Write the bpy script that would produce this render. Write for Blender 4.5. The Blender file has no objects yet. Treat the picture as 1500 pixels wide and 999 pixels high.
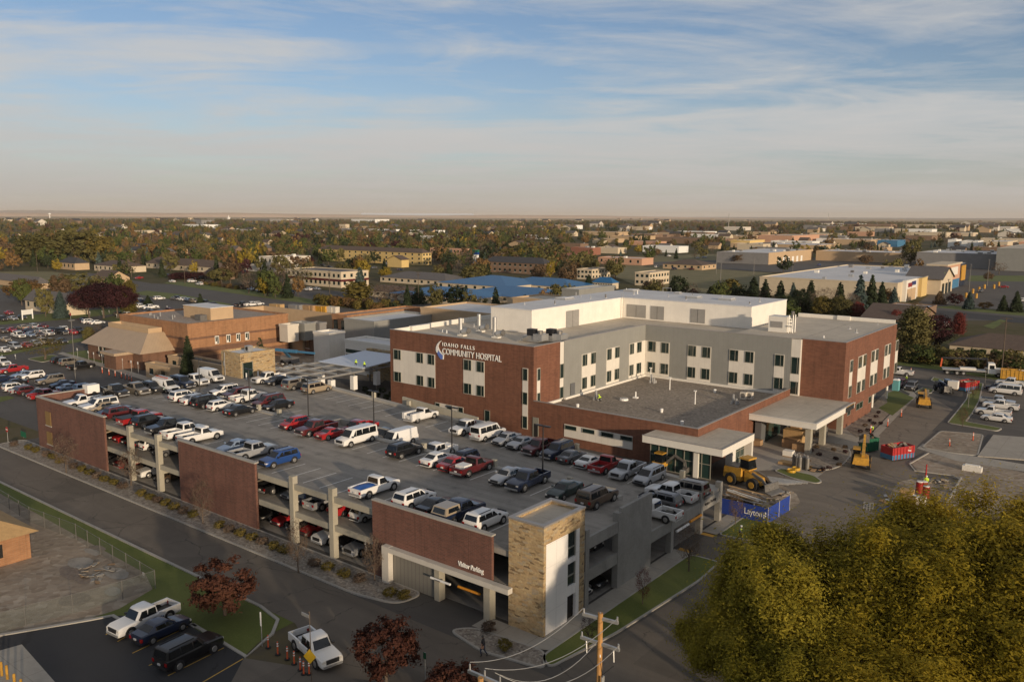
import bpy, bmesh, math, random
import numpy as np
from mathutils import Vector, Matrix
R = math.radians
rnd = random.Random(7)
SC = bpy.context.scene
COL = SC.collection
# ------------------------------------------------------------------ camera model (fitted to the place's straight lines)
F, PIT, ROL, YAW, H = 1226.2, 0.147113, 0.0040034, 0.665686, 35.0
cy_, sy_ = math.cos(YAW), math.sin(YAW)
FW = Vector((-sy_*math.cos(PIT), cy_*math.cos(PIT), -math.sin(PIT)))
RT0 = Vector((cy_, sy_, 0)); UP0 = RT0.cross(FW)
RT = RT0*math.cos(ROL) + UP0*math.sin(ROL); UP = -RT0*math.sin(ROL) + UP0*math.cos(ROL)
def ray(x, y): return FW*F + RT*(x-750) + UP*(499.5-y)
def P(x, y, z=0.0):
    r = ray(x, y); t = (z-H)/r.z
    return Vector((r.x*t, r.y*t, z))
def PX(x, y, X):
    r = ray(x, y); t = X/r.x; return Vector((X, r.y*t, H+r.z*t))
def PY(x, y, Y):
    r = ray(x, y); t = Y/r.y; return Vector((r.x*t, Y, H+r.z*t))
def proj(p):
    d = Vector(p) - Vector((0, 0, H)); w = d.dot(FW)
    return 750+F*d.dot(RT)/w, 499.5-F*d.dot(UP)/w
def onrow(px, Y, z):
    """X on the line y=Y, height z, that sits under picture column px"""
    lo, hi = -400.0, 60.0
    for _ in range(50):
        m = (lo+hi)/2
        if proj((m, Y, z))[0] < px: lo = m
        else: hi = m
    return lo
cam = bpy.data.cameras.new('camera'); camo = bpy.data.objects.new('camera', cam); COL.objects.link(camo)
cam.sensor_width = 36; cam.lens = 36*F/1500; cam.clip_start = 0.5; cam.clip_end = 60000
m = Matrix((RT, UP, -FW)).transposed().to_4x4(); m.translation = Vector((0, 0, H))
camo.matrix_world = m
SC.camera = camo
# ------------------------------------------------------------------ materials
MATS = {}
def newmat(name):
    m = bpy.data.materials.new(name); m.use_nodes = True
    nt = m.node_tree; b = nt.nodes['Principled BSDF']
    MATS[name] = m
    return m, nt, b
def N(nt, t, **k):
    n = nt.nodes.new(t)
    for a, v in k.items():
        if a.startswith('i_'):
            key = a[2:]
            key = int(key) if key.isdigit() else key.replace('_', ' ')
            n.inputs[key].default_value = v
        else: setattr(n, a, v)
    return n
def L(nt, a, b): nt.links.new(a, b)
def c4(c): return (c[0], c[1], c[2], 1)
def mixc(nt, fac, a, b, mode='MIX'):
    n = nt.nodes.new('ShaderNodeMix'); n.data_type = 'RGBA'; n.blend_type = mode
    for s, v in ((0, fac), (6, a), (7, b)):
        if hasattr(v, 'is_linked') or hasattr(v, 'links'): L(nt, v, n.inputs[s])
        elif s == 0: n.inputs[0].default_value = v
        else: n.inputs[s].default_value = c4(v)
    return n.outputs[2]
def mth(nt, op, a, b=0.0, clamp=False):
    n = nt.nodes.new('ShaderNodeMath'); n.operation = op; n.use_clamp = clamp
    for s, v in ((0, a), (1, b)):
        if hasattr(v, 'links'): L(nt, v, n.inputs[s])
        else: n.inputs[s].default_value = v
    return n.outputs[0]
def ramp(nt, f, stops):
    n = nt.nodes.new('ShaderNodeValToRGB'); e = n.color_ramp.elements
    while len(e) < len(stops): e.new(0.5)
    for q, (p, c) in zip(e, stops):
        q.position = p; q.color = c4(c) if not isinstance(c, (int, float)) else (c, c, c, 1)
    L(nt, f, n.inputs[0]); return n.outputs[0]
def noise(nt, vec, scale, detail=4, rough=0.55, dist=0.0):
    n = N(nt, 'ShaderNodeTexNoise'); n.inputs['Scale'].default_value = scale; n.inputs['Detail'].default_value = detail
    n.inputs['Roughness'].default_value = rough; n.inputs['Distortion'].default_value = dist
    if vec is not None: L(nt, vec, n.inputs['Vector'])
    return n.outputs[0]
def pos(nt): return N(nt, 'ShaderNodeNewGeometry').outputs['Position']
def objco(nt): return N(nt, 'ShaderNodeTexCoord').outputs['Object']
def vmul(nt, v, s):
    n = N(nt, 'ShaderNodeVectorMath', operation='MULTIPLY'); L(nt, v, n.inputs[0]); n.inputs[1].default_value = s
    return n.outputs[0]
def wallvec(nt, k=(1, 1)):
    s = N(nt, 'ShaderNodeSeparateXYZ'); L(nt, pos(nt), s.inputs[0])
    c = N(nt, 'ShaderNodeCombineXYZ'); L(nt, mth(nt, 'MULTIPLY', mth(nt, 'ADD', s.outputs[0], s.outputs[1]), k[0]), c.inputs[0])
    L(nt, mth(nt, 'MULTIPLY', s.outputs[2], k[1]), c.inputs[1]); return c.outputs[0]
def plain(name, col, rough=0.6, metal=0.0, coat=0.0, var=0.0, scale=2.0, emit=None, spec=None):
    m, nt, b = newmat(name)
    b.inputs['Base Color'].default_value = c4(col); b.inputs['Roughness'].default_value = rough
    b.inputs['Metallic'].default_value = metal; b.inputs['Coat Weight'].default_value = coat
    if spec is not None: b.inputs['Specular IOR Level'].default_value = spec
    if var:
        n = noise(nt, pos(nt), scale, 5, 0.65)
        L(nt, ramp(nt, n, [(0.3, [x*(1-var) for x in col]), (0.7, [min(1, x*(1+var)) for x in col])]), b.inputs['Base Color'])
    if emit:
        b.inputs['Emission Color'].default_value = c4(emit[0]); b.inputs['Emission Strength'].default_value = emit[1]
    return m
def brick(name, c1, c2, mortar, sc=1.0, bw=0.5, bh=0.16, rough=0.85, var=0.14):
    m, nt, b = newmat(name)
    t = N(nt, 'ShaderNodeTexBrick'); L(nt, wallvec(nt), t.inputs['Vector'])
    t.inputs['Scale'].default_value = sc; t.inputs['Brick Width'].default_value = bw; t.inputs['Row Height'].default_value = bh
    t.inputs['Mortar Size'].default_value = 0.012; t.inputs['Color1'].default_value = c4(c1); t.inputs['Color2'].default_value = c4(c2)
    t.inputs['Mortar'].default_value = c4(mortar); t.inputs['Bias'].default_value = 0.0
    n = noise(nt, pos(nt), 0.35, 6, 0.7); r = ramp(nt, n, [(0.25, 1-var), (0.75, 1+var)])
    n2 = noise(nt, vmul(nt, pos(nt), (0.6, 0.6, 7)), 1.0, 3, 0.6); r2 = ramp(nt, n2, [(0.3, 0.88), (0.7, 1.1)])
    c = mixc(nt, 1.0, mixc(nt, 1.0, t.outputs[0], r, 'MULTIPLY'), r2, 'MULTIPLY')
    s = N(nt, 'ShaderNodeSeparateXYZ'); L(nt, pos(nt), s.inputs[0])
    j = mth(nt, 'LESS_THAN', mth(nt, 'PINGPONG', mth(nt, 'ADD', s.outputs[0], s.outputs[1]), 3.3), .03)
    n3 = noise(nt, vmul(nt, pos(nt), (1.6, 1.6, .12)), 1.0, 4, .7); r3 = ramp(nt, n3, [(.35, .80), (.5, 1.0), (.7, 1.06)])
    c = mixc(nt, 1.0, c, r3, 'MULTIPLY')
    L(nt, mixc(nt, mth(nt, 'MULTIPLY', j, .5), c, [x*.4 for x in c1]), b.inputs['Base Color'])
    b.inputs['Roughness'].default_value = rough
    return m
def concrete(name, col, rough=0.85, stain=0.25, seams=None, sc=0.25, spots=0):
    m, nt, b = newmat(name)
    p = pos(nt)
    n = noise(nt, p, sc, 8, 0.7, 0.6); n2 = noise(nt, p, 3.5, 4, 0.7); n3 = noise(nt, vmul(nt, p, (1, 1, 0.25)), 0.9, 5, 0.6)
    f = mth(nt, 'ADD', mth(nt, 'MULTIPLY', n, 0.55), mth(nt, 'ADD', mth(nt, 'MULTIPLY', n2, 0.2), mth(nt, 'MULTIPLY', n3, 0.25)))
    col_ = ramp(nt, f, [(0.32, [x*(1-stain) for x in col]), (0.5, col), (0.68, [x*(1+stain*0.7) for x in col])])
    if seams:
        s = N(nt, 'ShaderNodeSeparateXYZ'); L(nt, p, s.inputs[0]); g = None
        for k, step in enumerate(seams):
            if not step: continue
            a = mth(nt, 'PINGPONG', s.outputs[k], step/2)
            a = mth(nt, 'LESS_THAN', a, 0.035)
            g = a if g is None else mth(nt, 'MAXIMUM', g, a)
        col_ = mixc(nt, mth(nt, 'MULTIPLY', g, 0.45), col_, [x*0.45 for x in col])
    if spots:
        v = N(nt, 'ShaderNodeTexVoronoi'); v.inputs['Scale'].default_value = spots; L(nt, p, v.inputs['Vector'])
        d = mth(nt, 'ADD', v.outputs['Distance'], mth(nt, 'MULTIPLY', n2, .25)); q = ramp(nt, d, [(.20, .8), (.30, .35), (.42, 0.0)])
        col_ = mixc(nt, mth(nt, 'MULTIPLY', q, .6), col_, [x*.35 for x in col])
        n4 = noise(nt, vmul(nt, p, (.035, .9, 1)), 1.0, 5, .65); col_ = mixc(nt, 1.0, col_, ramp(nt, n4, [(.35, .80), (.55, 1.0), (.7, 1.08)]), 'MULTIPLY')
    L(nt, col_, b.inputs['Base Color']); b.inputs['Roughness'].default_value = rough
    bp = N(nt, 'ShaderNodeBump'); bp.inputs['Strength'].default_value = 0.15; L(nt, n2, bp.inputs['Height']); L(nt, bp.outputs[0], b.inputs['Normal'])
    return m
def speck(name, cols, scale, rough=0.95, big=0.05, bump=0.5):
    """loose material: cells of several colours, with large patches"""
    m, nt, b = newmat(name); p = pos(nt)
    v = N(nt, 'ShaderNodeTexVoronoi'); v.inputs['Scale'].default_value = scale; L(nt, p, v.inputs['Vector'])
    s = N(nt, 'ShaderNodeSeparateColor'); L(nt, v.outputs['Color'], s.inputs[0])
    k = len(cols); c = ramp(nt, s.outputs[0], [(i/(k-1) if k > 1 else 0, q) for i, q in enumerate(cols)])
    n = noise(nt, p, big, 6, 0.65); r = ramp(nt, n, [(0.3, 0.75), (0.7, 1.2)])
    L(nt, mixc(nt, 1.0, c, r, 'MULTIPLY'), b.inputs['Base Color']); b.inputs['Roughness'].default_value = rough
    bp = N(nt, 'ShaderNodeBump'); bp.inputs['Strength'].default_value = bump; bp.inputs['Distance'].default_value = 0.05
    L(nt, v.outputs['Distance'], bp.inputs['Height']); L(nt, bp.outputs[0], b.inputs['Normal'])
    return m
def seamed(name, col, step=0.6, rough=0.45, metal=0.0, dark=0.75, hstep=0, roof=False):
    """metal panels with vertical seams (or roof seams along x)"""
    m, nt, b = newmat(name)
    s = N(nt, 'ShaderNodeSeparateXYZ'); L(nt, pos(nt), s.inputs[0])
    u = mth(nt, 'ADD', s.outputs[0], s.outputs[1])
    g = mth(nt, 'LESS_THAN', mth(nt, 'PINGPONG', u, step/2), 0.03)
    if hstep: g = mth(nt, 'MAXIMUM', g, mth(nt, 'LESS_THAN', mth(nt, 'PINGPONG', s.outputs[2], hstep/2), 0.02))
    n = noise(nt, pos(nt), 0.5, 4); c = ramp(nt, n, [(0.3, [x*0.93 for x in col]), (0.7, [min(1, x*1.05) for x in col])])
    L(nt, mixc(nt, g, c, [x*dark for x in col]), b.inputs['Base Color'])
    b.inputs['Roughness'].default_value = rough; b.inputs['Metallic'].default_value = metal
    return m
def foliage(name, cols, rough=0.8, tr=.28):
    m, nt, b = newmat(name)
    oi = N(nt, 'ShaderNodeObjectInfo'); g = N(nt, 'ShaderNodeNewGeometry')
    n = noise(nt, g.outputs['Position'], 0.55, 3, 0.7); n2 = noise(nt, g.outputs['Position'], 4.0, 2, 0.6)
    f = mth(nt, 'ADD', mth(nt, 'MULTIPLY', n, 0.5), mth(nt, 'MULTIPLY', n2, 0.5))
    f = mth(nt, 'ADD', f, mth(nt, 'MULTIPLY', mth(nt, 'SUBTRACT', oi.outputs['Random'], 0.5), 0.22))
    k = len(cols); c = ramp(nt, f, [(0.3+0.4*i/(k-1), q) for i, q in enumerate(cols)])
    L(nt, c, b.inputs['Base Color']); b.inputs['Roughness'].default_value = rough
    b.inputs['Specular IOR Level'].default_value = 0.15
    t = N(nt, 'ShaderNodeBsdfTranslucent'); L(nt, c, t.inputs[0])
    mx = N(nt, 'ShaderNodeMixShader'); mx.inputs[0].default_value = tr
    L(nt, b.outputs[0], mx.inputs[1]); L(nt, t.outputs[0], mx.inputs[2])
    L(nt, mx.outputs[0], nt.nodes['Material Output'].inputs[0])
    return m
def grass(name, a, b_, c_):
    m, nt, b = newmat(name); p = pos(nt)
    n = noise(nt, p, 0.12, 7, 0.65); n2 = noise(nt, p, 6.0, 4, 0.8)
    f = mth(nt, 'ADD', mth(nt, 'MULTIPLY', n, 0.6), mth(nt, 'MULTIPLY', n2, 0.4))
    L(nt, ramp(nt, f, [(0.33, a), (0.5, b_), (0.66, c_)]), b.inputs['Base Color']); b.inputs['Roughness'].default_value = 0.95
    bp = N(nt, 'ShaderNodeBump'); bp.inputs['Strength'].default_value = 0.6; bp.inputs['Distance'].default_value = 0.06; L(nt, n2, bp.inputs['Height']); L(nt, bp.outputs[0], b.inputs['Normal'])
    return m
def asphalt(name, col, var=0.25, sc=0.12, rough=0.9):
    m, nt, b = newmat(name); p = pos(nt)
    n = noise(nt, p, sc, 8, 0.7, 1.2); n2 = noise(nt, p, 9.0, 3, 0.8); n3 = noise(nt, vmul(nt, p, (0.05, 0.8, 1)), 1.0, 4, 0.6)
    f = mth(nt, 'ADD', mth(nt, 'MULTIPLY', n, 0.5), mth(nt, 'ADD', mth(nt, 'MULTIPLY', n2, 0.2), mth(nt, 'MULTIPLY', n3, 0.3)))
    c = ramp(nt, f, [(0.3, [x*(1-var) for x in col]), (0.52, col), (0.7, [x*(1+var) for x in col])])
    nd = noise(nt, p, .6, 4, .6); cv = N(nt, 'ShaderNodeCombineXYZ'); L(nt, mth(nt, 'MULTIPLY', nd, 2.2), cv.inputs[0]); L(nt, mth(nt, 'MULTIPLY', n, 2.0), cv.inputs[1])
    va = N(nt, 'ShaderNodeVectorMath', operation='ADD'); L(nt, p, va.inputs[0]); L(nt, cv.outputs[0], va.inputs[1])
    v = N(nt, 'ShaderNodeTexVoronoi', feature='DISTANCE_TO_EDGE'); v.inputs['Scale'].default_value = .16; L(nt, va.outputs[0], v.inputs['Vector'])
    k = mth(nt, 'MULTIPLY', mth(nt, 'LESS_THAN', v.outputs['Distance'], .008), ramp(nt, n, [(.42, 0.0), (.55, .75)]))
    v2 = N(nt, 'ShaderNodeTexVoronoi', distance='CHEBYCHEV'); v2.inputs['Scale'].default_value = .11; L(nt, p, v2.inputs['Vector']); sc2 = N(nt, 'ShaderNodeSeparateColor'); L(nt, v2.outputs['Color'], sc2.inputs[0])
    c = mixc(nt, 1.0, c, ramp(nt, sc2.outputs[0], [(0, .86), (.2, 1.0), (.85, 1.0), (1, 1.14)]), 'MULTIPLY')
    L(nt, mixc(nt, k, c, [x*.4 for x in col]), b.inputs['Base Color'])
    b.inputs['Roughness'].default_value = rough
    return m
def stone(name):
    m, nt, b = newmat(name)
    w = wallvec(nt, (1.9, 5.6))
    v = N(nt, 'ShaderNodeTexVoronoi'); v.inputs['Scale'].default_value = 1.0; v.distance = 'CHEBYCHEV'; v.inputs['Randomness'].default_value = 0.8; L(nt, w, v.inputs['Vector'])
    s = N(nt, 'ShaderNodeSeparateColor'); L(nt, v.outputs['Color'], s.inputs[0])
    c = ramp(nt, s.outputs[0], [(0, (.15, .10, .055)), (0.15, (.33, .235, .12)), (0.42, (.44, .325, .175)), (0.66, (.40, .27, .135)), (0.85, (.34, .285, .2)), (1, (.50, .37, .19))])
    n = noise(nt, pos(nt), 5, 4); r = ramp(nt, n, [(0.3, 0.8), (0.7, 1.15)])
    L(nt, mixc(nt, 1, c, r, 'MULTIPLY'), b.inputs['Base Color']); b.inputs['Roughness'].default_value = 0.9
    bp = N(nt, 'ShaderNodeBump'); bp.inputs['Strength'].default_value = 0.6; bp.inputs['Distance'].default_value = 0.06
    L(nt, s.outputs[1], bp.inputs['Height']); L(nt, bp.outputs[0], b.inputs['Normal'])
    return m
def glassy(name, col=(.02, .03, .03), rough=0.06):
    m, nt, b = newmat(name)
    b.inputs['Base Color'].default_value = c4(col); b.inputs['Roughness'].default_value = rough
    b.inputs['Specular IOR Level'].default_value = 0.7
    return m

BRICK_H = brick('hospital_brick', (.20, .081, .045), (.155, .061, .034), (.14, .085, .06), bw=0.6, bh=0.2)
BRICK_G = brick('garage_brick', (.165, .068, .046), (.12, .05, .035), (.15, .105, .085), bw=0.45, bh=0.15)
BRICK_T = brick('tan_brick', (.34, .17, .08), (.29, .14, .065), (.3, .2, .12), bw=0.6, bh=0.2)
BRICK_TD = brick('brown_brick', (.17, .085, .05), (.14, .07, .042), (.16, .11, .08), bw=0.6, bh=0.2)
STONE = stone('ledge_stone')
CONC = concrete('cast_concrete', (.27, .26, .235), stain=0.35)
CONC_S = concrete('column_concrete', (.34, .315, .25), stain=0.25)
DECK = concrete('deck_concrete', (.265, .245, .215), stain=0.34, seams=(18.0, 9.0, 0), sc=0.13, spots=.42)
WALK = concrete('walk_concrete', (.35, .32, .27), stain=0.22, seams=(3.0, 3.0, 0))
CURB = concrete('kerb_concrete', (.36, .34, .30), stain=0.2)
ASPH = asphalt('old_asphalt', (.085, .077, .068), 0.22)
ASPH_N = asphalt('new_asphalt', (.032, .032, .034), 0.2)
ASPH_L = asphalt('dusty_asphalt', (.135, .115, .092), 0.3)
DUSTY = asphalt('tracked_dirt', (.185, .155, .12), 0.35, .2)
GRASS = grass('lawn', (.068, .088, .015), (.105, .128, .022), (.15, .16, .04))
GRASS_D = grass('dry_grass', (.105, .10, .038), (.165, .145, .06), (.23, .185, .09))
GRAVEL = speck('river_gravel', [(.12, .10, .085), (.27, .24, .2), (.2, .165, .13), (.36, .33, .28), (.24, .2, .16)], 5.0)
ROOFGR = speck('roof_gravel', [(.17, .14, .11), (.30, .255, .2), (.225, .185, .145), (.36, .31, .25)], 3.2)
ROOFTAN = speck('roof_ballast', [(.25, .2, .16), (.36, .3, .25), (.3, .25, .2)], 2.5, bump=0.2)
DIRT = speck('yard_dirt', [(.22, .17, .12), (.31, .255, .19), (.26, .205, .15), (.37, .315, .245)], 1.6, big=0.15)
WHITE = seamed('white_panel', (.68, .64, .565), 1.1, 0.5, dark=0.86)
WPENT = seamed('white_penthouse_panel', (.80, .76, .68), 1.2, 0.5, dark=0.93)
GREY = seamed('grey_panel', (.255, .255, .235), 0.9, 0.45, dark=0.9)
GREYD = plain('dark_grey_panel', (.12, .125, .13), 0.5)
LOUV = seamed('louvre', (.30, .29, .27), 50, 0.5, hstep=0.25, dark=0.6)
MEMB = concrete('white_membrane', (.62, .62, .62), stain=0.2, sc=0.1, seams=(3.0, 14.0, 0))
MEMBT = concrete('tan_membrane', (.50, .44, .35), stain=0.3, sc=0.1, seams=(3.0, 14.0, 0))
FASC = plain('fascia_white', (.72, .69, .62), 0.5, var=0.04)
CAP = plain('coping_metal', (.33, .31, .29), 0.4, 0.3)
GLASS = glassy('window_glass', (.012, .026, .024))
GLASSC = glassy('curtain_glass', (.02, .045, .04))
FRAME = plain('window_frame', (.30, .29, .24), 0.4, 0.2)
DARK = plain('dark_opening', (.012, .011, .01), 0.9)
BLACKM = plain('black_metal', (.018, .018, .02), 0.45)
GALV = plain('galvanised_steel', (.46, .46, .45), 0.4, 0.6, var=0.12)
STEEL = plain('dull_steel', (.2, .19, .175), 0.5, 0.5, var=0.2)
YEL = plain('machine_yellow', (.47, .25, .03), 0.6, var=0.3)
ORANGE = plain('safety_orange', (.6, .10, .03), 0.6)
HIVIS = plain('hi_vis', (.62, .85, .05), 0.7)
RED = plain('red_paint', (.36, .025, .025), 0.45, var=0.15)
BLUE = plain('blue_paint', (.05, .17, .30), 0.5, var=0.15)
BLUEB = plain('banner_blue', (.012, .04, .24), 0.7, var=0.12, scale=0.8)
TARP = plain('tarp_blue', (.02, .10, .36), 0.55, var=0.2)
GREEN = plain('bin_green', (.012, .12, .06), 0.5, var=0.15)
WOOD = plain('wood_plank', (.33, .21, .11), 0.8, var=0.25, scale=1.5)
POLEW = plain('pole_wood', (.38, .20, .065), 0.8, var=0.25, scale=3)
OSB = plain('osb_sheathing', (.42, .27, .12), 0.85, var=0.15)
CARD = plain('cardboard', (.36, .22, .11), 0.85, var=0.2)
WHT = plain('white_paint', (.78, .77, .73), 0.5)
STRIPE = plain('stall_paint', (.62, .61, .58), 0.8, var=0.2, scale=3)
YSTR = plain('yellow_stall_paint', (.55, .34, .06), 0.8, var=0.2, scale=3)
SKIN = plain('skin', (.42, .24, .16), 0.6)
CLOTHD = plain('dark_cloth', (.018, .018, .022), 0.9)
JEAN = plain('denim', (.05, .06, .09), 0.9)
BARK = plain('bark', (.10, .075, .055), 0.95, var=0.25, scale=4)
ROOFB = plain('brown_shingle', (.105, .075, .058), 0.9, var=0.18, scale=1.2)
ROOFG = plain('grey_shingle', (.12, .11, .105), 0.9, var=0.18, scale=1.2)
ROOFK = plain('charcoal_shingle', (.05, .05, .055), 0.9, var=0.15, scale=1.2)
ROOFBL = seamed('blue_metal_roof', (.015, .115, .27), 0.9, 0.4, dark=0.82)
ROOFT = seamed('tan_metal_roof', (.40, .30, .20), 0.75, 0.45, dark=0.85)
ROOFR = plain('red_tile', (.26, .11, .07), 0.85, var=0.2, scale=2)
TANW = plain('tan_stucco', (.46, .33, .2), 0.85, var=0.07, scale=0.6)
CREAMW = plain('cream_stucco', (.55, .46, .33), 0.85, var=0.06, scale=0.6)
PALEW = plain('pale_siding', (.58, .53, .45), 0.8, var=0.05, scale=0.6)
BROWNW = plain('brown_siding', (.2, .13, .085), 0.85, var=0.1, scale=0.6)
GREYW = plain('grey_block', (.21, .205, .2), 0.85, var=0.1, scale=0.4)
PINKW = plain('salmon_stucco', (.50, .29, .19), 0.85, var=0.06, scale=0.6)
YELW = plain('yellow_stucco', (.58, .42, .17), 0.85, var=0.05, scale=0.6)
FOL = dict(
 green=foliage('leaves_green', [(.041, .058, .017), (.076, .097, .028), (.117, .131, .041)]),
 olive=foliage('leaves_olive', [(.083, .077, .028), (.138, .124, .044), (.193, .166, .063)]),
 yellow=foliage('leaves_yellow', [(.152, .110, .017), (.276, .207, .030), (.400, .290, .055)]),
 orange=foliage('leaves_orange', [(.124, .076, .028), (.207, .124, .047), (.276, .166, .069)]),
 rust=foliage('leaves_rust', [(.083, .055, .030), (.138, .090, .050), (.186, .124, .072)]),
 dark=foliage('leaves_dark_green', [(.017, .026, .012), (.033, .047, .022), (.055, .069, .033)]),
 burg=foliage('leaves_burgundy', [(.022, .008, .011), (.048, .017, .02), (.085, .034, .034)]),
 crab=foliage('leaves_rusty_red', [(.045, .017, .013), (.09, .036, .024), (.14, .062, .036)]),
 red=foliage('leaves_red', [(.097, .021, .021), (.179, .044, .036), (.248, .069, .055)]),
 spruce=foliage('needles_blue', [(.041, .062, .055), (.076, .110, .097), (.124, .159, .138)]),
 grey=foliage('twigs_grey_brown', [(.097, .069, .050), (.152, .110, .080), (.207, .159, .117)]),
 willow=foliage('leaves_willow', [(.17, .14, .013), (.32, .245, .022), (.48, .35, .04)], tr=.42),
 willowg=foliage('leaves_willow_green', [(.11, .105, .012), (.22, .19, .02), (.36, .29, .035)], tr=.42),
 sage=foliage('leaves_sage', [(.09, .08, .02), (.15, .12, .03), (.22, .17, .05)]),
)
TYRE = plain('tyre_rubber', (.012, .012, .012), 0.8)
RIM = plain('alloy_rim', (.42, .41, .39), 0.35, 0.7)
CGLASS = glassy('car_glass', (.008, .010, .012), 0.05)
TRIM = plain('black_trim', (.02, .02, .022), 0.5)
LAMP = plain('headlamp_lens', (.62, .6, .55), 0.12)
TAIL = plain('tail_lamp_lens', (.30, .012, .012), 0.2)
PLATE = plain('number_plate', (.6, .58, .55), 0.5)
def paint(name, c, metal=0.0): return plain(name, c, 0.32, metal, coat=0.6)
PAINT = dict(white=paint('white_car_paint', (.72, .71, .68)), black=paint('black_car_paint', (.008, .008, .009)), red=paint('red_car_paint', (.30, .015, .018)),
 maroon=paint('maroon_car_paint', (.085, .012, .014)), silver=paint('silver_car_paint', (.40, .41, .42), 0.35), grey=paint('grey_car_paint', (.13, .13, .135), 0.3),
 navy=paint('navy_car_paint', (.010, .018, .045)), blue=paint('blue_car_paint', (.012, .05, .19)), tan=paint('tan_car_paint', (.36, .29, .2), 0.2),
 brown=paint('brown_car_paint', (.10, .065, .04), 0.2), green=paint('dark_green_car_paint', (.012, .03, .026)), lightblue=paint('pale_blue_car_paint', (.26, .33, .43), 0.3),
 teal=paint('teal_car_paint', (.05, .25, .26)), pewter=paint('pewter_car_paint', (.21, .185, .15), 0.3), yellow=paint('yellow_car_paint', (.6, .36, .03)))
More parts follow.
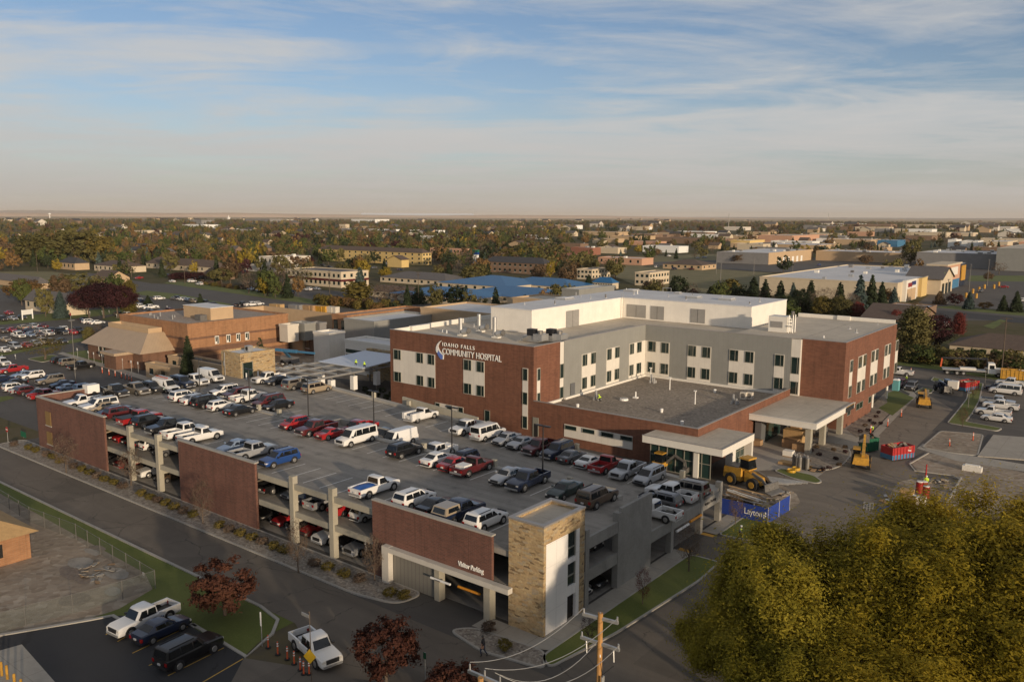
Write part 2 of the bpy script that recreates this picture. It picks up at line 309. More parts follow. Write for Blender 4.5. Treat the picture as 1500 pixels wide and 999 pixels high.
# ------------------------------------------------------------------ mesh builder
WL = {}
KIDS = {}
def adopt(o, parent):
    o.parent = parent; KIDS.setdefault(parent.as_pointer(), []).append(o)
class MB:
    def __init__(s): s.v = []; s.f = []; s.mi = []; s.m = []; s.xf = None
    def idx(s, mat):
        if mat not in s.m: s.m.append(mat)
        return s.m.index(mat)
    def add(s, vs, fs, mat):
        o = len(s.v); k = s.idx(mat)
        if s.xf is not None: vs = [tuple(s.xf @ Vector(q)) for q in vs]
        s.v += [tuple(q) for q in vs]; s.f += [tuple(o+i for i in q) for q in fs]; s.mi += [k]*len(fs)
    def poly(s, pts, mat): s.add(pts, [tuple(range(len(pts)))], mat)
    def box(s, x0, y0, z0, x1, y1, z1, mat, top=None):
        if x0 > x1: x0, x1 = x1, x0
        if y0 > y1: y0, y1 = y1, y0
        if z0 > z1: z0, z1 = z1, z0
        v = [(x0, y0, z0), (x1, y0, z0), (x1, y1, z0), (x0, y1, z0), (x0, y0, z1), (x1, y0, z1), (x1, y1, z1), (x0, y1, z1)]
        s.add(v, [(3, 2, 1, 0), (0, 1, 5, 4), (1, 2, 6, 5), (2, 3, 7, 6), (3, 0, 4, 7)] + ([] if top else [(4, 5, 6, 7)]), mat)
        if top: s.add(v[4:], [(0, 1, 2, 3)], top)
    def prism(s, pts, z0, z1, mat, top=None):
        a = sum(pts[i][0]*pts[(i+1) % len(pts)][1]-pts[(i+1) % len(pts)][0]*pts[i][1] for i in range(len(pts)))
        if a < 0: pts = pts[::-1]
        n = len(pts); v = [(p[0], p[1], z0) for p in pts]+[(p[0], p[1], z1) for p in pts]
        s.add(v, [(i, (i+1) % n, n+(i+1) % n, n+i) for i in range(n)]+[tuple(range(n-1, -1, -1))], mat)
        s.add(v[n:], [tuple(range(n))], top or mat)
    def sheet(s, pts, z, mat):
        a = sum(pts[i][0]*pts[(i+1) % len(pts)][1]-pts[(i+1) % len(pts)][0]*pts[i][1] for i in range(len(pts)))
        if a < 0: pts = pts[::-1]
        s.add([(p[0], p[1], z) for p in pts], [tuple(range(len(pts)))], mat)
    def tube(s, p0, p1, r0, r1, mat, n=8, cap=True):
        p0, p1 = Vector(p0), Vector(p1); d = (p1-p0).normalized()
        a = d.orthogonal().normalized(); b = d.cross(a); vs = []
        for p, r in ((p0, r0), (p1, r1)):
            for i in range(n):
                t = 2*math.pi*i/n; vs.append(p+a*math.cos(t)*r+b*math.sin(t)*r)
        fs = [(i, (i+1) % n, n+(i+1) % n, n+i) for i in range(n)]
        if cap: fs += [tuple(range(n-1, -1, -1)), tuple(range(n, 2*n))]
        s.add(vs, fs, mat)
    def bar(s, p0, p1, w, h, mat, up=(0, 0, 1)):
        p0, p1 = Vector(p0), Vector(p1); d = (p1-p0).normalized(); u = Vector(up)
        sd = d.cross(u); sd = sd.normalized() if sd.length > 1e-4 else Vector((1, 0, 0)); u = sd.cross(d)
        vs = [p+sd*a*w/2+u*b*h/2 for p in (p0, p1) for a, b in ((-1, -1), (1, -1), (1, 1), (-1, 1))]
        s.add(vs, [(0, 1, 5, 4), (1, 2, 6, 5), (2, 3, 7, 6), (3, 0, 4, 7), (3, 2, 1, 0), (4, 5, 6, 7)], mat)
    def loft(s, rings, mat, closed=True, cap=True):
        n = len(rings[0]); vs = [q for r in rings for q in r]; fs = []
        for j in range(len(rings)-1):
            for i in range(n if closed else n-1):
                a, b = j*n+i, j*n+(i+1) % n; fs.append((a, b, b+n, a+n))
        if cap: fs += [tuple(range(n-1, -1, -1)), tuple(range((len(rings)-1)*n, len(rings)*n))]
        s.add(vs, fs, mat)
    def ball(s, c, r, mat, n=8, k=5, sq=(1, 1, 1), jit=0.0, rg=None):
        rg = rg or rnd; rings = []
        for j in range(k+1):
            t = math.pi*j/k; rr = max(math.sin(t), 0.02); ring = []
            for i in range(n):
                u = 2*math.pi*i/n; q = 1+rg.uniform(-jit, jit)
                ring.append((c[0]+r*sq[0]*rr*math.cos(u)*q, c[1]+r*sq[1]*rr*math.sin(u)*q, c[2]-r*sq[2]*math.cos(t)*q))
            rings.append(ring)
        s.loft(rings, mat)
    def build(s, name, parent=None, local=False, smooth=None, **props):
        o0 = Vector((0, 0, 0))
        if parent is not None and not local: o0 = WL.get(parent.name, Vector((0, 0, 0)))
        me = bpy.data.meshes.new(name)
        me.from_pydata([(v[0]-o0.x, v[1]-o0.y, v[2]-o0.z) for v in s.v], [], s.f)
        for m_ in s.m: me.materials.append(m_)
        me.polygons.foreach_set('material_index', s.mi)
        if smooth:
            me.polygons.foreach_set('use_smooth', [True]*len(me.polygons)); me.set_sharp_from_angle(angle=R(smooth))
        me.update()
        o = bpy.data.objects.new(name, me); COL.objects.link(o)
        if parent is not None: adopt(o, parent); WL[o.name] = o0
        tag(o, **props); return o
def tag(o, label=None, cat=None, group=None, kind=None):
    if label: o['label'] = label
    if cat: o['category'] = cat
    if group: o['group'] = group
    if kind: o['kind'] = kind
    return o
def thing(name, label, cat, loc=(0, 0, 0), rot=0.0, group=None):
    o = bpy.data.objects.new(name, None); COL.objects.link(o); o.location = loc; o.rotation_euler = (0, 0, rot); o.empty_display_size = 0.2
    WL[o.name] = Vector(loc); return tag(o, label, cat, group)
def copy_tree(o, parent=None):
    c = o.copy(); COL.objects.link(c)
    if parent is not None: adopt(c, parent)
    for ch in list(KIDS.get(o.as_pointer(), ())): copy_tree(ch, c)
    return c
def struct(name, mb, **k): return mb.build(name, kind='structure', **k)
def text(body, size, mat, parent, name, mtx, extr=0.04, sx=1.0, space=1.0, bold=0.0, width=None):
    c = bpy.data.curves.new(name, 'FONT'); c.body = body; c.size = size; c.extrude = extr; c.space_character = space; c.offset = bold
    t = bpy.data.objects.new('t', c); COL.objects.link(t); bpy.context.view_layer.update()
    me = bpy.data.meshes.new_from_object(t.evaluated_get(bpy.context.evaluated_depsgraph_get())); bpy.data.objects.remove(t)
    me.materials.clear(); me.materials.append(mat); me.name = name
    if width: sx = width/(max(v.co.x for v in me.vertices)-min(v.co.x for v in me.vertices))
    o = bpy.data.objects.new(name, me); COL.objects.link(o)
    adopt(o, parent); mm = mtx.copy(); mm.translation = mtx.translation - WL.get(parent.name, Vector((0, 0, 0)))
    o.matrix_local = mm @ Matrix.Diagonal((sx, 1, 1, 1)); return o
def face_mtx(loc, axis):
    """text lying on a wall; axis: '-y' wall facing -Y, '+x' wall facing +X"""
    if axis == '-y': mm = Matrix(((1, 0, 0), (0, 0, -1), (0, 1, 0))).to_4x4()
    else: mm = Matrix(((0, 0, 1), (1, 0, 0), (0, 1, 0))).to_4x4()
    mm.translation = Vector(loc); return mm

# ------------------------------------------------------------------ cars
# kind: length, width, stations of the lower body (x, z top, half width factor), greenhouse (x at belt rear, roof rear, roof front, belt front), belt z, roof z, wheel r, wheelbase ends, panes
def K(**k): return k
KINDS = dict(
 sedan=K(L=4.75, W=1.82, top=[(-1, .78, .80), (-.97, .98, .90), (-.60, 1.02, .98), (.28, .98, 1), (.80, .82, .96), (.96, .70, .86), (1, .55, .76)], gh=(-1.85, -.95, .30, 1.15), belt=.96, roof=1.45, r=.33, wx=(-1.38, 1.42), panes=((-1.0, -.12), (-.04, .78))),
 coupe=K(L=4.7, W=1.86, top=[(-1, .75, .82), (-.96, .95, .92), (-.58, .98, 1), (.20, .93, 1), (.80, .80, .97), (.96, .66, .88), (1, .52, .78)], gh=(-1.75, -.75, .12, 1.0), belt=.92, roof=1.36, r=.35, wx=(-1.4, 1.4), panes=((-.95, .62),)),
 hatch=K(L=4.1, W=1.72, top=[(-1, .80, .84), (-.97, 1.0, .93), (-.5, 1.02, 1), (.35, .99, 1), (.82, .84, .95), (.96, .70, .86), (1, .55, .76)], gh=(-1.98, -1.62, .25, 1.15), belt=.98, roof=1.53, r=.31, wx=(-1.22, 1.3), panes=((-1.68, -.98), (-.88, -.05), (.03, .78))),
 suv=K(L=4.75, W=1.88, top=[(-1, .92, .86), (-.98, 1.1, .95), (-.5, 1.12, 1), (.38, 1.1, 1), (.84, .98, .96), (.97, .85, .88), (1, .6, .8)], gh=(-2.30, -2.0, .30, 1.12), belt=1.08, roof=1.72, r=.37, wx=(-1.42, 1.42), panes=((-2.0, -1.15), (-1.05, -.15), (-.05, .78))),
 bigsuv=K(L=5.3, W=2.0, top=[(-1, 1.0, .9), (-.985, 1.2, .97), (-.5, 1.2, 1), (.42, 1.18, 1), (.88, 1.1, .97), (.975, 1.0, .92), (1, .65, .86)], gh=(-2.62, -2.45, .35, 1.05), belt=1.16, roof=1.9, r=.40, wx=(-1.6, 1.62), panes=((-2.45, -1.4), (-1.28, -.32), (-.2, .72))),
 minivan=K(L=5.05, W=1.95, top=[(-1, .95, .88), (-.985, 1.08, .96), (-.5, 1.1, 1), (.5, 1.06, 1), (.86, .92, .95), (.97, .78, .86), (1, .55, .78)], gh=(-2.45, -2.2, .55, 1.62), belt=1.05, roof=1.75, r=.34, wx=(-1.5, 1.52), panes=((-2.25, -1.25), (-1.12, -.05), (.07, 1.1))),
 van=K(L=5.7, W=2.02, top=[(-1, 1.1, .93), (-.99, 1.2, .98), (-.5, 1.2, 1), (.56, 1.2, 1), (.88, 1.08, .97), (.97, .95, .92), (1, .6, .86)], gh=(-2.80, -2.74, 1.1, 1.85), belt=1.18, roof=2.08, r=.37, wx=(-1.75, 1.78), panes=((-2.6, -1.5), (-1.4, -.3), (-.2, .7), (.85, 1.45))),
 cargo=K(L=5.7, W=2.02, top=[(-1, 1.1, .93), (-.99, 1.2, .98), (-.5, 1.2, 1), (.56, 1.2, 1), (.88, 1.08, .97), (.97, .95, .92), (1, .6, .86)], gh=(-2.80, -2.74, 1.1, 1.85), belt=1.18, roof=2.12, r=.37, wx=(-1.75, 1.78), panes=((.75, 1.45),)),
 pickup=K(L=5.85, W=2.0, top=[(-1, 1.1, .94), (-.2, 1.15, 1), (.42, 1.15, 1), (.88, 1.08, .97), (.975, .98, .93), (1, .65, .88)], gh=(-.78, -.62, .75, 1.32), belt=1.13, roof=1.88, r=.42, wx=(-1.78, 1.86), panes=((-.6, .12), (.2, .98)), bed=(-2.85, -.82)),
 regcab=K(L=5.6, W=2.0, top=[(-1, 1.08, .94), (-.2, 1.12, 1), (.38, 1.12, 1), (.86, 1.04, .97), (.975, .94, .93), (1, .62, .88)], gh=(-.32, -.18, .62, 1.2), belt=1.1, roof=1.83, r=.40, wx=(-1.7, 1.78), panes=((-.12, .88),), bed=(-2.72, -.36)),
)
def car_parts(kd, opt=''):
    """list of (part name, [sub parts], MB) in local coordinates, nose at +x; the paint slot is MATS['white_car_paint']"""
    k = KINDS[kd]; Lh = k['L']/2; W = k['W']/2; PT = PAINT['white']; out = []
    b = MB(); rings = []
    clear = .24 if k['r'] < .36 else .34
    bed = k.get('bed')
    for fx, zt, fw in k['top']:
        x = fx*Lh; w = W*fw
        if bed and x < bed[1]-0.01:
            x0 = x
            if x0 > -Lh+0.01: continue
            zt = .62
        ring = [(x, -w*.9, clear), (x, -w*.985, clear+.16), (x, -w, (clear+zt)/2+.02), (x, -w*.975, zt-.10), (x, -w*.86, zt), (x, w*.86, zt), (x, w*.975, zt-.10), (x, w, (clear+zt)/2+.02), (x, w*.985, clear+.16), (x, w*.9, clear)]
        rings.append(ring)
        if bed and x < -Lh+.01:
            for xx in (bed[1]-.03,):
                rings.append([(xx, q[1], q[2]) for q in [(0, -W*.9, clear), (0, -W*.985, clear+.16), (0, -W, .5), (0, -W*.975, .55), (0, -W*.86, .62), (0, W*.86, .62), (0, W*.975, .55), (0, W, .5), (0, W*.985, clear+.16), (0, W*.9, clear)]])
            t2 = k['top'][1][1]; w = W
            rings.append([(bed[1], -w*.9, clear), (bed[1], -w*.985, clear+.16), (bed[1], -w, (clear+t2)/2), (bed[1], -w*.975, t2-.1), (bed[1], -w*.86, t2), (bed[1], w*.86, t2), (bed[1], w*.975, t2-.1), (bed[1], w, (clear+t2)/2), (bed[1], w*.985, clear+.16), (bed[1], w*.9, clear)])
    b.loft(rings, PT)
    if bed:
        zt = k['top'][0][1]+.06; x0, x1 = -Lh+.01, bed[1]-.02
        for s_ in (-1, 1): b.box(x0, s_*W*.84, .5, x1, s_*W*.985, zt, PT)
        b.box(x0-.0, -W*.84, .5, x0+.09, W*.84, zt, PT)
        b.box(x0+.09, -W*.835, .60, x1, W*.835, .655, TRIM)
        if 'tarp' in opt: b.loft([[(x0+.1, -W*.82, .7), (x0+.1, -W*.3, zt+.02), (x0+.1, W*.3, zt-.04), (x0+.1, W*.82, .7)], [(-1.6, -W*.82, zt-.03), (-1.6, -W*.3, zt+.1), (-1.6, W*.3, zt+.04), (-1.6, W*.82, zt-.03)], [(x1, -W*.82, zt-.2), (x1, -W*.3, zt), (x1, W*.3, zt-.02), (x1, W*.82, zt-.2)]], TARP, closed=False, cap=False)
        if 'cover' in opt: b.box(x0+.09, -W*.83, zt-.06, x1, W*.83, zt+.02, TRIM)
        if 'tool' in opt: b.box(x1-.55, -W*.83, .66, x1-.02, W*.83, zt+.16, GALV)
        if 'load' in opt:
            b.box(x0+.7, -W*.6, .66, x1-.4, W*.7, zt+.12, WHT); b.box(x0+.3, -W*.5, .66, x0+.65, W*.1, zt-.1, GALV)
        if 'topper' in opt:
            tm = {'T': PAINT['tan'], 'P': PAINT['pewter']}[opt[opt.index('topper')+6]]
            b.loft([[(x0, -W*.95, zt), (x0, W*.95, zt), (x0+.25, W*.8, zt+.68), (x0+.25, -W*.8, zt+.68)], [(x1+.02, -W*.95, zt), (x1+.02, W*.95, zt), (x1-.05, W*.8, zt+.68), (x1-.05, -W*.8, zt+.68)]], tm)
            for s_ in (-1, 1): b.poly([(x0+.4, s_*(W*.92), zt+.16), (x1-.2, s_*(W*.92), zt+.16), (x1-.25, s_*(W*.83), zt+.56), (x0+.5, s_*(W*.83), zt+.56)], CGLASS)
            b.poly([(x0+.02, -W*.75, zt+.1), (x0+.02, W*.75, zt+.1), (x0+.2, W*.68, zt+.58), (x0+.2, -W*.68, zt+.58)], CGLASS)
        if 'utility' in opt:
            for s_ in (-1, 1): b.box(x0-.05, s_*W*.62, .62, x1, s_*W*1.04, zt+.34, PT)
        if 'flat' in opt: b.box(x0-.1, -W*1.03, zt-.02, x1, W*1.03, zt+.1, TRIM)
    # greenhouse
    xr, rr, rf, xf = k['gh']; zb, zr = k['belt'], k['roof']; wb, wr = W*.93, W*(.74 if zr < 1.6 else .82)
    xm = (rr+rf)/2
    def gring(z, a, bq, w): return [(a, -w*.94, z), (a+(bq-a)*.12, -w, z), (xm, -w*1.01, z), (bq-(bq-a)*.16, -w*.99, z), (bq, -w*.80, z), (bq, w*.80, z), (bq-(bq-a)*.16, w*.99, z), (xm, w*1.01, z), (a+(bq-a)*.12, w, z), (a, w*.94, z)]
    b.loft([gring(zb-.06, xr, xf, wb), gring(zr-.09, rr-.02, rf+.08, wr), gring(zr-.02, rr+.10, rf-.06, wr*.94), gring(zr, rr+.3, rf-.35, wr*.7)], PT)
    # wheel housings, grille, bumpers
    for x in k['wx']:
        for s_ in (-1, 1): b.tube((x, s_*(W-.25), k['r']+.02), (x, s_*(W+.012), k['r']+.02), k['r']*1.19, k['r']*1.19, TRIM, 14)
    big = k['r'] >= .36
    b.box(Lh-.06, -W*.55, .48 if not big else .62, Lh+.025, W*.55, .68 if not big else .96, TRIM)
    b.box(Lh-.12, -W*.82, clear+.02, Lh+.06, W*.82, clear+.2, GALV if big and kd in ('pickup', 'regcab', 'bigsuv', 'van', 'cargo') else TRIM)
    b.box(-Lh-.06, -W*.84, clear+.1, -Lh+.1, W*.84, clear+.3, GALV if kd in ('pickup', 'regcab', 'van') else TRIM)
    for s_ in (-1, 1): b.box(xf-.42, s_*(W*.96), zb+.02, xf-.24, s_*(W+.17), zb+.17, PT if not big else TRIM)
    if kd in ('bigsuv', 'suv', 'minivan'):
        for s_ in (-1, 1): b.box(rr+.3, s_*wr*.74, zr-.01, rf-.3, s_*wr*.8, zr+.05, TRIM)
    if 'rack' in opt:
        for q in range(4): b.box(-2.4+q*.9, -W*.8, zr+.12, -2.35+q*.9, W*.8, zr+.18, GALV)
        b.box(-2.5, -.3, zr+.18, 1.0, -.1, zr+.26, ORANGE); b.box(-2.5, .2, zr+.18, .8, .5, zr+.25, GALV)
    if 'teal' in opt:
        for s_ in (-1, 1): b.box(-2.6, s_*W*1.003, .55, 1.4, s_*W*1.008, .95, PAINT['teal'])
    out.append(('body', b, []))
    # panes
    def lerp(z): return (z-(zb-.06))/(zr-.09-(zb-.06))
    def side(x, z, s_):
        t = lerp(z); w = wb*1.012+(wr*1.012-wb*1.012)*t+.012
        a = xr+(rr-.02-xr)*t; bq = xf+(rf+.08-xf)*t
        x = max(x, a+(bq-a)*.06); x = min(x, bq-(bq-a)*.10); return (x, s_*w, z)
    for s_ in (-1, 1):
        g = MB()
        for a, c in k['panes']:
            g.poly([side(a, zb+.03, s_), side(c+.12, zb+.03, s_), side(c, zr-.14, s_), side(a+.05, zr-.14, s_)][::s_*-1 or 1], CGLASS)
        out.append(('side_window', g, []))
    g = MB(); t0, t1 = lerp(zb+.02), lerp(zr-.13)
    def fr(t, w): return xf+(rf+.08-xf)*t+.012
    g.poly([(fr(t0, 0), -wb*.78, zb+.02), (fr(t0, 0), wb*.78, zb+.02), (fr(t1, 0), wr*.78, zr-.13), (fr(t1, 0), -wr*.78, zr-.13)], CGLASS)
    out.append(('windshield', g, []))
    g = MB()
    def re(t): return xr+(rr-.02-xr)*t-.012
    t0 = lerp(zb+.06)
    g.poly([(re(t0), wb*.84, zb+.06), (re(t0), -wb*.84, zb+.06), (re(t1), -wr*.84, zr-.13), (re(t1), wr*.84, zr-.13)], CGLASS)
    out.append(('rear_window', g, []))
    hz = k['top'][-2][1]-.14
    for s_ in (-1, 1):
        g = MB(); xx = Lh*.965; g.box(xx-.12, s_*W*.58, hz-.07, xx+.09, s_*W*.86, hz+.08, LAMP); out.append(('headlight', g, []))
        g = MB(); tz = k['top'][0][1]-.08 if not bed else .85
        g.box(-Lh-.02, s_*W*.66, tz-.16, -Lh+.12, s_*W*.93, tz+.10, TAIL); out.append(('tail_light', g, []))
    g = MB(); g.box(-Lh-.075, -.16, clear+.34, -Lh-.02, .16, clear+.5, PLATE); out.append(('number_plate', g, []))
    for x in k['wx']:
        for s_ in (-1, 1):
            g = MB(); g.tube((x, s_*(W-.2), k['r']), (x, s_*(W+.03), k['r']), k['r'], k['r'], TYRE, 16)
            q = MB(); q.tube((x, s_*(W+.02), k['r']), (x, s_*(W+.045), k['r']), k['r']*.66, k['r']*.58, RIM, 12)
            out.append(('wheel', g, [('rim', q)]))
    return out
CARP = {}
def car(kd, col, loc, rot, label, group, full=True, opt='', name=None):
    key = (kd, opt, full)
    name = name or {'pickup': 'pickup_truck', 'regcab': 'pickup_truck', 'bigsuv': 'parked_suv', 'suv': 'parked_suv', 'van': 'passenger_van', 'cargo': 'cargo_van', 'minivan': 'minivan'}.get(kd, 'parked_car')
    cat = {'pickup': 'pickup truck', 'regcab': 'pickup truck', 'van': 'van', 'cargo': 'van', 'minivan': 'minivan', 'suv': 'SUV', 'bigsuv': 'SUV'}.get(kd, 'car')
    if key not in CARP:
        parts = car_parts(kd, opt)
        if full: CARP[key] = parts; meshes = []
        else:
            b = MB()
            for nm, g, subs in parts:
                for q in [g]+[x[1] for x in subs]:
                    o = len(b.v); b.v += q.v; b.f += [tuple(i+o for i in ff) for ff in q.f]; b.mi += [b.idx(q.m[i]) for i in q.mi]
            CARP[key] = b
        src = None
    else: src = CARP.get(('obj',)+key)
    if src is None:
        if full:
            root = thing(name, label, cat)
            for nm, g, subs in CARP[key]:
                o = g.build(nm, root, local=True, smooth=38)
                for sn, q in subs: q.build(sn, o, local=True, smooth=38)
        else: root = CARP[key].build(name, smooth=38)
        CARP[('obj',)+key] = root
    else:
        root = copy_tree(src); root.name = name
    tag(root, label, cat, group); root.location = loc; root.rotation_euler = (0, 0, rot)
    body = root if not full else [c for c in KIDS[root.as_pointer()] if c.name.startswith('body')][0]
    for i, sl in enumerate(body.material_slots):
        if body.data.materials[i] == PAINT['white']: sl.link = 'OBJECT'; sl.material = PAINT[col]
    return root
NOSE = {'+Y': R(90), '-Y': R(-90), '+X': 0.0, '-X': R(180)}
KN = dict(sedan='sedan', coupe='coupe', hatch='hatchback', suv='SUV', bigsuv='large SUV', minivan='minivan', van='passenger van', cargo='cargo van', pickup='pickup', regcab='pickup')
CN = dict(lightblue='pale blue', green='dark green', pewter='pewter grey')
USED = {}
def nm(e): return (e.get('say') or f"{CN.get(e['c'], e['c'])} {KN[e['k']]}")
def row(entries, where, group, Y=None, z=0.0, zf=None, full=True, jit=0.0, ground=False):
    """entries in order along the row: dict(px, k, c, n [, py, opt, say]); labels name the neighbours"""
    n = len(entries); res = []
    for i, e in enumerate(entries):
        if Y is not None:
            x = onrow(e['px'], Y, z+.8); y = Y
            if zf: x = onrow(e['px'], Y, zf(x)+.8)
        else:
            p = P(e['px'], e['py'], z+.7); x, y = p.x, p.y
        zz = zf(x) if zf else z
        a = nm(entries[i-1]) if i > 0 else None; b = nm(entries[i+1]) if i < n-1 else None
        me = nm(e)
        if e.get('lab'): lab = e['lab']
        elif a and b: lab = f"{me} between {a} and {b} {where}"
        elif b: lab = f"{me} at the left end of the row {where}, beside {b}"
        else: lab = f"{me} at the right end of the row {where}, beside {a}"
        w = lab.split()
        if len(w) > 16: lab = ' '.join(w[:16])
        if lab in USED:
            USED[lab] += 1; print('DUP', lab)
        else: USED[lab] = 1
        res.append(car(e['k'], e['c'], (x, y, zz), NOSE[e['n']]+R(rnd.uniform(-1.2, 1.2)), lab, group, full, e.get('opt', '')))
    return res
def E(s):
    """'px kind colour nose [opt=..] [py=..] [say=..]' per line"""
    out = []
    for ln in s.strip().splitlines():
        ln = ln.strip()
        if not ln: continue
        t = ln.split('|'); q = t[0].split(); e = dict(px=float(q[0]), k=q[1], c=q[2], n=q[3])
        for u in q[4:]:
            a, b = u.split('='); e[a] = float(b) if a == 'py' else b
        for u in t[1:]:
            a, b = u.split('=', 1); e[a.strip()] = b.strip()
        out.append(e)
    return out
# ------------------------------------------------------------------ light and sky
CL, HB = 5.3, 4.4
SUN_AZ, SUN_EL = 111.7, 8.5            # clockwise from +Y, degrees
sd = bpy.data.lights.new('sun', 'SUN'); sd.energy = 4.2; sd.angle = R(1.3); sd.color = (1.0, .79, .56)
so = bpy.data.objects.new('sun', sd); COL.objects.link(so)
sv = Vector((math.sin(R(SUN_AZ))*math.cos(R(SUN_EL)), math.cos(R(SUN_AZ))*math.cos(R(SUN_EL)), math.sin(R(SUN_EL))))
so.rotation_euler = sv.to_track_quat('Z', 'Y').to_euler(); so.location = (100, 0, 120)
W = bpy.data.worlds.new('World'); SC.world = W; W.use_nodes = True
nt = W.node_tree; bg = nt.nodes['Background']
sky = N(nt, 'ShaderNodeTexSky', sky_type='NISHITA'); sky.sun_disc = False; sky.sun_elevation = R(SUN_EL+2); sky.sun_rotation = R(SUN_AZ)
sky.altitude = 1400; sky.air_density = 1.0; sky.dust_density = 2.2; sky.ozone_density = 1.6
tc = N(nt, 'ShaderNodeTexCoord'); sp = N(nt, 'ShaderNodeSeparateXYZ'); L(nt, tc.outputs['Generated'], sp.inputs[0])
zz = mth(nt, 'MAXIMUM', sp.outputs[2], 0.0)
den = mth(nt, 'ADD', zz, 0.055)
u = mth(nt, 'DIVIDE', mth(nt, 'ADD', mth(nt, 'MULTIPLY', sp.outputs[0], cy_), mth(nt, 'MULTIPLY', sp.outputs[1], sy_)), den)
v = mth(nt, 'DIVIDE', mth(nt, 'ADD', mth(nt, 'MULTIPLY', sp.outputs[0], -sy_), mth(nt, 'MULTIPLY', sp.outputs[1], cy_)), den)
def cloudlayer(su, sv_, ou, ov, det, rough, dist, rot):
    c = N(nt, 'ShaderNodeCombineXYZ'); L(nt, u, c.inputs[0]); L(nt, v, c.inputs[1])
    mp = N(nt, 'ShaderNodeMapping'); mp.inputs['Rotation'].default_value = (0, 0, R(rot)); mp.inputs['Scale'].default_value = (su, sv_, 1); mp.inputs['Location'].default_value = (ou, ov, 0)
    L(nt, c.outputs[0], mp.inputs[0]); return noise(nt, mp.outputs[0], 1.0, det, rough, dist)
big = cloudlayer(.30, .42, 4.3, 2.6, 4, .55, .6, -16)
fine = cloudlayer(.62, .95, 3.1, 8.4, 12, .60, .9, -20)
wisp = cloudlayer(1.6, 3.2, 1.7, 2.2, 8, .72, 1.0, -22)
f = mth(nt, 'ADD', mth(nt, 'MULTIPLY', big, .45), mth(nt, 'ADD', mth(nt, 'MULTIPLY', fine, .43), mth(nt, 'MULTIPLY', wisp, .12)))
zz2 = mth(nt, 'ADD', zz, mth(nt, 'MULTIPLY', mth(nt, 'SUBTRACT', fine, .5), .10))
low = ramp(nt, zz2, [(0.0, .06), (.09, .06), (.13, .045), (.19, .012), (.3, 0.0)])
f = mth(nt, 'ADD', f, low)
msk = ramp(nt, f, [(.47, 0.0), (.515, .30), (.57, .75), (.66, 1.0)])
high = ramp(nt, zz, [(.28, 0.0), (.5, .62)])  # overhead cloud added out of view, to make the ambient light neutral
msk = mth(nt, 'MAXIMUM', msk, high); dim = ramp(nt, zz, [(.26, 1.0), (.45, .74)])
hz = ramp(nt, zz, [(0.0, (1.06, .945, .83)), (.018, (1.0, .94, .87)), (.045, (.98, .955, .92)), (.10, (.975, .975, .965)), (.3, (1.04, 1.0, .95))])
ccol = mixc(nt, 1.0, mixc(nt, 1.0, hz, (CL, CL, CL), 'MULTIPLY'), dim, 'MULTIPLY')
skyc = mixc(nt, 1.0, sky.outputs[0], (.97, .95, 1.02), 'MULTIPLY')
hazeb = ramp(nt, zz2, [(0.0, .95), (.03, .72), (.075, .30), (.13, .06), (.2, .0)])
c1 = mixc(nt, msk, skyc, ccol); c2 = mixc(nt, hazeb, c1, mixc(nt, 1.0, hz, (HB, HB, HB), 'MULTIPLY'))
L(nt, c2, bg.inputs[0]); bg.inputs[1].default_value = 0.11
SC.view_settings.view_transform = 'Standard'; SC.view_settings.look = 'None'; SC.view_settings.exposure = 0.0; SC.view_settings.gamma = 1.0
SC.render.engine = 'CYCLES'; SC.cycles.max_bounces = 6; SC.cycles.diffuse_bounces = 3; SC.cycles.glossy_bounces = 2; SC.cycles.transmission_bounces = 2; SC.cycles.volume_bounces = 0
SC.cycles.transparent_max_bounces = 6; SC.cycles.use_denoising = True
# ------------------------------------------------------------------ ground
def groundmat():
    m, nt, b = newmat('valley_ground'); p = pos(nt)
    n = noise(nt, p, .012, 7, .65); n2 = noise(nt, p, .35, 6, .7)
    f = mth(nt, 'ADD', mth(nt, 'MULTIPLY', n, .65), mth(nt, 'MULTIPLY', n2, .35))
    town = ramp(nt, f, [(.34, (.045, .055, .018)), (.46, (.085, .08, .035)), (.55, (.12, .1, .06)), (.66, (.075, .07, .062))])
    n3 = noise(nt, vmul(nt, p, (1, 2.4, 1)), .0011, 3, .5)
    field = ramp(nt, n3, [(.4, (.36, .25, .14)), (.5, (.42, .31, .2)), (.58, (.2, .17, .075))])
    ln = N(nt, 'ShaderNodeVectorMath', operation='LENGTH'); L(nt, p, ln.inputs[0])
    fac = N(nt, 'ShaderNodeMapRange'); L(nt, ln.outputs['Value'], fac.inputs[0]); fac.inputs[1].default_value = 5200; fac.inputs[2].default_value = 7500
    L(nt, mixc(nt, fac.outputs[0], town, field), b.inputs['Base Color']); b.inputs['Roughness'].default_value = 1.0
    b.inputs['Specular IOR Level'].default_value = 0.1
    return m
GND = groundmat()
g = MB(); ring = [(math.cos(2*math.pi*i/64)*45000, math.sin(2*math.pi*i/64)*45000) for i in range(64)]; g.sheet(ring, 0, GND); struct('ground', g)
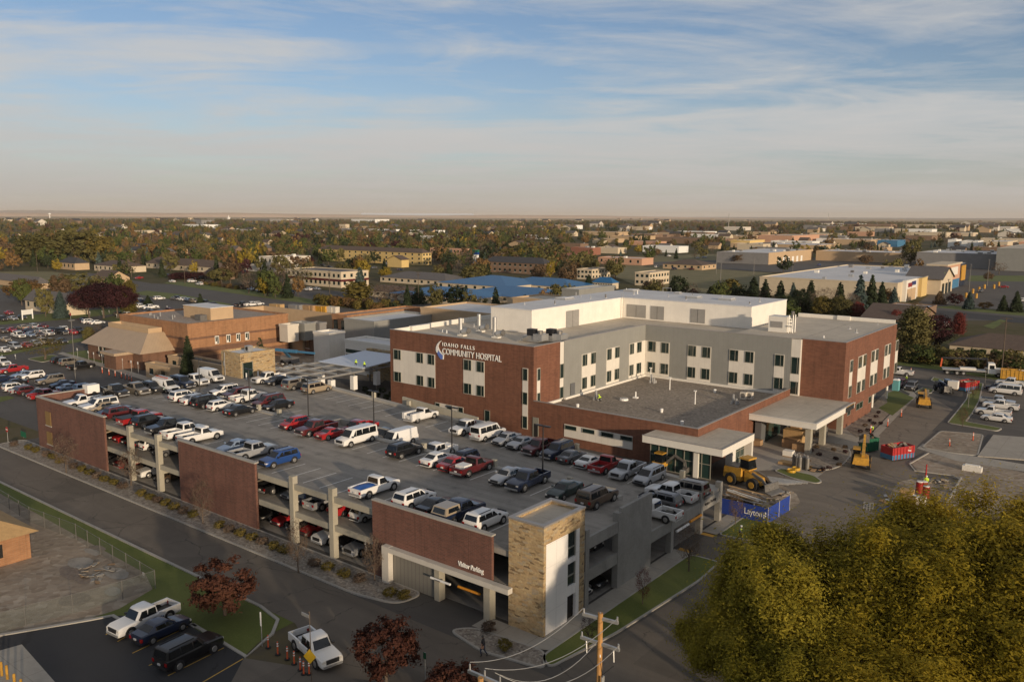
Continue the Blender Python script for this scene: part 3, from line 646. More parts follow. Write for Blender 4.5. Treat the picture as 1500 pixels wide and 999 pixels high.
# low hills on the horizon, 20 km away and more
def ridge(name, dist, px0, px1, hs, mat, depth=420):
    g = MB(); n = 90; rr = random.Random(len(name)); f_, m_, b_ = [], [], []
    for i in range(n+1):
        px = px0+(px1-px0)*i/n; d = ray(px, 318); d.z = 0; d.normalize()
        t = i/n*(len(hs)-1); k = min(int(t), len(hs)-2); h = hs[k]+(hs[k+1]-hs[k])*(t-k); h = h*(1+rr.uniform(-.05, .05))
        f_.append((d.x*dist, d.y*dist, -2)); m_.append((d.x*(dist+depth*.5), d.y*(dist+depth*.5), max(h, 1))); b_.append((d.x*(dist+depth), d.y*(dist+depth), -2))
    g.loft([f_, m_, b_], mat, closed=False, cap=False); return g.build(name, kind='structure', smooth=60)
HILLT = plain('dry_hill_grass', (.52, .35, .24), 1.0, var=.12, scale=.0015)
HILLB = plain('far_mountain', (.14, .13, .14), 1.0)
ridge('hills', 24000, -300, 1150, [70, 80, 85, 80, 95, 110, 80, 60, 90, 75, 40, 6], HILLT)
ridge('mountain', 36000, -300, 420, [130, 150, 170, 215, 150, 110, 20], HILLB, 500)
ridge('plain_rise', 30000, 900, 1900, [40, 55, 50, 45, 60, 50, 40], HILLB, 500)

def psheet(name, px, z, mat):
    g = MB(); g.sheet([P(x, y)[:2] for x, y in px], z, mat); return struct(name, g)
def round_px(q):
    out = []; n = len(q); rr = random.Random(int(q[0][0]))
    for i in range(n):
        a, b, c = q[i-1], q[i], q[(i+1) % n]; m0 = ((a[0]+b[0])/2, (a[1]+b[1])/2); m1 = ((b[0]+c[0])/2, (b[1]+c[1])/2)
        for j in range(7): t = j/7; k = rr.uniform(-1.2, 1.2); out.append(((m0[0]*(1-t)**2+2*b[0]*t*(1-t)+m1[0]*t*t)+k, (m0[1]*(1-t)**2+2*b[1]*t*(1-t)+m1[1]*t*t)+rr.uniform(-.5, .5)))
    return out
def wsheet(name, pts, z, mat):
    g = MB(); g.sheet(pts, z, mat); return struct(name, g)
def kerb(name, pts, w=.16, h=.13, mat=None, z=0.0, closed=False):
    """a raised strip along a polyline"""
    mat = mat or CURB; g = MB(); q = [Vector((p[0], p[1], 0)) for p in pts]; n = len(q); L_, R_ = [], []
    for i in range(n):
        a = q[(i-1) % n] if (i or closed) else q[i]; b = q[(i+1) % n] if (i < n-1 or closed) else q[i]
        d = (b-a).normalized(); s_ = Vector((-d.y, d.x, 0))*w/2; L_.append(q[i]+s_); R_.append(q[i]-s_)
    r_ = range(n if closed else n-1)
    for i in r_:
        j = (i+1) % n; g.prism([L_[i][:2], R_[i][:2], R_[j][:2], L_[j][:2]], z-.05, z+h, mat)
    return struct(name, g)
def round_pts(pts, r=1.5, k=5):
    out = []; n = len(pts); V = [Vector((p[0], p[1])) for p in pts]
    for i in range(n):
        a, b, c = V[i-1], V[i], V[(i+1) % n]; d0 = a-b; d1 = c-b; rr = min(r, d0.length*.45, d1.length*.45)
        p0 = b+d0.normalized()*rr; p1 = b+d1.normalized()*rr
        for j in range(k+1):
            t = j/k; out.append(tuple(p0*(1-t)**2+b*2*t*(1-t)+p1*t*t))
    return out
def island(name, pts, mat, r=1.5, h=.12, kb=True):
    q = round_pts(pts, r); g = MB(); g.prism(q, -.05, h, mat); struct(name, g)
    if kb: kerb('kerb', q, .2, h+.02, closed=True)
PP = lambda *l: [tuple(P(x, y)[:2]) for x, y in l]

# broad asphalt of the campus, streets
wsheet('parking_lot', [(-560, 57), (-139, 57), (-139, 49), (-56, 49), (-40, 48), (-18, 48), (-12, 60), (6, 150), (30, 215), (-60, 232), (-180, 238), (-300, 262), (-420, 225), (-520, 160)], .012, ASPH)
wsheet('street', [(-620, 42.2), (-57, 42.2), (-52, 40), (-50, 30), (-20, 30), (60, 42), (60, 49), (-18, 49), (-26, 49), (-34, 49), (-620, 49)], .018, ASPH_L)
wsheet('side_street', [(-34.5, 49), (-18, 49), (-22, 60), (-26, 74), (-26, 84), (-38, 84), (-38, 77.6), (-33.6, 77.6), (-33, 70)], .022, ASPH_L)
psheet('back_street', [(-60, 410), (130, 400), (250, 420), (423, 441), (560, 456), (700, 470), (700, 484), (480, 463), (351, 443), (258, 429), (120, 412), (-60, 424)], .03, ASPH)
psheet('service_yard', [(420, 447), (560, 458), (620, 500), (560, 560), (400, 545), (400, 480)], .016, DIRT)
psheet('rear_street', [(1300, 536), (1327, 538), (1400, 548), (1500, 573), (1700, 615), (1700, 660), (1500, 600), (1365, 556), (1300, 552)], .026, ASPH_L)
wsheet('driveway_dirt', [(-44, 90), (-30, 90), (-24, 104), (-22, 122), (-24, 150), (-33, 150), (-39, 122), (-44, 114), (-49, 104)], .026, ASPH_L)
psheet('driveway_dust', [(1056, 712), (1090, 690), (1180, 700), (1240, 660), (1290, 632), (1335, 584), (1362, 580), (1396, 600), (1345, 652), (1330, 682), (1345, 694), (1405, 704), (1375, 770), (1340, 830), (1150, 830), (1052, 775)], .029, DUSTY)
psheet('disturbed_ground', round_px([(1062, 716), (1084, 706), (1120, 704), (1160, 716), (1176, 736), (1150, 752), (1120, 764), (1070, 748)]), .038, DIRT)
psheet('disturbed_ground', round_px([(1310, 705), (1350, 700), (1380, 712), (1372, 745), (1330, 756), (1296, 748)]), .042, DIRT)
psheet('entrance_pavement', [(1094, 652), (1160, 560), (1250, 620), (1290, 640), (1240, 660), (1165, 685), (1210, 690), (1196, 700), (1140, 688), (1105, 690)], .032, WALK)
# front planting bed with its kerb, pavement round the stair tower
island('gravel_bed', [(-139.3, 53.2), (-139.3, 49.2), (-57, 49.2), (-52.6, 50.2), (-52.2, 53.2)], GRAVEL, 1.2, .13)
island('gravel_corner', [(-45.6, 49.6), (-41.2, 48.6), (-35.6, 49.6), (-37.2, 51.8), (-44.2, 51.2)], GRAVEL, .9, .12)
wsheet('pavement', [(-44.6, 51.3), (-37.4, 51.9), (-36.5, 52.3), (-36.9, 77.6), (-38.85, 77.6), (-38.85, 53.4), (-44.6, 53.5)], .10, WALK)
island('lawn_strip', [(-36.85, 51.0), (-35.4, 50.0), (-34.2, 58), (-33.3, 72), (-33.6, 77.4), (-36.85, 77.3)], GRASS, .9, .12)
wsheet('pavement_exit', [(-38.8, 84.2), (-37.0, 84.2), (-37.0, 91), (-38.8, 91)], .1, WALK)
island('lawn_corner', [(-36.9, 84.4), (-33.2, 85), (-32, 92), (-36.9, 91.6)], GRASS, .8, .12)
g = MB(); g.sheet([(-38.6, 77.8), (-37.1, 77.8), (-37.1, 78.5), (-38.6, 78.5)], .03, plain('tactile_yellow', (.55, .3, .05), .8, var=.1)); struct('tactile_strip', g)
g = MB(); g.sheet([(-38.6, 83.4), (-37.1, 83.4), (-37.1, 84.1), (-38.6, 84.1)], .03, MATS['tactile_yellow']); struct('tactile_strip', g)
# front-left: lawn, dirt yard, small car park
wsheet('verge', [(-300, 20), (-49.8, 20), (-50, 36), (-55.6, 36.1), (-57, 39), (-57.2, 42.2), (-300, 42.2)], .024, GRASS)
kerb('kerb', [(-300, 42.2), (-62, 42.2), (-58.6, 41.6), (-56.9, 39.8), (-55.4, 36.2), (-63.7, 36.5)], .3, .13)
wsheet('dirt_yard', [(-300, 20), (-74, 20), (-72, 27), (-71.5, 34), (-73, 38), (-77, 39.4), (-117, 40.4), (-300, 40.6)], .034, DIRT)
MORT = concrete('mortar_patch', (.285, .26, .22), stain=.4, sc=.6); WETD = plain('wet_dirt', (.19, .145, .105), .7, var=.3)
for i_, q_ in enumerate(([(118, 806), (132, 802), (150, 810), (140, 816)], [(96, 822), (118, 815), (140, 820), (132, 832), (104, 834)], [(150, 838), (172, 830), (192, 838), (184, 850), (160, 848)], [(150, 866), (168, 858), (182, 868), (160, 876)])): psheet('mortar_patch', round_px(q_), .054+.004*i_, MORT)
for i_, q_ in enumerate(([(82, 836), (100, 826), (122, 836), (128, 850), (98, 850)], [(104, 846), (126, 840), (136, 852), (118, 858)], [(82, 880), (104, 868), (136, 870), (130, 884), (92, 890)], [(122, 806), (140, 797), (158, 803), (150, 809)])): psheet('wet_patch', round_px(q_), .038+.004*i_, WETD)
wsheet('car_park', [(-74.2, 26), (-71.4, 31.6), (-70.2, 33.4), (-66.5, 36.3), (-55.6, 36.1), (-49, 33.5), (-44, 20), (-74, 20)], .040, ASPH_N)
kerb('kerb', [(-76.5, 22), (-74.2, 26), (-71.3, 31.5), (-70.6, 33.0), (-69.2, 33.0), (-66.4, 36.4), (-63, 36.4)], .35, .13)
psheet('concrete_apron', [(-60, 960), (0, 953), (32, 944), (84, 1003), (60, 1060), (-80, 1060)], .046, WALK)
wsheet('side_drive', [(-55.4, 36), (-50.2, 38.2), (-46, 39.4), (-20, 40), (-20, 20), (-48, 20), (-52, 32)], .044, ASPH_L)
island('lawn_front', [(-46.5, 38.6), (-40.5, 41.6), (-36, 42), (-20, 42), (-20, 20), (-44, 20)], GRASS, 1.5, .12)
g = MB()
for x0, y0, x1, y1 in [(155, 930, 200, 903), (172, 940, 215, 915), (194, 957, 275, 918), (218, 975, 240, 965), (246, 990, 328, 949), (296, 1000, 356, 965)]:
    a, b = P(x0, y0), P(x1, y1); d = (b-a).normalized(); s_ = Vector((-d.y, d.x, 0))*.05
    g.sheet([(a+s_)[:2], (a-s_)[:2], (b-s_)[:2], (b+s_)[:2]], .046, YSTR)
struct('stall_lines', g)
# right: islands and dug ground beyond the drive
island('dirt_island', PP((1350, 656), (1378, 632), (1440, 637), (1432, 668), (1395, 664)), DIRT, 1.0, .12)
g = MB(); g.prism(PP((1432, 669), (1455, 638), (1560, 646), (1570, 680)), -.02, .16, WALK); struct('slab', g)
psheet('dug_ground', [(1332, 676), (1362, 664), (1500, 692), (1580, 700), (1580, 900), (1380, 800), (1350, 712), (1410, 705), (1390, 697), (1345, 690)], .034, DIRT)
psheet('pavement', [(1343, 657), (1352, 650), (1400, 664), (1580, 693), (1580, 704), (1400, 675)], .05, WALK)
kerb('kerb', PP((1375, 770), (1388, 735), (1408, 700)), .2, .15)
kerb('kerb', PP((1360, 664), (1332, 680), (1340, 690), (1395, 697), (1405, 702)), .2, .14)
island('lawn_car_park', PP((1388, 620), (1402, 603), (1416, 585), (1422, 560), (1440, 562), (1434, 588), (1424, 606), (1414, 618), (1468, 628), (1460, 632)), GRASS, .7, .12)
island('gravel_planting', PP((1162, 668), (1176, 662), (1200, 646), (1240, 652), (1247, 666), (1234, 682), (1210, 690), (1172, 684)), ROOFGR, 1.6, .1)
island('lawn_island', PP((1134, 690), (1145, 687), (1192, 697), (1204, 706), (1196, 709), (1160, 701)), GRASS, 1.0, .12)
psheet('gravel_planting', [(1240, 629), (1300, 572), (1312, 565), (1318, 590), (1276, 634), (1255, 641)], .05, ROOFGR)
psheet('pavement', [(1270, 642), (1333, 577), (1310, 566), (1330, 562), (1343, 580), (1282, 644)], .054, WALK)
psheet('lawn', [(1287, 598), (1300, 590), (1296, 577), (1312, 572), (1339, 583), (1307, 609)], .06, GRASS)
psheet('lawn', [(1300, 522), (1390, 535), (1480, 548), (1530, 560), (1530, 572), (1480, 560), (1383, 543), (1300, 533)], .05, GRASS)
island('lawn_island', PP((1364, 557), (1368, 553), (1384, 557), (1374, 562)), GRASS, .5, .1); island('lawn_island', PP((1340, 575), (1352, 568), (1368, 571), (1364, 576), (1350, 578)), GRASS, .5, .1)
# left lots: grass strips and islands
psheet('lawn', [(-40, 470), (30, 463), (110, 456), (165, 452), (200, 451), (196, 457), (110, 467), (40, 473), (-40, 479)], .05, GRASS)
psheet('lawn', [(-20, 519), (40, 511), (95, 500), (128, 493), (128, 499), (60, 511), (-20, 526)], .05, GRASS)
island('lawn_island', PP((40, 526), (75, 520), (92, 524), (62, 531)), GRASS, 1.0, .1)
psheet('lawn', [(90, 518), (128, 513), (170, 534), (160, 537), (115, 525)], .05, GRASS)
psheet('pavement', [(84, 518), (92, 516), (170, 538), (243, 560), (236, 565), (160, 541)], .055, WALK)
psheet('lawn', [(148, 468), (165, 463), (195, 465), (192, 474), (172, 472)], .05, GRASS)
psheet('lawn', [(-30, 585), (12, 580), (22, 583), (-10, 592), (-30, 596)], .05, GRASS)
psheet('lawn', [(240, 415), (300, 424), (420, 441), (480, 448), (700, 472), (700, 466), (480, 443), (430, 434), (300, 416), (250, 412)], .05, GRASS)
psheet('verge', [(190, 430), (215, 426), (262, 431), (340, 446), (330, 450), (262, 440)], .05, GRASS)
psheet('field', [(-120, 408), (0, 398), (75, 398), (140, 406), (100, 420), (30, 422), (-120, 430)], .04, GRASS_D)
psheet('field', [(905, 388), (1000, 391), (1130, 400), (1160, 410), (1110, 425), (1040, 432), (960, 430), (900, 405)], .04, GRASS_D)
psheet('field', [(880, 377), (1060, 372), (1060, 381), (900, 386)], .04, GRASS_D)
psheet('far_lot', [(900, 386), (1060, 381), (1500, 372), (1600, 380), (1600, 392), (1400, 393), (1130, 399), (1000, 391)], .045, ASPH)
psheet('store_lot', [(1330, 470), (1345, 444), (1398, 404), (1410, 393), (1640, 390), (1640, 480), (1500, 470)], .05, ASPH)
psheet('lawn', [(1368, 450), (1395, 448), (1500, 458), (1640, 474), (1640, 482), (1500, 463), (1420, 456)], .06, GRASS)
psheet('lawn', [(1420, 404), (1640, 404), (1640, 414), (1418, 412)], .06, GRASS)
psheet('lawn', [(1440, 478), (1465, 468), (1475, 470), (1455, 482)], .06, GRASS)
psheet('lawn', [(1375, 476), (1410, 480), (1400, 486), (1370, 481)], .06, GRASS)
psheet('retail_street', [(1300, 462), (1345, 452), (1500, 466), (1700, 486), (1700, 500), (1500, 474), (1400, 465), (1330, 472)], .055, ASPH_N)
# air
def haze():
    m = bpy.data.materials.new('valley_air'); m.use_nodes = True; nt = m.node_tree; nt.nodes.remove(nt.nodes['Principled BSDF'])
    v = N(nt, 'ShaderNodeVolumePrincipled'); v.inputs['Color'].default_value = (.93, .86, .77, 1); v.inputs['Density'].default_value = HAZE_D; v.inputs['Anisotropy'].default_value = 0.0
    L(nt, v.outputs[0], nt.nodes['Material Output'].inputs['Volume'])
    g = MB(); g.box(-46000, -46000, -3, 46000, 46000, 260, m); g.build('haze', kind='stuff')
HAZE_D = 3.0e-5
# ------------------------------------------------------------------ parking garage
GX0, GX1, GY0, GY1, DZ, S2 = -133.6, -38.9, 53.6, 89.0, 6.65, 3.6
def zramp(x): return min(DZ, 3.65+(-39-x)*.0445)
gar = thing('parking_garage', 'two storey open concrete parking garage with brick front panels and cars on its roof', 'parking garage', (-86, 71, 0))
def gp(name, mb, **k): return mb.build(name, gar, **k)
P2X = PY(267, 700, 53.5).x
g = MB()
g.box(GX0+.05, GY0+.02, DZ-.5, GX1-.02, 71.1, DZ, DECK); g.box(GX0+.05, 71.1, DZ-.5, -107.0, GY1, DZ, DECK); gp('roof_deck', g)
g = MB(); xs = [-107.0, -100, -90, -80, -70, -60, -50, -38.92]
rt_, rb_ = [], []
for x in xs: rt_.append(zramp(x)); rb_.append(zramp(x)-.5)
for i in range(len(xs)-1):
    a, b = xs[i], xs[i+1]
    v = [(a, 72, rb_[i]), (b, 72, rb_[i+1]), (b, GY1, rb_[i+1]), (a, GY1, rb_[i]), (a, 72, rt_[i]), (b, 72, rt_[i+1]), (b, GY1, rt_[i+1]), (a, GY1, rt_[i])]
    g.add(v, [(3, 2, 1, 0), (4, 5, 6, 7)] + ([(1, 2, 6, 5)] if i == len(xs)-2 else []) + [(0, 1, 5, 4), (2, 3, 7, 6)], DECK)
gp('ramp', g)
g = MB(); g.box(GX0+.05, GY0+.02, S2-.5, GX1-.02, 71.0, S2, DECK); gp('middle_slab', g)
g = MB(); g.box(GX0+.4, GY0+.4, .03, GX1-.3, GY1, .06, DECK); gp('ground_floor', g)
# edge beams seen in the openings
for z, h in ((DZ, .62), (S2, .62)):
    for xa, xb in ((-112.6, P2X), (-78.0, -59.0)): g = MB(); g.box(xa, GY0-.12, z-h, xb, GY0+.02, z+.02, CONC_S); gp('edge_beam', g)
    g = MB(); g.box(GX1-.02, 59.7, z-1.05, GX1+.25, 66.0, z+.05, CONC); gp('edge_beam', g)
g = MB(); g.box(GX1-.02, 72.0, zramp(-39)-1.15, GX1+.25, 88.9, zramp(-39)+.04, CONC); gp('edge_beam', g)
for px, py in ((193, 704), (234, 720), (426, 797), (484, 819)):
    x = P(px, py).x; g = MB()
    g.box(x-.32, GY0-.3, 0, x+.32, GY0+.35, DZ+.85, CONC_S)
    for z in (DZ-.6, S2-.6): g.prism([(x-.32, GY0+.36), (x+.32, GY0+.36), (x+.32, GY0+1.5), (x-.32, GY0+1.5)], z-.7, z, CONC_S)
    gp('column', g)
for y in (60.2, 65.8): 
    g = MB(); g.box(GX1-.35, y-.3, 0, GX1+.3, y+.3, DZ+.85, CONC); gp('column', g)
for y in (76.6, 83.6, 88.6):
    g = MB(); g.box(GX1-.35, y-.3, 0, GX1+.3, y+.3, 4.75, CONC); gp('column', g)
g = MB(); g.box(GX1-.05, 66.1, 0, GX1+.28, 72.0, 7.85, CONC); gp('shear_wall', g, label='tall bare concrete shear wall panel')
# inner columns and far walls so that the lower levels are dark
for x in range(-126, -44, 9):
    g = MB(); g.box(x-.3, 62.5, 0, x+.3, 63.1, DZ-.5, CONC_S); gp('column', g)
g = MB(); g.box(GX0+.1, 71.1, 0, -45, 71.4, S2+2.5, CONC); gp('inner_wall', g)
# brick panels with openings and coping
def panel(x0, x1, z0=0.0, zt=7.72, hole=None):
    g = MB(); y0, y1 = GY0-.42, GY0-.13
    if hole:
        a, b, t = hole; g.box(x0, y0, z0, a, y1, zt, BRICK_G); g.box(a, y0, t, b, y1, zt, BRICK_G)
        if b < x1: g.box(b, y0, z0, x1, y1, zt, BRICK_G)
    else: g.box(x0, y0, z0, x1, y1, zt, BRICK_G)
    g.box(x0-.03, y0-.05, zt, x1+.03, y1+.22, zt+.13, CURB); return gp('brick_panel', g)
panel(-133.6, -112.6); panel(P2X, -78.1); panel(-59.0, -43.9, hole=(-57.0, -43.9, 3.15))
g = MB(); x_ = GX0
g.box(x_-.35, GY0-.13, 0, x_-.05, 53.6+9, 7.72, BRICK_G); g.box(x_-.38, GY0-.13, 7.72, x_+.05, 53.6+9, 7.85, CURB); gp('brick_panel', g)
g = MB()                                                           # louvred openings of the left panel
for z0, z1 in ((3.9, 6.0), (1.0, 2.9)):
    g.box(-130.6, GY0-.5, z0, -128.9, GY0-.425, z1, plain('bronze_screen%d' % int(z0), (.22, .14, .05), .5)); g.box(-130.75, GY0-.52, z0-.15, -128.75, GY0-.43, z0, CURB)
gp('louvre', g)
# entrance portal and sign
PORT = concrete('portal_panel', (.52, .49, .43), stain=.12)
g = MB(); y0 = GY0-1.05
g.box(-57.1, y0, .1, -56.2, GY0-.43, 3.78, PORT); g.box(-56.2, y0, 3.28, -41.6, GY0-.43, 3.76, PORT); gp('portal_frame', g)
g = MB(); g.box(-56.2, GY0-.38, .1, -50.6, GY0-.15, 3.15, seamed('corrugated_grey', (.19, .18, .155), .5, dark=.6)); gp('shutter_wall', g)
g = MB(); g.box(-50.6, GY0-.6, .02, -50.0, GY0+.2, 3.15, CONC_S); gp('column', g); g = MB(); g.box(-44.6, GY0-.7, .02, -43.9, GY0+.1, 3.15, CONC_S); gp('column', g)
text('Visitor Parking', .62, WHT, gar, 'sign_lettering', face_mtx((-47.75, GY0-.46, 4.12), '-y'), .04, 1, 1.02, .012, width=2.95)
g = MB(); g.tube((-50.75, 52.7, 2.28), (-48.35, 52.7, 2.28), .11, .11, WHT, 8); gp('clearance_bar', g, label='white clearance bar with dark lettering')
text('CLEARANCE', .13, BLACKM, gar, 'sign_lettering', face_mtx((-50.2, 52.585, 2.22), '-y'), .01)
g = MB(); g.tube((-48.0, 53.4, 1.95), (-45.4, 53.4, 1.95), .12, .12, plain('bar_orange', (.75, .3, .02), .5), 8); gp('clearance_bar', g, label='orange clearance bar')
xx = GX1+.35
g = MB(); g.tube((xx, 77.4, 2.15), (xx, 80.2, 2.15), .14, .14, WHT, 8); gp('clearance_bar', g, label='white clearance bar'); g = MB(); g.tube((xx, 80.6, 2.3), (xx, 83.3, 2.3), .14, .14, MATS['bar_orange'], 8); gp('clearance_bar', g, label='orange clearance bar')
text('Visitor Parking', .5, BLACKM, gar, 'sign_lettering', face_mtx((GX1+.27, 84.3, 3.0), '+x'), .02)
# kerbs, walls and pedestals of the roof deck
g = MB()
g.box(-107, 71.1, DZ-.5, -88.4, 71.95, DZ+.18, CURB); g.box(-88.4, 69.0, DZ, -88.05, 74.2, DZ+.75, CURB); g.box(-88.05, 73.9, DZ-.5, -78.6, 74.2, DZ+.75, CURB); g.box(-78.6, 71.1, DZ-.5, -42, 71.98, DZ+.18, CURB)
g.box(-88.0, 71.1, DZ-.5, -78.6, 73.9, DZ-.005, DECK)
gp('centre_kerb', g)
g = MB()
for i in range(len(xs)-1):
    a, b = xs[i], xs[i+1]; z0, z1 = zramp(a)+.38, zramp(b)+.38
    v = [(a, GY1-.85, z0-1.4), (b, GY1-.85, z1-1.4), (b, GY1+.05, z1-1.4), (a, GY1+.05, z0-1.4), (a, GY1-.85, z0), (b, GY1-.85, z1), (b, GY1+.05, z1), (a, GY1+.05, z0)]
    g.add(v, [(4, 5, 6, 7), (0, 1, 5, 4), (2, 3, 7, 6)], CURB)
g.box(-133.6, GY1-.5, DZ, -107, GY1+.05, DZ+.45, CURB); g.box(GX1-.9, 86.8, 3.0, GX1+.1, GY1+.05, zramp(-39)+.42, CURB)
gp('back_kerb', g)
def pedestal(x, y, z, w=.55, d=.45, h=1.0):
    g = MB(); g.box(x-w/2, y-d/2, z-.3, x+w/2, y+d/2, z+h, CONC_S); gp('pedestal', g)
for px, Y in ((283, 71.5), (379, 71.5), (409, 71.5), (621, 71.5), (724, 71.5), (835, 71.5), (325, 71.5)): pedestal(onrow(px, Y, DZ+.5), Y, DZ)
for px in (548, 599, 716, 845, 1000): 
    x = onrow(px, 88.6, 5.5); pedestal(x, 88.6, zramp(x)+.3)
x0 = onrow(590, 89.2, 6.5); x1 = onrow(700, 89.2, 5.5)
g = MB(); g.add([(x0, 89.1, zramp(x0)), (x1, 89.1, zramp(x1)), (x1, 89.4, zramp(x1)), (x0, 89.4, zramp(x0)), (x0, 89.1, zramp(x0)+1.5), (x1, 89.1, zramp(x1)+1.2), (x1, 89.4, zramp(x1)+1.2), (x0, 89.4, zramp(x0)+1.5)], [(0, 1, 5, 4), (1, 2, 6, 5), (2, 3, 7, 6), (3, 0, 4, 7), (4, 5, 6, 7)], CONC_S); gp('back_wall', g)
# painted stalls
g = MB(); st = 2.74
def stripe(x, y0, y1, zf):
    v = [(x-.07, y0, zf(x)+.006), (x+.07, y0, zf(x)+.006), (x+.07, y1, zf(x)+.006), (x-.07, y1, zf(x)+.006)]; g.add(v, [(0, 1, 2, 3)], STRIPE)
fz = lambda x: DZ
x = -76.7-20*st
while x < -44:
    if x > -132: stripe(x, 54.4, 59.0, fz); stripe(x-.4, 66.4, 71.0, fz)
    x += st
x = -105.5
while x < -41:
    stripe(x, 72.2, 76.6, zramp); stripe(x, 83.2, 87.9, zramp); x += st
gp('stall_lines', g)
# stair and lift tower at the street corner
WTOWER = seamed('white_tower_panel', (.82, .80, .76), 2.4, .5, dark=.8, hstep=2.0)
tw = thing('stair_tower', 'tall stone clad stair tower with white panel side at the garage street corner', 'stair tower', (-40.5, 56.5, 0))
tx0, tx1, ty0, ty1, th = -42.25, -38.55, 53.45, 59.6, 9.7
g = MB()
g.box(tx0, ty0, 0, tx1, ty0+.35, th, STONE); g.box(tx0, ty1-.35, 0, tx1, ty1, th, STONE); g.box(tx0, ty0+.35, 0, tx0+.3, ty1-.35, th, STONE)
g.box(tx1-.3, ty0+.35, 8.15, tx1, ty1-.35, th, STONE); g.box(tx1-.3, ty1-.75, 0, tx1-.001, ty1-.35, 8.15, STONE); g.build('stone_wall', tw)
g = MB(); g.box(tx1-.25, ty0+.35, .05, tx1-.06, 57.1, 8.15, WTOWER); g.box(tx1-.3, 58.35, .05, tx1-.02, ty1-.75, 8.15, WTOWER)
for z0, z1 in ((2.35, 3.2), (5.3, 5.75)): g.box(tx1-.25, 57.1, z0, tx1-.06, 58.35, z1, WTOWER)
g.build('panel_wall', tw)
g = MB(); g.box(tx0-.06, ty0-.06, th, tx1+.06, ty0+.4, th+.16, CAP); g.box(tx0-.06, ty1-.4, th, tx1+.06, ty1+.06, th+.16, CAP); g.box(tx0-.06, ty0+.4, th, tx0+.4, ty1-.4, th+.16, CAP); g.box(tx1-.4, ty0+.4, th, tx1+.06, ty1-.4, th+.16, CAP)
g.build('coping', tw); g = MB(); g.box(tx0+.3, ty0+.35, th-.35, tx1-.3, ty1-.35, th-.25, MEMBT); g.build('roof', tw)
for z0, z1 in ((3.2, 5.3), (5.75, 8.15)):
    g = MB(); g.box(tx1-.28, 57.1, z0, tx1-.22, 58.35, z1, GLASS); f_ = MB(); f_.box(tx1-.3, 57.1, z0, tx1-.1, 57.18, z1, FRAME); f_.box(tx1-.3, 58.27, z0, tx1-.1, 58.35, z1, FRAME); f_.box(tx1-.3, 57.18, z0+.9, tx1-.1, 58.27, z0+.97, FRAME)
    w_ = f_.build('window', tw); g.build('pane', w_)
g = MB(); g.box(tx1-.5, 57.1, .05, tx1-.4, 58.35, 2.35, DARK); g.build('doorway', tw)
# stair tower at the back corner of the deck
C_ = P(353, 554.5, DZ); sx1, sy0 = C_.x, C_.y; sx0 = PY(324, 520, sy0).x; sy1 = PX(403, 530, sx1).y; sh = PX(353, 518, sx1).z
t2 = thing('stair_tower', 'low square stone clad stair tower at the far back corner of the garage roof', 'stair tower', (sx0, sy0, 0))
g = MB(); g.box(sx0, sy0, 0, sx1, sy1, sh-.4, STONE); g.box(sx0, sy0, sh-.4, sx1, sy0+.25, sh, STONE); g.box(sx0, sy1-.25, sh-.4, sx1, sy1, sh, STONE); g.box(sx0, sy0+.25, sh-.4, sx0+.25, sy1-.25, sh, STONE); g.box(sx1-.25, sy0+.25, sh-.4, sx1, sy1-.25, sh, STONE); g.build('stone_wall', t2)
g = MB(); g.box(sx0+.25, sy0+.25, sh-.38, sx1-.25, sy1-.25, sh-.3, MEMB); g.build('roof', t2)
g = MB(); g.box(sx1, sy0+.5, DZ, sx1+.06, sy0+2.4, DZ+2.7, GLASS); g.box(sx1, sy0+.35, DZ, sx1+.1, sy0+.5, DZ+2.8, FRAME); g.box(sx1, sy0+2.4, DZ, sx1+.1, sy0+2.52, DZ+2.8, FRAME); g.build('glass_door', t2)
g = MB(); g.box(sx1-3, sy0+3, sh-.3, sx1-1.9, sy0+4, sh+.8, GALV); g.tube((sx1-2.4, sy0+2.98, sh+.3), (sx1-2.4, sy0+3.02, sh+.3), .35, .35, DARK, 12); u_ = g.build('roof_unit', None); tag(u_, 'small grey condenser unit on the low stone tower', 'condenser')
g = MB()
for yy in (sy0+.3, sy0+2.7): g.tube((sx1+1.2, yy, DZ), (sx1+1.2, yy, DZ+1.1), .12, .12, WHT, 8); tag(g.build('bollard'), f"white bollard {'left' if yy < sy0+1 else 'right'} of the glass door of the low stone tower", 'bollard', 'bollards at the stone tower door'); g = MB()
g = MB(); g.tube((sx0+1.2, sy0-.12, DZ), (sx0+1.2, sy0-.12, sh-.2), .08, .08, GALV, 6); g.box(sx0+.8, sy0-.2, DZ+1.8, sx0+1.1, sy0-.01, DZ+2.6, GALV); g.build('conduit', t2)

# ------------------------------------------------------------------ hospital
hos = thing('hospital', 'three storey brick and grey panel hospital with white rooftop storey and entrance canopies', 'hospital', (-75, 125, 0))
def hp(name, mb, **k): return mb.build(name, hos, **k)
HZ = 14.75; YF = 104.5; XW = -77.7; YI = 140.2; XR = -40.8; YR = 141.5; XL = -110.2; YB = 173.0
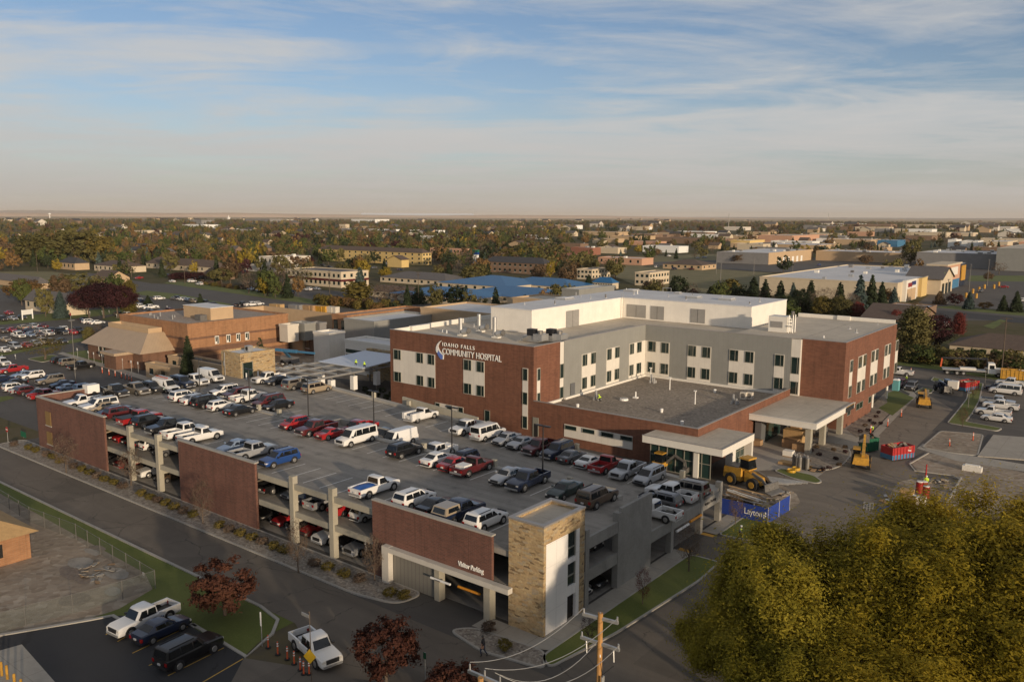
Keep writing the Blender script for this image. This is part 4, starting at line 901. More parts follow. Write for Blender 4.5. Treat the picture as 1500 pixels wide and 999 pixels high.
# masonry volumes
RZ = HZ-.65
g = MB(); g.box(XL, YF, 0, XW, 111.8, RZ, BRICK_H, MEMBT); g.box(XL, 111.8, 0, XL+4, 135, RZ, BRICK_H, MEMBT)
g.box(XL, YF, RZ, XW, YF+.3, HZ, BRICK_H); g.box(XW-.3, YF+.3, RZ, XW, 111.8, HZ, BRICK_H); g.box(XL, YF+.3, RZ, XL+.25, 135, HZ, BRICK_H); hp('brick_wing', g)
g = MB(); g.box(XL+4, 113.0, 0, XW, YI+25, RZ+.005, GREY, MEMBT); g.box(XW-.25, 113.0, RZ, XW, YI, HZ-.02, GREY); hp('panel_wing', g)
g = MB(); g.box(XL+4, 111.81, RZ-.5, XW-.9, 112.99, RZ, MEMBT); hp('roof', g)
g = MB(); g.box(XW-.001, YI, 0, -49.6, YI+24, RZ+.005, GREY, MEMBT); g.box(XW-.25, YI, RZ, -49.6, YI+.25, HZ-.02, GREY); hp('panel_wing', g)
g = MB(); g.box(-48.0, YR-.6, 0, XR, 158.6, HZ, BRICK_H); g.box(-48.0, 158.6, 3.05, XR, YB, HZ, BRICK_H); hp('brick_wing', g)
g = MB(); g.box(-60, YI+24, 0, -48, YB, HZ-.01, GREY, MEMBT); g.box(-48, 160.5, 0, -43.5, YB-1, 3.05, GREY); hp('panel_wing', g)
for y in (162, 172): 
    g = MB(); g.tube((XR-.8, y, 0), (XR-.8, y, 3.05), .22, .22, FASC, 10); hp('column', g)
# roofs and white inner parapets
g = MB(); g.box(XL-.02, YF-.03, HZ, XW+.03, YF+.32, HZ+.1, CAP); g.box(XW-.3, YF+.32, HZ, XW+.03, 111.8, HZ+.1, CAP); g.box(XW-.3, 113, HZ-.02, XW+.03, YI+.2, HZ+.08, CAP); g.box(XW+.04, YI-.03, HZ-.02, -49.6, YI+.3, HZ+.08, CAP)
g.box(-48.02, YR-.63, HZ, XR+.03, YR-.3, HZ+.1, CAP); g.box(XR-.3, YR-.3, HZ, XR+.03, YB, HZ+.1, CAP); hp('coping', g)
g = MB(); g.box(XL+.26, YF+.34, RZ, XL+.42, YF+4.6, HZ+.06, FASC); g.box(XL+.26, YF+4.6, RZ, XL+1.1, YF+9.6, HZ+.2, FASC); g.box(XL+.26, YF+9.6, RZ, XL+.44, 135, HZ+.25, FASC)
hp('parapet', g); g = MB(); g.box(-60, YB-.35, HZ-.4, XR-.32, YB+.0, HZ+.75, FASC); g.box(-52, YB-.7, HZ-.4, -49.5, YB-.36, HZ+.85, FASC); hp('parapet', g)
g = MB(); g.box(-59.9, YI+.35, HZ-.02, -48.2, YB-.4, HZ+.03, MEMBT); g.box(-48.1, YR-.28, HZ, XR-.32, YB-.4, HZ+.045, MEMBT); hp('roof', g)
# white strips beside the brick wings
g = MB(); g.box(XW-.9, 111.82, 5, XW-.08, 112.98, HZ-.1, WHITE); hp('white_strip', g); g = MB(); g.box(-49.58, YI+.1, 4.8, -48.02, YI+.9, HZ-.1, WHITE); hp('white_strip', g)
# penthouse storey
pz = 18.4
a = P(706.8, 450.8, pz); b = P(779.6, 454.6, pz); c = P(908.5, 435.6, pz); d = P(1107.3, 448.1, pz); e = P(1152.4, 441, pz)
px0, px1, py0, pyi, px2 = a.x, b.x-.1, b.y, c.y, d.x
pyb = PX(1152.4, 441, px2).y
pen = MB(); pen.box(px0, py0, HZ-.6, px1, pyb, pz-.1, WPENT); pen.box(px1-.001, pyi, HZ-.6, px2, pyb, pz-.1, WPENT); hp('penthouse', pen)
g = MB(); g.box(px0-.08, py0-.08, pz-.1, px1+.08, pyb+.08, pz+.06, MEMB); g.box(px1+.081, pyi-.08, pz-.1, px2+.08, pyb+.08, pz+.06, MEMB); hp('roof', g)
def louvre(pts, face):
    g = MB(); (xa, ya), (xb, yb) = pts
    if face == '-y':
        p, q = PY(xa, ya, pyi), PY(xb, yb, pyi); g.box(p.x, pyi-.09, q.z, q.x, pyi-.003, p.z, LOUV); g.box((p.x+q.x)/2-.04, pyi-.12, q.z, (p.x+q.x)/2+.04, pyi-.091, p.z, STEEL)
    else:
        p, q = PX(xa, ya, px1), PX(xb, yb, px1); g.box(px1+.003, p.y, q.z, px1+.09, q.y, p.z, LOUV); g.box(px1+.091, (p.y+q.y)/2-.04, q.z, px1+.12, (p.y+q.y)/2+.04, p.z, STEEL)
    hp('louvre', g)
louvre([(829, 456), (847.5, 478)], '+x'); louvre([(918.5, 445.5), (946, 466)], '-y'); louvre([(953.5, 448), (972.5, 469)], '-y'); louvre([(1012, 452), (1032.5, 474)], '-y')
g = MB(); ly = pyi-.25
for k in range(14): g.box(px1+.15, ly-.5, HZ-.3+k*.3, px1+.6, ly-.46, HZ-.26+k*.3, GALV)
for xx_ in (px1+.13, px1+.6): g.box(xx_, ly-.52, HZ-.5, xx_+.04, ly-.44, pz+1.0, GALV)
hp('ladder', g)
def skylight(px, py, w, d_):
    p = P(px, py, pz); g = MB(); g.box(p.x-w/2, p.y-d_/2, pz+.06, p.x+w/2, p.y+d_/2, pz+.42, GALV); g.box(p.x-w/2+.15, p.y-d_/2+.15, pz+.42, p.x+w/2-.15, p.y+d_/2-.15, pz+.5, MEMB); hp('roof_hatch', g)
skylight(827, 439, 2.6, 3.4); skylight(1016, 437, 2.8, 2.4); skylight(1065, 440, 2.8, 2.4); skylight(925, 427, 2.6, 3.2); skylight(993, 431, 1.4, 1.4)
g = MB(); p = P(977, 430, pz)
g.tube((p.x-1, p.y, pz), (p.x-1, p.y, pz+1.2), .06, .06, GALV); g.tube((p.x+1, p.y, pz), (p.x+1, p.y, pz+1.2), .06, .06, GALV); g.tube((p.x-1, p.y, pz+1.2), (p.x+1, p.y, pz+1.2), .06, .06, GALV); hp('guard_rail', g)
vr = random.Random(4)
for k in range(22):
    g = MB()
    if k < 9: x_, y_, z_ = vr.uniform(px0+1, px1-1), vr.uniform(py0+2, pyb-3), pz+.06
    elif k < 15: x_, y_, z_ = vr.uniform(px1+2, px2-2), vr.uniform(pyi+1, pyb-2), pz+.06
    elif k < 19: x_, y_, z_ = vr.uniform(-47, -42), vr.uniform(YR+2, YB-3), HZ+.04
    else: x_, y_, z_ = vr.uniform(XL+5, px0-1), vr.uniform(YF+4, YF+20), RZ
    r_ = vr.uniform(.07, .2); g.tube((x_, y_, z_), (x_, y_, z_+vr.uniform(.35, .9)), r_, r_*.9, vr.choice((GALV, WHT, STEEL)), 8); g.tube((x_, y_, z_), (x_, y_, z_+.06), r_*2, r_*1.8, MEMB, 8); hp('vent_pipe', g)
# windows ----------------------------------------------------------
def win(x0, x1, z0, z1, pl, face, m=None, split=.62):
    """a framed window on plane pl ('-y' face at y=pl, '+x' face at x=pl); one pane part, one frame"""
    g = MB(); f = MB(); r = .07
    if face == '-y': bx = lambda G, a, b, c_, d_, o0, o1, mt: G.box(a, pl-o1, c_, b, pl-o0, d_, mt)
    else: bx = lambda G, a, b, c_, d_, o0, o1, mt: G.box(pl+o0, a, c_, pl+o1, b, d_, mt)
    bx(g, x0+r, x1-r, z0+r, z1-r, .004, .03, GLASS)
    bx(f, x0, x0+r, z0, z1, .004, .09, FRAME); bx(f, x1-r, x1, z0, z1, .004, .09, FRAME); bx(f, x0+r, x1-r, z0, z0+r, .004, .09, FRAME); bx(f, x0+r, x1-r, z1-r, z1, .004, .09, FRAME)
    if split: xs_ = x0+(x1-x0)*split; bx(f, xs_-.035, xs_+.035, z0+r, z1-r, .031, .08, FRAME)
    w = f.build('window', hos); g.build('pane', w)
def bay(x0, x1, pl, face, cols, z=(5.55, 7.55, 9.6, 11.6), z0=None, z1=None):
    """white panel bay with windows in cols at both storeys"""
    g = MB(); zz0 = z[0]-.06 if z0 is None else z0; zz1 = z[3]+.06 if z1 is None else z1
    if face == '-y': g.box(x0, pl-.05, zz0, x1, pl-.004, zz1, WHITE); o = pl-.05
    else: g.box(pl+.004, x0, zz0, pl+.05, x1, zz1, WHITE); o = pl+.05
    hp('white_bay', g)
    for a, b_ in cols:
        win(a, b_, z[0], z[1], o, face); win(a, b_, z[2], z[3], o, face)
def fx(*pxs): return [PY(p, 540, YF).x for p in pxs]
ZF = (5.4, 7.2, 9.45, 11.25)
q = fx(577.5, 588, 610.5, 620.5, 627, 637); bay(q[0]-.15, q[5]+.1, YF, '-y', [(q[0], q[1]), (q[2], q[3]), (q[4], q[5])], ZF)
q = fx(679.5, 691, 698.5, 709.5); bay(q[0]-.1, q[3]+.05, YF, '-y', [(q[0], q[1]), (q[2], q[3])], ZF)
q = [PY(p, 580, YF).x for p in (765.5, 773.5)]
g = MB(); g.box(q[0], YF-.05, 1.3, q[1], YF-.004, 11.2, WHITE); hp('white_bay', g)
for z0, z1 in ((1.4, 3.4), (5.3, 7.3), (9.2, 11.15)): win(q[0]+.05, q[1]-.05, z0, z1, YF-.05, '-y', split=0)
q = [PY(p, 615, YF).x for p in (638, 645, 655, 663, 672, 679)]
g = MB(); g.box(q[0], YF-.05, 1.2, q[5], YF-.004, 2.9, WHITE); hp('white_bay', g)
for i in (0, 2, 4): win(q[i], q[i+1], 1.3, 2.85, YF-.05, '-y', split=0)
q = [PY(p, 615, YF).x for p in (710, 718)]; win(q[0], q[1], 1.2, 3.2, YF-.02, '-y', split=0)
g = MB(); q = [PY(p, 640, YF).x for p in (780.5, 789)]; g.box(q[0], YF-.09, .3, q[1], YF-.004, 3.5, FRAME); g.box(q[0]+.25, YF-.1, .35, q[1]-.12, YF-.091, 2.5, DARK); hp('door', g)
# right face of the left wing: narrow brick window, then grey bays
yy_ = [PX(p, 560, XW).y for p in (786.3, 791)]
g = MB(); g.box(XW+.004, yy_[0], 5.2, XW+.05, yy_[1], 11.2, WHITE); hp('white_bay', g)
for z0, z1 in ((5.3, 7.2), (9.2, 11.15)): win(yy_[0]+.05, yy_[1]-.05, z0, z1, XW+.05, '+x', split=0)
for z0, z1 in ((5.2, 7.1), (8.6, 11.0)): win(111.9, 112.9, z0, z1, XW-.08, '+x', split=0)
ZG = (5.75, 7.75, 9.75, 11.75)
def gy(*pxs): return [PX(p, 530, XW).y for p in pxs]
q = gy(852.5, 859.5, 865, 872); bay(q[0]-.1, q[3]+.1, XW, '+x', [(q[0], q[1]), (q[2], q[3])], ZG, z0=5.3)
q = gy(888.5, 895, 900, 906.5); bay(q[0]-.1, q[3]+.1, XW, '+x', [(q[0], q[1]), (q[2], q[3])], ZG, z0=5.3)
q = gy(921.5, 927.5, 932, 938.5); bay(q[0]-.1, YI-.06, XW, '+x', [(q[0], q[1]), (q[2], q[3])], ZG, z0=5.3)
def gx(*pxs): return [PY(p, 530, YI).x for p in pxs]
q = gx(949, 960.5, 968, 979.5); bay(XW+.06, q[3]+.1, YI, '-y', [(q[0], q[1]), (q[2], q[3])], ZG, z0=5.3)
q = gx(1007.5, 1019.5, 1028, 1040.5); bay(q[0]-.1, q[3]+.1, YI, '-y', [(q[0], q[1]), (q[2], q[3])], ZG, z0=5.3)
q = gx(1068.5, 1081.5, 1091, 1104); bay(q[0]-.1, q[3]+.1, YI, '-y', [(q[0], q[1]), (q[2], q[3])], ZG, z0=5.3)
q = gx(1135, 1148.5); bay(q[0]-.1, q[1]+.05, YI, '-y', [(q[0], q[1])], ZG, z0=5.3)
for z0, z1 in ((5.2, 7.4), (8.7, 11.6)): win(-49.5, -48.1, z0, z1, YI+.1, '-y', split=.75)
# door leaf standing open at the gravel roof
g = MB(); y_ = gy(840)[0]; g.box(XW+.1, y_-.9, 5.1, XW+.16, y_+.35, 7.3, GREYD); hp('door', g)
# right face of the right block
def ry(*pxs): return [PX(p, 540, XR).y for p in pxs]
for p0, p1 in ((1256.5, 1267.5), (1275, 1284.5), (1294, 1302)):
    q = ry(p0, p0+(p1-p0)*.42, p0+(p1-p0)*.62, p1); bay(q[0]-.05, q[3]+.05, XR, '+x', [(q[0], q[1]), (q[2], q[3])], (5.0, 7.0, 9.4, 11.4))
q = ry(1244.5, 1248.5); bay(q[0], q[1]+.05, XR, '+x', [(q[0]+.05, q[1])], (5.0, 7.0, 9.4, 11.4)); q = ry(1309.5, 1313); bay(q[0], q[1], XR, '+x', [(q[0]+.05, q[1]-.05)], (5.0, 7.0, 9.4, 11.4))
q = [PX(p, 597, XR).y for p in (1253.5, 1263, 1271, 1275)]
win(q[0], q[1], 1.9, 3.1, XR, '+x', split=.5); win(q[2], q[3], 1.9, 3.1, XR, '+x', split=0); q = [PX(p, 607, XR).y for p in (1240.5, 1245)]; win(q[0], q[1], 1.9, 3.1, XR, '+x', split=0)
# low wing with gravel roof
g = MB(); LX = -49.3; LZ = 6.1
g.box(XW+.02, YF+.004, 0, LX, YF+.35, LZ, BRICK_H); g.box(LX-.35, YF+.35, 0, LX, YI-.3, LZ, BRICK_H); hp('low_wing_wall', g)
g = MB(); g.box(XW+.02, YF-.03, LZ, LX+.03, YF+.38, LZ+.09, CAP); g.box(LX-.38, YF+.38, LZ, LX+.03, YI-.3, LZ+.09, CAP); hp('coping', g)
g = MB(); g.box(XW+.02, YF+.36, 4.5, LX-.36, YI-.02, 4.9, ROOFGR); hp('gravel_roof', g)
g = MB(); g.box(XW+.06, 113.0, 4.9, XW+.4, YI-.4, 5.25, FASC); g.box(XW+.06, YI-.4, 4.9, -50.2, YI-.06, 5.28, FASC); g.box(XW+.06, 105.5, 4.9, XW+.4, 111.8, 5.3, FASC); hp('flashing', g)
q = [PY(p, 640, YF).x for p in (827.5, 845, 853, 871.5, 881, 899, 909, 927)]
g = MB(); g.box(q[0]-.12, YF-.06, 1.35, q[7], YF-.005, 3.35, WHITE); hp('white_bay', g)
for i in (0, 2, 4, 6): win(q[i], q[i+1], 2.55, 3.25, YF-.06, '-y', split=0)
# glazed entrance with its white canopy roof
g = MB(); cz = 5.0; cx1, cy0, cy1 = -43.9, 100.6, 111.2
g.box(-55.8, cy0, cz-1.0, cx1, YF-.02, cz, FASC, MEMBT); g.box(-49.25, YF-.02, cz-1.0, cx1, cy1, cz, FASC, MEMBT); g.box(-55.86, cy0-.06, cz, cx1+.06, cy0+.12, cz+.06, CAP); g.box(cx1-.12, cy0+.12, cz, cx1+.06, cy1, cz+.06, CAP); hp('entrance_canopy', g)
g = MB(); g.box(-55.3, cy0+1.6, .05, -46.2, cy0+1.66, 4.0, GLASSC); g.box(-45.2, 106.2, .05, -45.14, 110.6, 3.6, GLASSC); g.box(-50.7, cy0+1.67, .05, -50.64, YF, 4.0, GLASSC); cw = hp('curtain_wall', g)
f = MB()
for x in [-55.3+i*1.3 for i in range(8)]: f.box(x-.05, cy0+1.5, .05, x+.05, cy0+1.59, 4.0, FRAME)
for z in (.1, 2.1, 3.9): f.box(-55.3, cy0+1.52, z-.05, -46.2, cy0+1.595, z+.05, FRAME)
for y in (106.2, 107.7, 109.2, 110.6): f.box(-45.13, y-.05, .05, -45.05, y+.05, 3.6, FRAME)
for z in (.1, 1.9, 2.9): f.box(-45.13, 106.2, z-.05, -45.06, 110.6, z+.05, FRAME)
f.build('mullions', cw)
g = MB(); g.box(-45.3, 104.9, 0, -44.3, 105.9, 4.0, FASC); hp('column', g); g = MB(); g.box(-45.4, 110.7, 0, -44.0, 111.2, 4.0, WHITE); g.box(-45.35, 106.2, 3.6, -45.06, 110.6, 4.0, RED); hp('white_pier', g)
g = MB(); g.box(-48.6, 101.9, 0, -47.9, 102.6, 4.0, FASC); hp('column', g)
# porte-cochere
g = MB(); g.box(LX+.03, 122.3, 4.1, -38.9, 141.0, 4.95, FASC, MEMBT); g.box(LX+.03, 122.2, 4.95, -38.8, 122.45, 5.06, FASC); g.box(-39.1, 122.45, 4.95, -38.8, 141.05, 5.06, FASC); hp('drive_canopy', g)
for y in (123.4, 129.8, 138.4):
    g = MB(); g.box(-40.7, y-.45, 0, -39.9, y+.45, 4.1, CONC_S); hp('column', g)
g = MB(); g.box(-48.9, 124, .03, -47.9, 140, 4.1, GREYD); g.box(-48.7, 126, .1, -47.85, 132, 3.4, GLASSC); hp('glazed_lobby', g)
g = MB(); g.box(-38.85, 136.2, 4.15, -38.79, 140.4, 5.0, plain('sign_dark', (.03, .03, .03), .5)); g.box(-38.79, 136.2, 5.0, -38.74, 140.4, 5.06, YEL); hp('canopy_sign', g)
# roof sign: swoosh and lettering on the brick front
o1 = PY(642, 500, YF); S0 = PY(648.3, 513.5, YF); S1 = PY(735, 527, YF)
def sw(pts, mat, y):
    g = MB(); p = [PY(a_, b_, YF) for a_, b_ in pts]; n = len(p)
    g.add([(v.x, YF-y, v.z) for v in p]+[(v.x, YF-.02, v.z) for v in p], [tuple(range(n))]+[((i+1) % n, i, n+i, n+(i+1) % n) for i in range(n)], mat); hp('logo_swoosh', g)
sw([(647.5, 498.6), (644, 500.5), (641, 504), (639.2, 508.5), (639.0, 513), (640.2, 516.5), (642.3, 516), (641.6, 512), (642.2, 507.5), (644, 502.8)], WHT, .14)
sw([(640.0, 513.5), (641.0, 517.5), (643, 521.5), (646, 526), (648.6, 526.2), (649.2, 520.5), (646.2, 517.8), (643.2, 513.8)], plain('logo_blue', (.12, .19, .52), .5), .13)
sw([(642.3, 507.5), (641.8, 511.5), (643.4, 514.5), (646.6, 518.2), (649.4, 520.6), (648.9, 526.2), (650.2, 526.3), (650.6, 519.8), (646.8, 516.2), (644.0, 512.2)], WHT, .12)
tx = PY(648.3, 506.8, YF); text('IDAHO FALLS', .95, WHT, hos, 'sign_lettering', face_mtx((tx.x, YF-.1, tx.z+.02), '-y'), .05, 1.0, 1.35, .0, width=PY(695, 515, YF).x-tx.x)
tx = PY(648.3, 516.0, YF); text('COMMUNITY HOSPITAL', 1.5, WHT, hos, 'sign_lettering', face_mtx((tx.x, YF-.1, tx.z-.27), '-y'), .05, .8, 1.04, .002, width=PY(734.5, 527, YF).x-tx.x)
# ------------------------------------------------------------------ building helper for the campus and the town
def onrow(px, Y, z, lo=-6000.0, hi=400.0):
    for _ in range(60):
        m_ = (lo+hi)/2
        if proj((m_, Y, z))[0] < px: lo = m_
        else: hi = m_
    return lo
def oncol(px, X, z):
    lo, hi = 20.0, 9000.0
    for _ in range(60):
        m_ = (lo+hi)/2
        if proj((X, m_, z))[0] < px: lo = m_
        else: hi = m_
    return lo
FOOT = []
def roof_hip(g, x0, y0, x1, y1, z, h, mat, ov=.5, flat=0.0):
    x0, y0, x1, y1 = x0-ov, y0-ov, x1+ov, y1+ov; w = min(x1-x0, y1-y0)/2*(1-flat)
    a = [(x0, y0, z), (x1, y0, z), (x1, y1, z), (x0, y1, z)]; b = [(x0+w, y0+w, z+h), (x1-w, y0+w, z+h), (x1-w, y1-w, z+h), (x0+w, y1-w, z+h)]
    g.add(a+b, [(0, 1, 5, 4), (1, 2, 6, 5), (2, 3, 7, 6), (3, 0, 4, 7), (4, 5, 6, 7), (3, 2, 1, 0)], mat)
def roof_gable(g, x0, y0, x1, y1, z, h, mat, ax, wall, ov=.5):
    if ax == 'x':
        ym = (y0+y1)/2; r = [(x0-ov, ym, z+h), (x1+ov, ym, z+h)]; e = [(x0-ov, y0-ov, z-.12), (x1+ov, y0-ov, z-.12), (x1+ov, y1+ov, z-.12), (x0-ov, y1+ov, z-.12)]
        g.add(e+r, [(0, 1, 5, 4), (2, 3, 4, 5)], mat); g.add([(q[0], q[1], q[2]-.2) for q in e+r], [(4, 5, 1, 0), (5, 4, 3, 2)], mat)
        for x in (x0, x1): g.poly([(x, y0, z), (x, y1, z), (x, ym, z+h-.15)], wall)
    else:
        xm = (x0+x1)/2; r = [(xm, y0-ov, z+h), (xm, y1+ov, z+h)]; e = [(x0-ov, y0-ov, z-.12), (x1+ov, y0-ov, z-.12), (x1+ov, y1+ov, z-.12), (x0-ov, y1+ov, z-.12)]
        g.add(e+r, [(0, 4, 5, 3), (1, 2, 5, 4)], mat); g.add([(q[0], q[1], q[2]-.2) for q in e+r], [(3, 5, 4, 0), (4, 5, 2, 1)], mat)
        for y in (y0, y1): g.poly([(x0, y, z), (x1, y, z), (xm, y, z+h-.15)], wall)
def building(name, label, cat, c, lpx, rpx, top, wall, roof, kind='flat', rh=2.5, fw=(0, 0), sw=(0, 0), z0=0.0, group=None, units=0, band=None, dims=None, winc=None, ax='x'):
    """c: picture point of the foot of the corner between the -Y and the +X face; lpx, rpx: columns where these faces end; top: picture row of the corner's eave (or a height)"""
    if dims: x0, y0, x1, y1, h = dims
    else:
        C = P(c[0], c[1], z0); x1, y0 = C.x, C.y; x0 = onrow(lpx, y0, z0+2); y1 = oncol(rpx, x1, z0+2)
        h = PX(c[0], top, x1).z-z0 if top > 60 else top
        h = max(h, 2.4); y1 = min(y1, y0+160)
    r = thing(name, label, cat, (x1, y0, z0), 0, group); FOOT.append((x0, y0, x1, y1)); g = MB(); zt = z0+h
    g.box(x0, y0, z0-.05, x1, y1, zt, wall)
    if band: bz, bh, bm = band; g.box(x0-.06, y0-.06, z0+bz, x1+.06, y1+.06, z0+bz+bh, bm)
    g.build('wall', r); g = MB()
    if kind == 'flat':
        t = min(.5, (x1-x0)/12)
        g.box(x0-.1, y0-.1, zt, x1+.1, y0+t, zt+.55, wall); g.box(x0-.1, y1-t, zt, x1+.1, y1+.1, zt+.55, wall); g.box(x0-.1, y0+t, zt, x0+t, y1-t, zt+.55, wall); g.box(x1-t, y0+t, zt, x1+.1, y1-t, zt+.55, wall); g.build('parapet', r); g = MB()
        g.box(x0+t, y0+t, zt, x1-t, y1-t, zt+.12, roof); g.build('roof', r)
        rr = random.Random(int(abs(x0*7+y0)))
        for i in range(units):
            ux, uy = rr.uniform(x0+2, x1-3), rr.uniform(y0+2, y1-4); s_ = rr.uniform(1.2, 2.8); g = MB(); g.box(ux, uy, zt+.12, ux+s_, uy+s_*rr.uniform(.8, 1.6), zt+rr.uniform(1.0, 1.9), rr.choice((GALV, STEEL, FASC, GREYW))); g.build('roof_unit', r)
    elif kind == 'hip': roof_hip(g, x0, y0, x1, y1, zt, rh, roof); g.build('roof', r)
    else: roof_gable(g, x0, y0, x1, y1, zt, rh, roof, ax, wall); g.build('roof', r)
    ww = winc or GLASS
    for (nx, nz), face in ((fw, 'f'), (sw, 's')):
        if not nx: continue
        ln = (x1-x0) if face == 'f' else (y1-y0); sh_ = h/nz
        for i in range(nx):
            for k in range(nz):
                u0 = ln*(i+.5)/nx-min(.75, ln/nx*.3); u1 = ln*(i+.5)/nx+min(.75, ln/nx*.3); a = z0+sh_*(k+.36); b = z0+sh_*(k+.82); g = MB()
                if face == 'f': g.box(x0+u0, y0-.05, a, x0+u1, y0-.005, b, ww); g.box(x0+u0-.06, y0-.12, a-.15, x0+u1+.06, y0-.006, a-.01, FASC)
                else: g.box(x1+.005, y0+u0, a, x1+.05, y0+u1, b, ww); g.box(x1+.006, y0+u0-.06, a-.15, x1+.12, y0+u1+.06, a-.01, FASC)
                g.build('window', r)
    return r, (x0, y0, x1, y1, zt)

# ------------------------------------------------------------------ campus buildings behind the garage
C_ = P(210, 542); ex1, ey0 = C_.x, C_.y; eh = PX(210, 517.5, ex1).z; ex0 = PY(129, 510, ey0).x; ey1 = PX(272, 520, ex1).y
r = thing('clinic_building', 'tan clinic wing with a big hipped metal roof cut flat on top', 'building', (ex1, ey0, 0)); FOOT.append((ex0, ey0, ex1, ey1))
g = MB(); g.box(ex0, ey0, 0, ex1, ey1, eh, BRICK_TD); g.build('wall', r)
g = MB(); roof_hip(g, ex0, ey0, ex1, ey1, eh, 3.9, ROOFT, 1.2, .3); g.build('roof', r)
g = MB(); w_ = min(ex1-ex0, ey1-ey0)/2*.68; q0, q1, q2, q3 = ex0+w_, ey0+w_, ex1-w_, ey1-w_
g.box(q0, q1, eh+3.4, q2, q1+.3, eh+5.0, TANW); g.box(q0, q3-.3, eh+3.4, q2, q3, eh+5.0, TANW); g.box(q0, q1+.3, eh+3.4, q0+.3, q3-.3, eh+5.0, TANW); g.box(q2-.3, q1+.3, eh+3.4, q2, q3-.3, eh+5.0, TANW); g.box(q0+.3, q1+.3, eh+3.4, q2-.3, q3-.3, eh+4.1, MEMB); g.build('roof_well', r)
for t in (.22, .3, .72): 
    g = MB(); x = ex0+(ex1-ex0)*t; g.box(x, ey0-.06, 1.2, x+1.0, ey0-.004, 3.6, GLASS); g.box(x-.15, ey0-.12, 1.0, x, ey0-.005, 3.8, FASC); g.build('window', r)
g = MB(); x = ex0+(ex1-ex0)*.62; g.box(x, ey0-4, 0, x+5.5, ey0-.01, 3.3, BRICK_TD); g.box(x-.6, ey0-4.6, 3.3, x+6, ey0-.01, 3.9, ROOFT); g.build('porch', r)
cx1_, cy0_ = -176.0, 103.6
r, d = building('clinic_building', 'long tan and brown banded brick clinic with gravel flat roof', 'building', None, 0, 0, 0, BRICK_T, ROOFTAN, dims=(-207, cy0_, cx1_, 131.5, 9.9), band=(3.4, 1.2, BRICK_TD))
x1, y0, zt = d[2], d[1], d[4]
g = MB(); g.box(-207.1, y0-.09, 6.6, x1+.09, 131.6, 7.1, BRICK_TD); g.box(-207.07, y0-.07, 0, x1+.07, 131.57, 2.6, BRICK_TD); g.build('brick_band', r)
for pa in (317, 334, 348.5, 361.5):
    ya = PX(pa-3, 490, x1).y; yb = PX(pa+3, 490, x1).y; g = MB(); g.box(x1+.1, ya, 5.0, x1+.16, yb, 6.9, FASC); gg = MB(); gg.box(x1+.16, ya+.15, 5.6, x1+.19, (ya+yb)/2-.06, 6.7, GLASS); gg.box(x1+.16, (ya+yb)/2+.06, 5.1, x1+.19, yb-.15, 6.7, GLASS); w_ = g.build('window', r); gg.build('pane', w_)
for pa in (339, 351): 
    ya = PX(pa-3, 505, x1).y; yb = PX(pa+3, 505, x1).y; g = MB(); g.box(x1+.1, ya, 1.4, x1+.16, yb, 3.2, FASC); gg = MB(); gg.box(x1+.16, ya+.15, 1.5, x1+.19, yb-.15, 3.1, GLASS); w_ = g.build('window', r); gg.build('pane', w_)
pc = P(309, 470, zt); px0_ = PY(269.5, 464, pc.y).x; py1_ = PX(342, 466, pc.x).y
g = MB(); g.box(px0_, pc.y, zt, pc.x, py1_, zt+3.0, TANW); g.box(px0_-.1, pc.y-.1, zt+3.0, pc.x+.1, py1_+.1, zt+3.12, MEMB); g.build('roof_storey', r)
for k in range(7):
    g = MB(); u_, v_ = rnd.uniform(-203, -180), rnd.uniform(y0+2, y0+8); g.tube((u_, v_, zt), (u_, v_, zt+rnd.uniform(.6, 1.2)), .16, .16, GALV, 6); g.build('vent_pipe', r)
g = MB(); g.box(pc.x-3, pc.y-2.4, zt+.1, pc.x-.6, pc.y-.6, zt+1.5, STEEL); g.build('roof_unit', r)
# tan parapet walls of the far roof, roof plant, other campus blocks
a, b, c = P(345, 456.5, 9), P(386, 448, 9), P(482, 461.5, 9)
r = thing('clinic_building', 'low tan walled clinic roof enclosing grey plant units', 'building', (b.x, b.y, 0))
g = MB(); g.box(b.x-.5, a.y, 0, b.x, b.y, 9, TANW); g.box(b.x-.5, b.y, 0, c.x, b.y+.5, 9, TANW); g.box(b.x, a.y, 0, c.x+3, b.y, 4.2, TANW, ROOFTAN); g.build('wall', r)
FOOT.append((b.x, a.y, c.x, b.y))
def campus(name, label, corner, z, l, rr_, wall, roof, **k):
    C = P(corner[0], corner[1], z); x0 = onrow(l, C.y, z); y1 = oncol(rr_, C.x, z)
    return building(name, label, k.pop('cat', 'building'), None, 0, 0, 0, wall, roof, dims=(x0, C.y, C.x, y1, z-k.get('z0', 0)-.55), **k)
campus('plant_unit', 'beige rooftop plant container left of a longer grey row', (421, 476), 8.5, 409, 437, PALEW, FASC, z0=4.2, cat='plant unit')
campus('plant_unit', 'long grey rooftop plant container beside the beige one', (446, 474), 8.5, 426, 462, GREY, FASC, z0=4.2, cat='plant unit')
campus('plant_unit', 'grey louvred rooftop plant container at the right end of its row', (468, 473), 8.3, 455, 478, GREYW, FASC, z0=4.2, cat='plant unit')
campus('clinic_building', 'low dark brick clinic link with grey flat roof left of the white wall', (455, 489), 5.6, 407, 500, BRICK_TD, ROOFTAN, fw=(5, 1))
campus('clinic_building', 'brown brick clinic block with tan gravel roof behind the grey metal box', (508, 462), 10.5, 486, 616, BRICK_T, ROOFTAN, band=(5.8, 1.0, BRICK_TD), fw=(2, 2))
campus('clinic_building', 'grey metal clad block with pale screen on its roof', (548, 471), 10.4, 504, 636, GREY, MEMB)
campus('clinic_building', 'tall white panel wall block beside the canopy frame', (482, 488), 8.6, 459, 505, WHITE, MEMB)
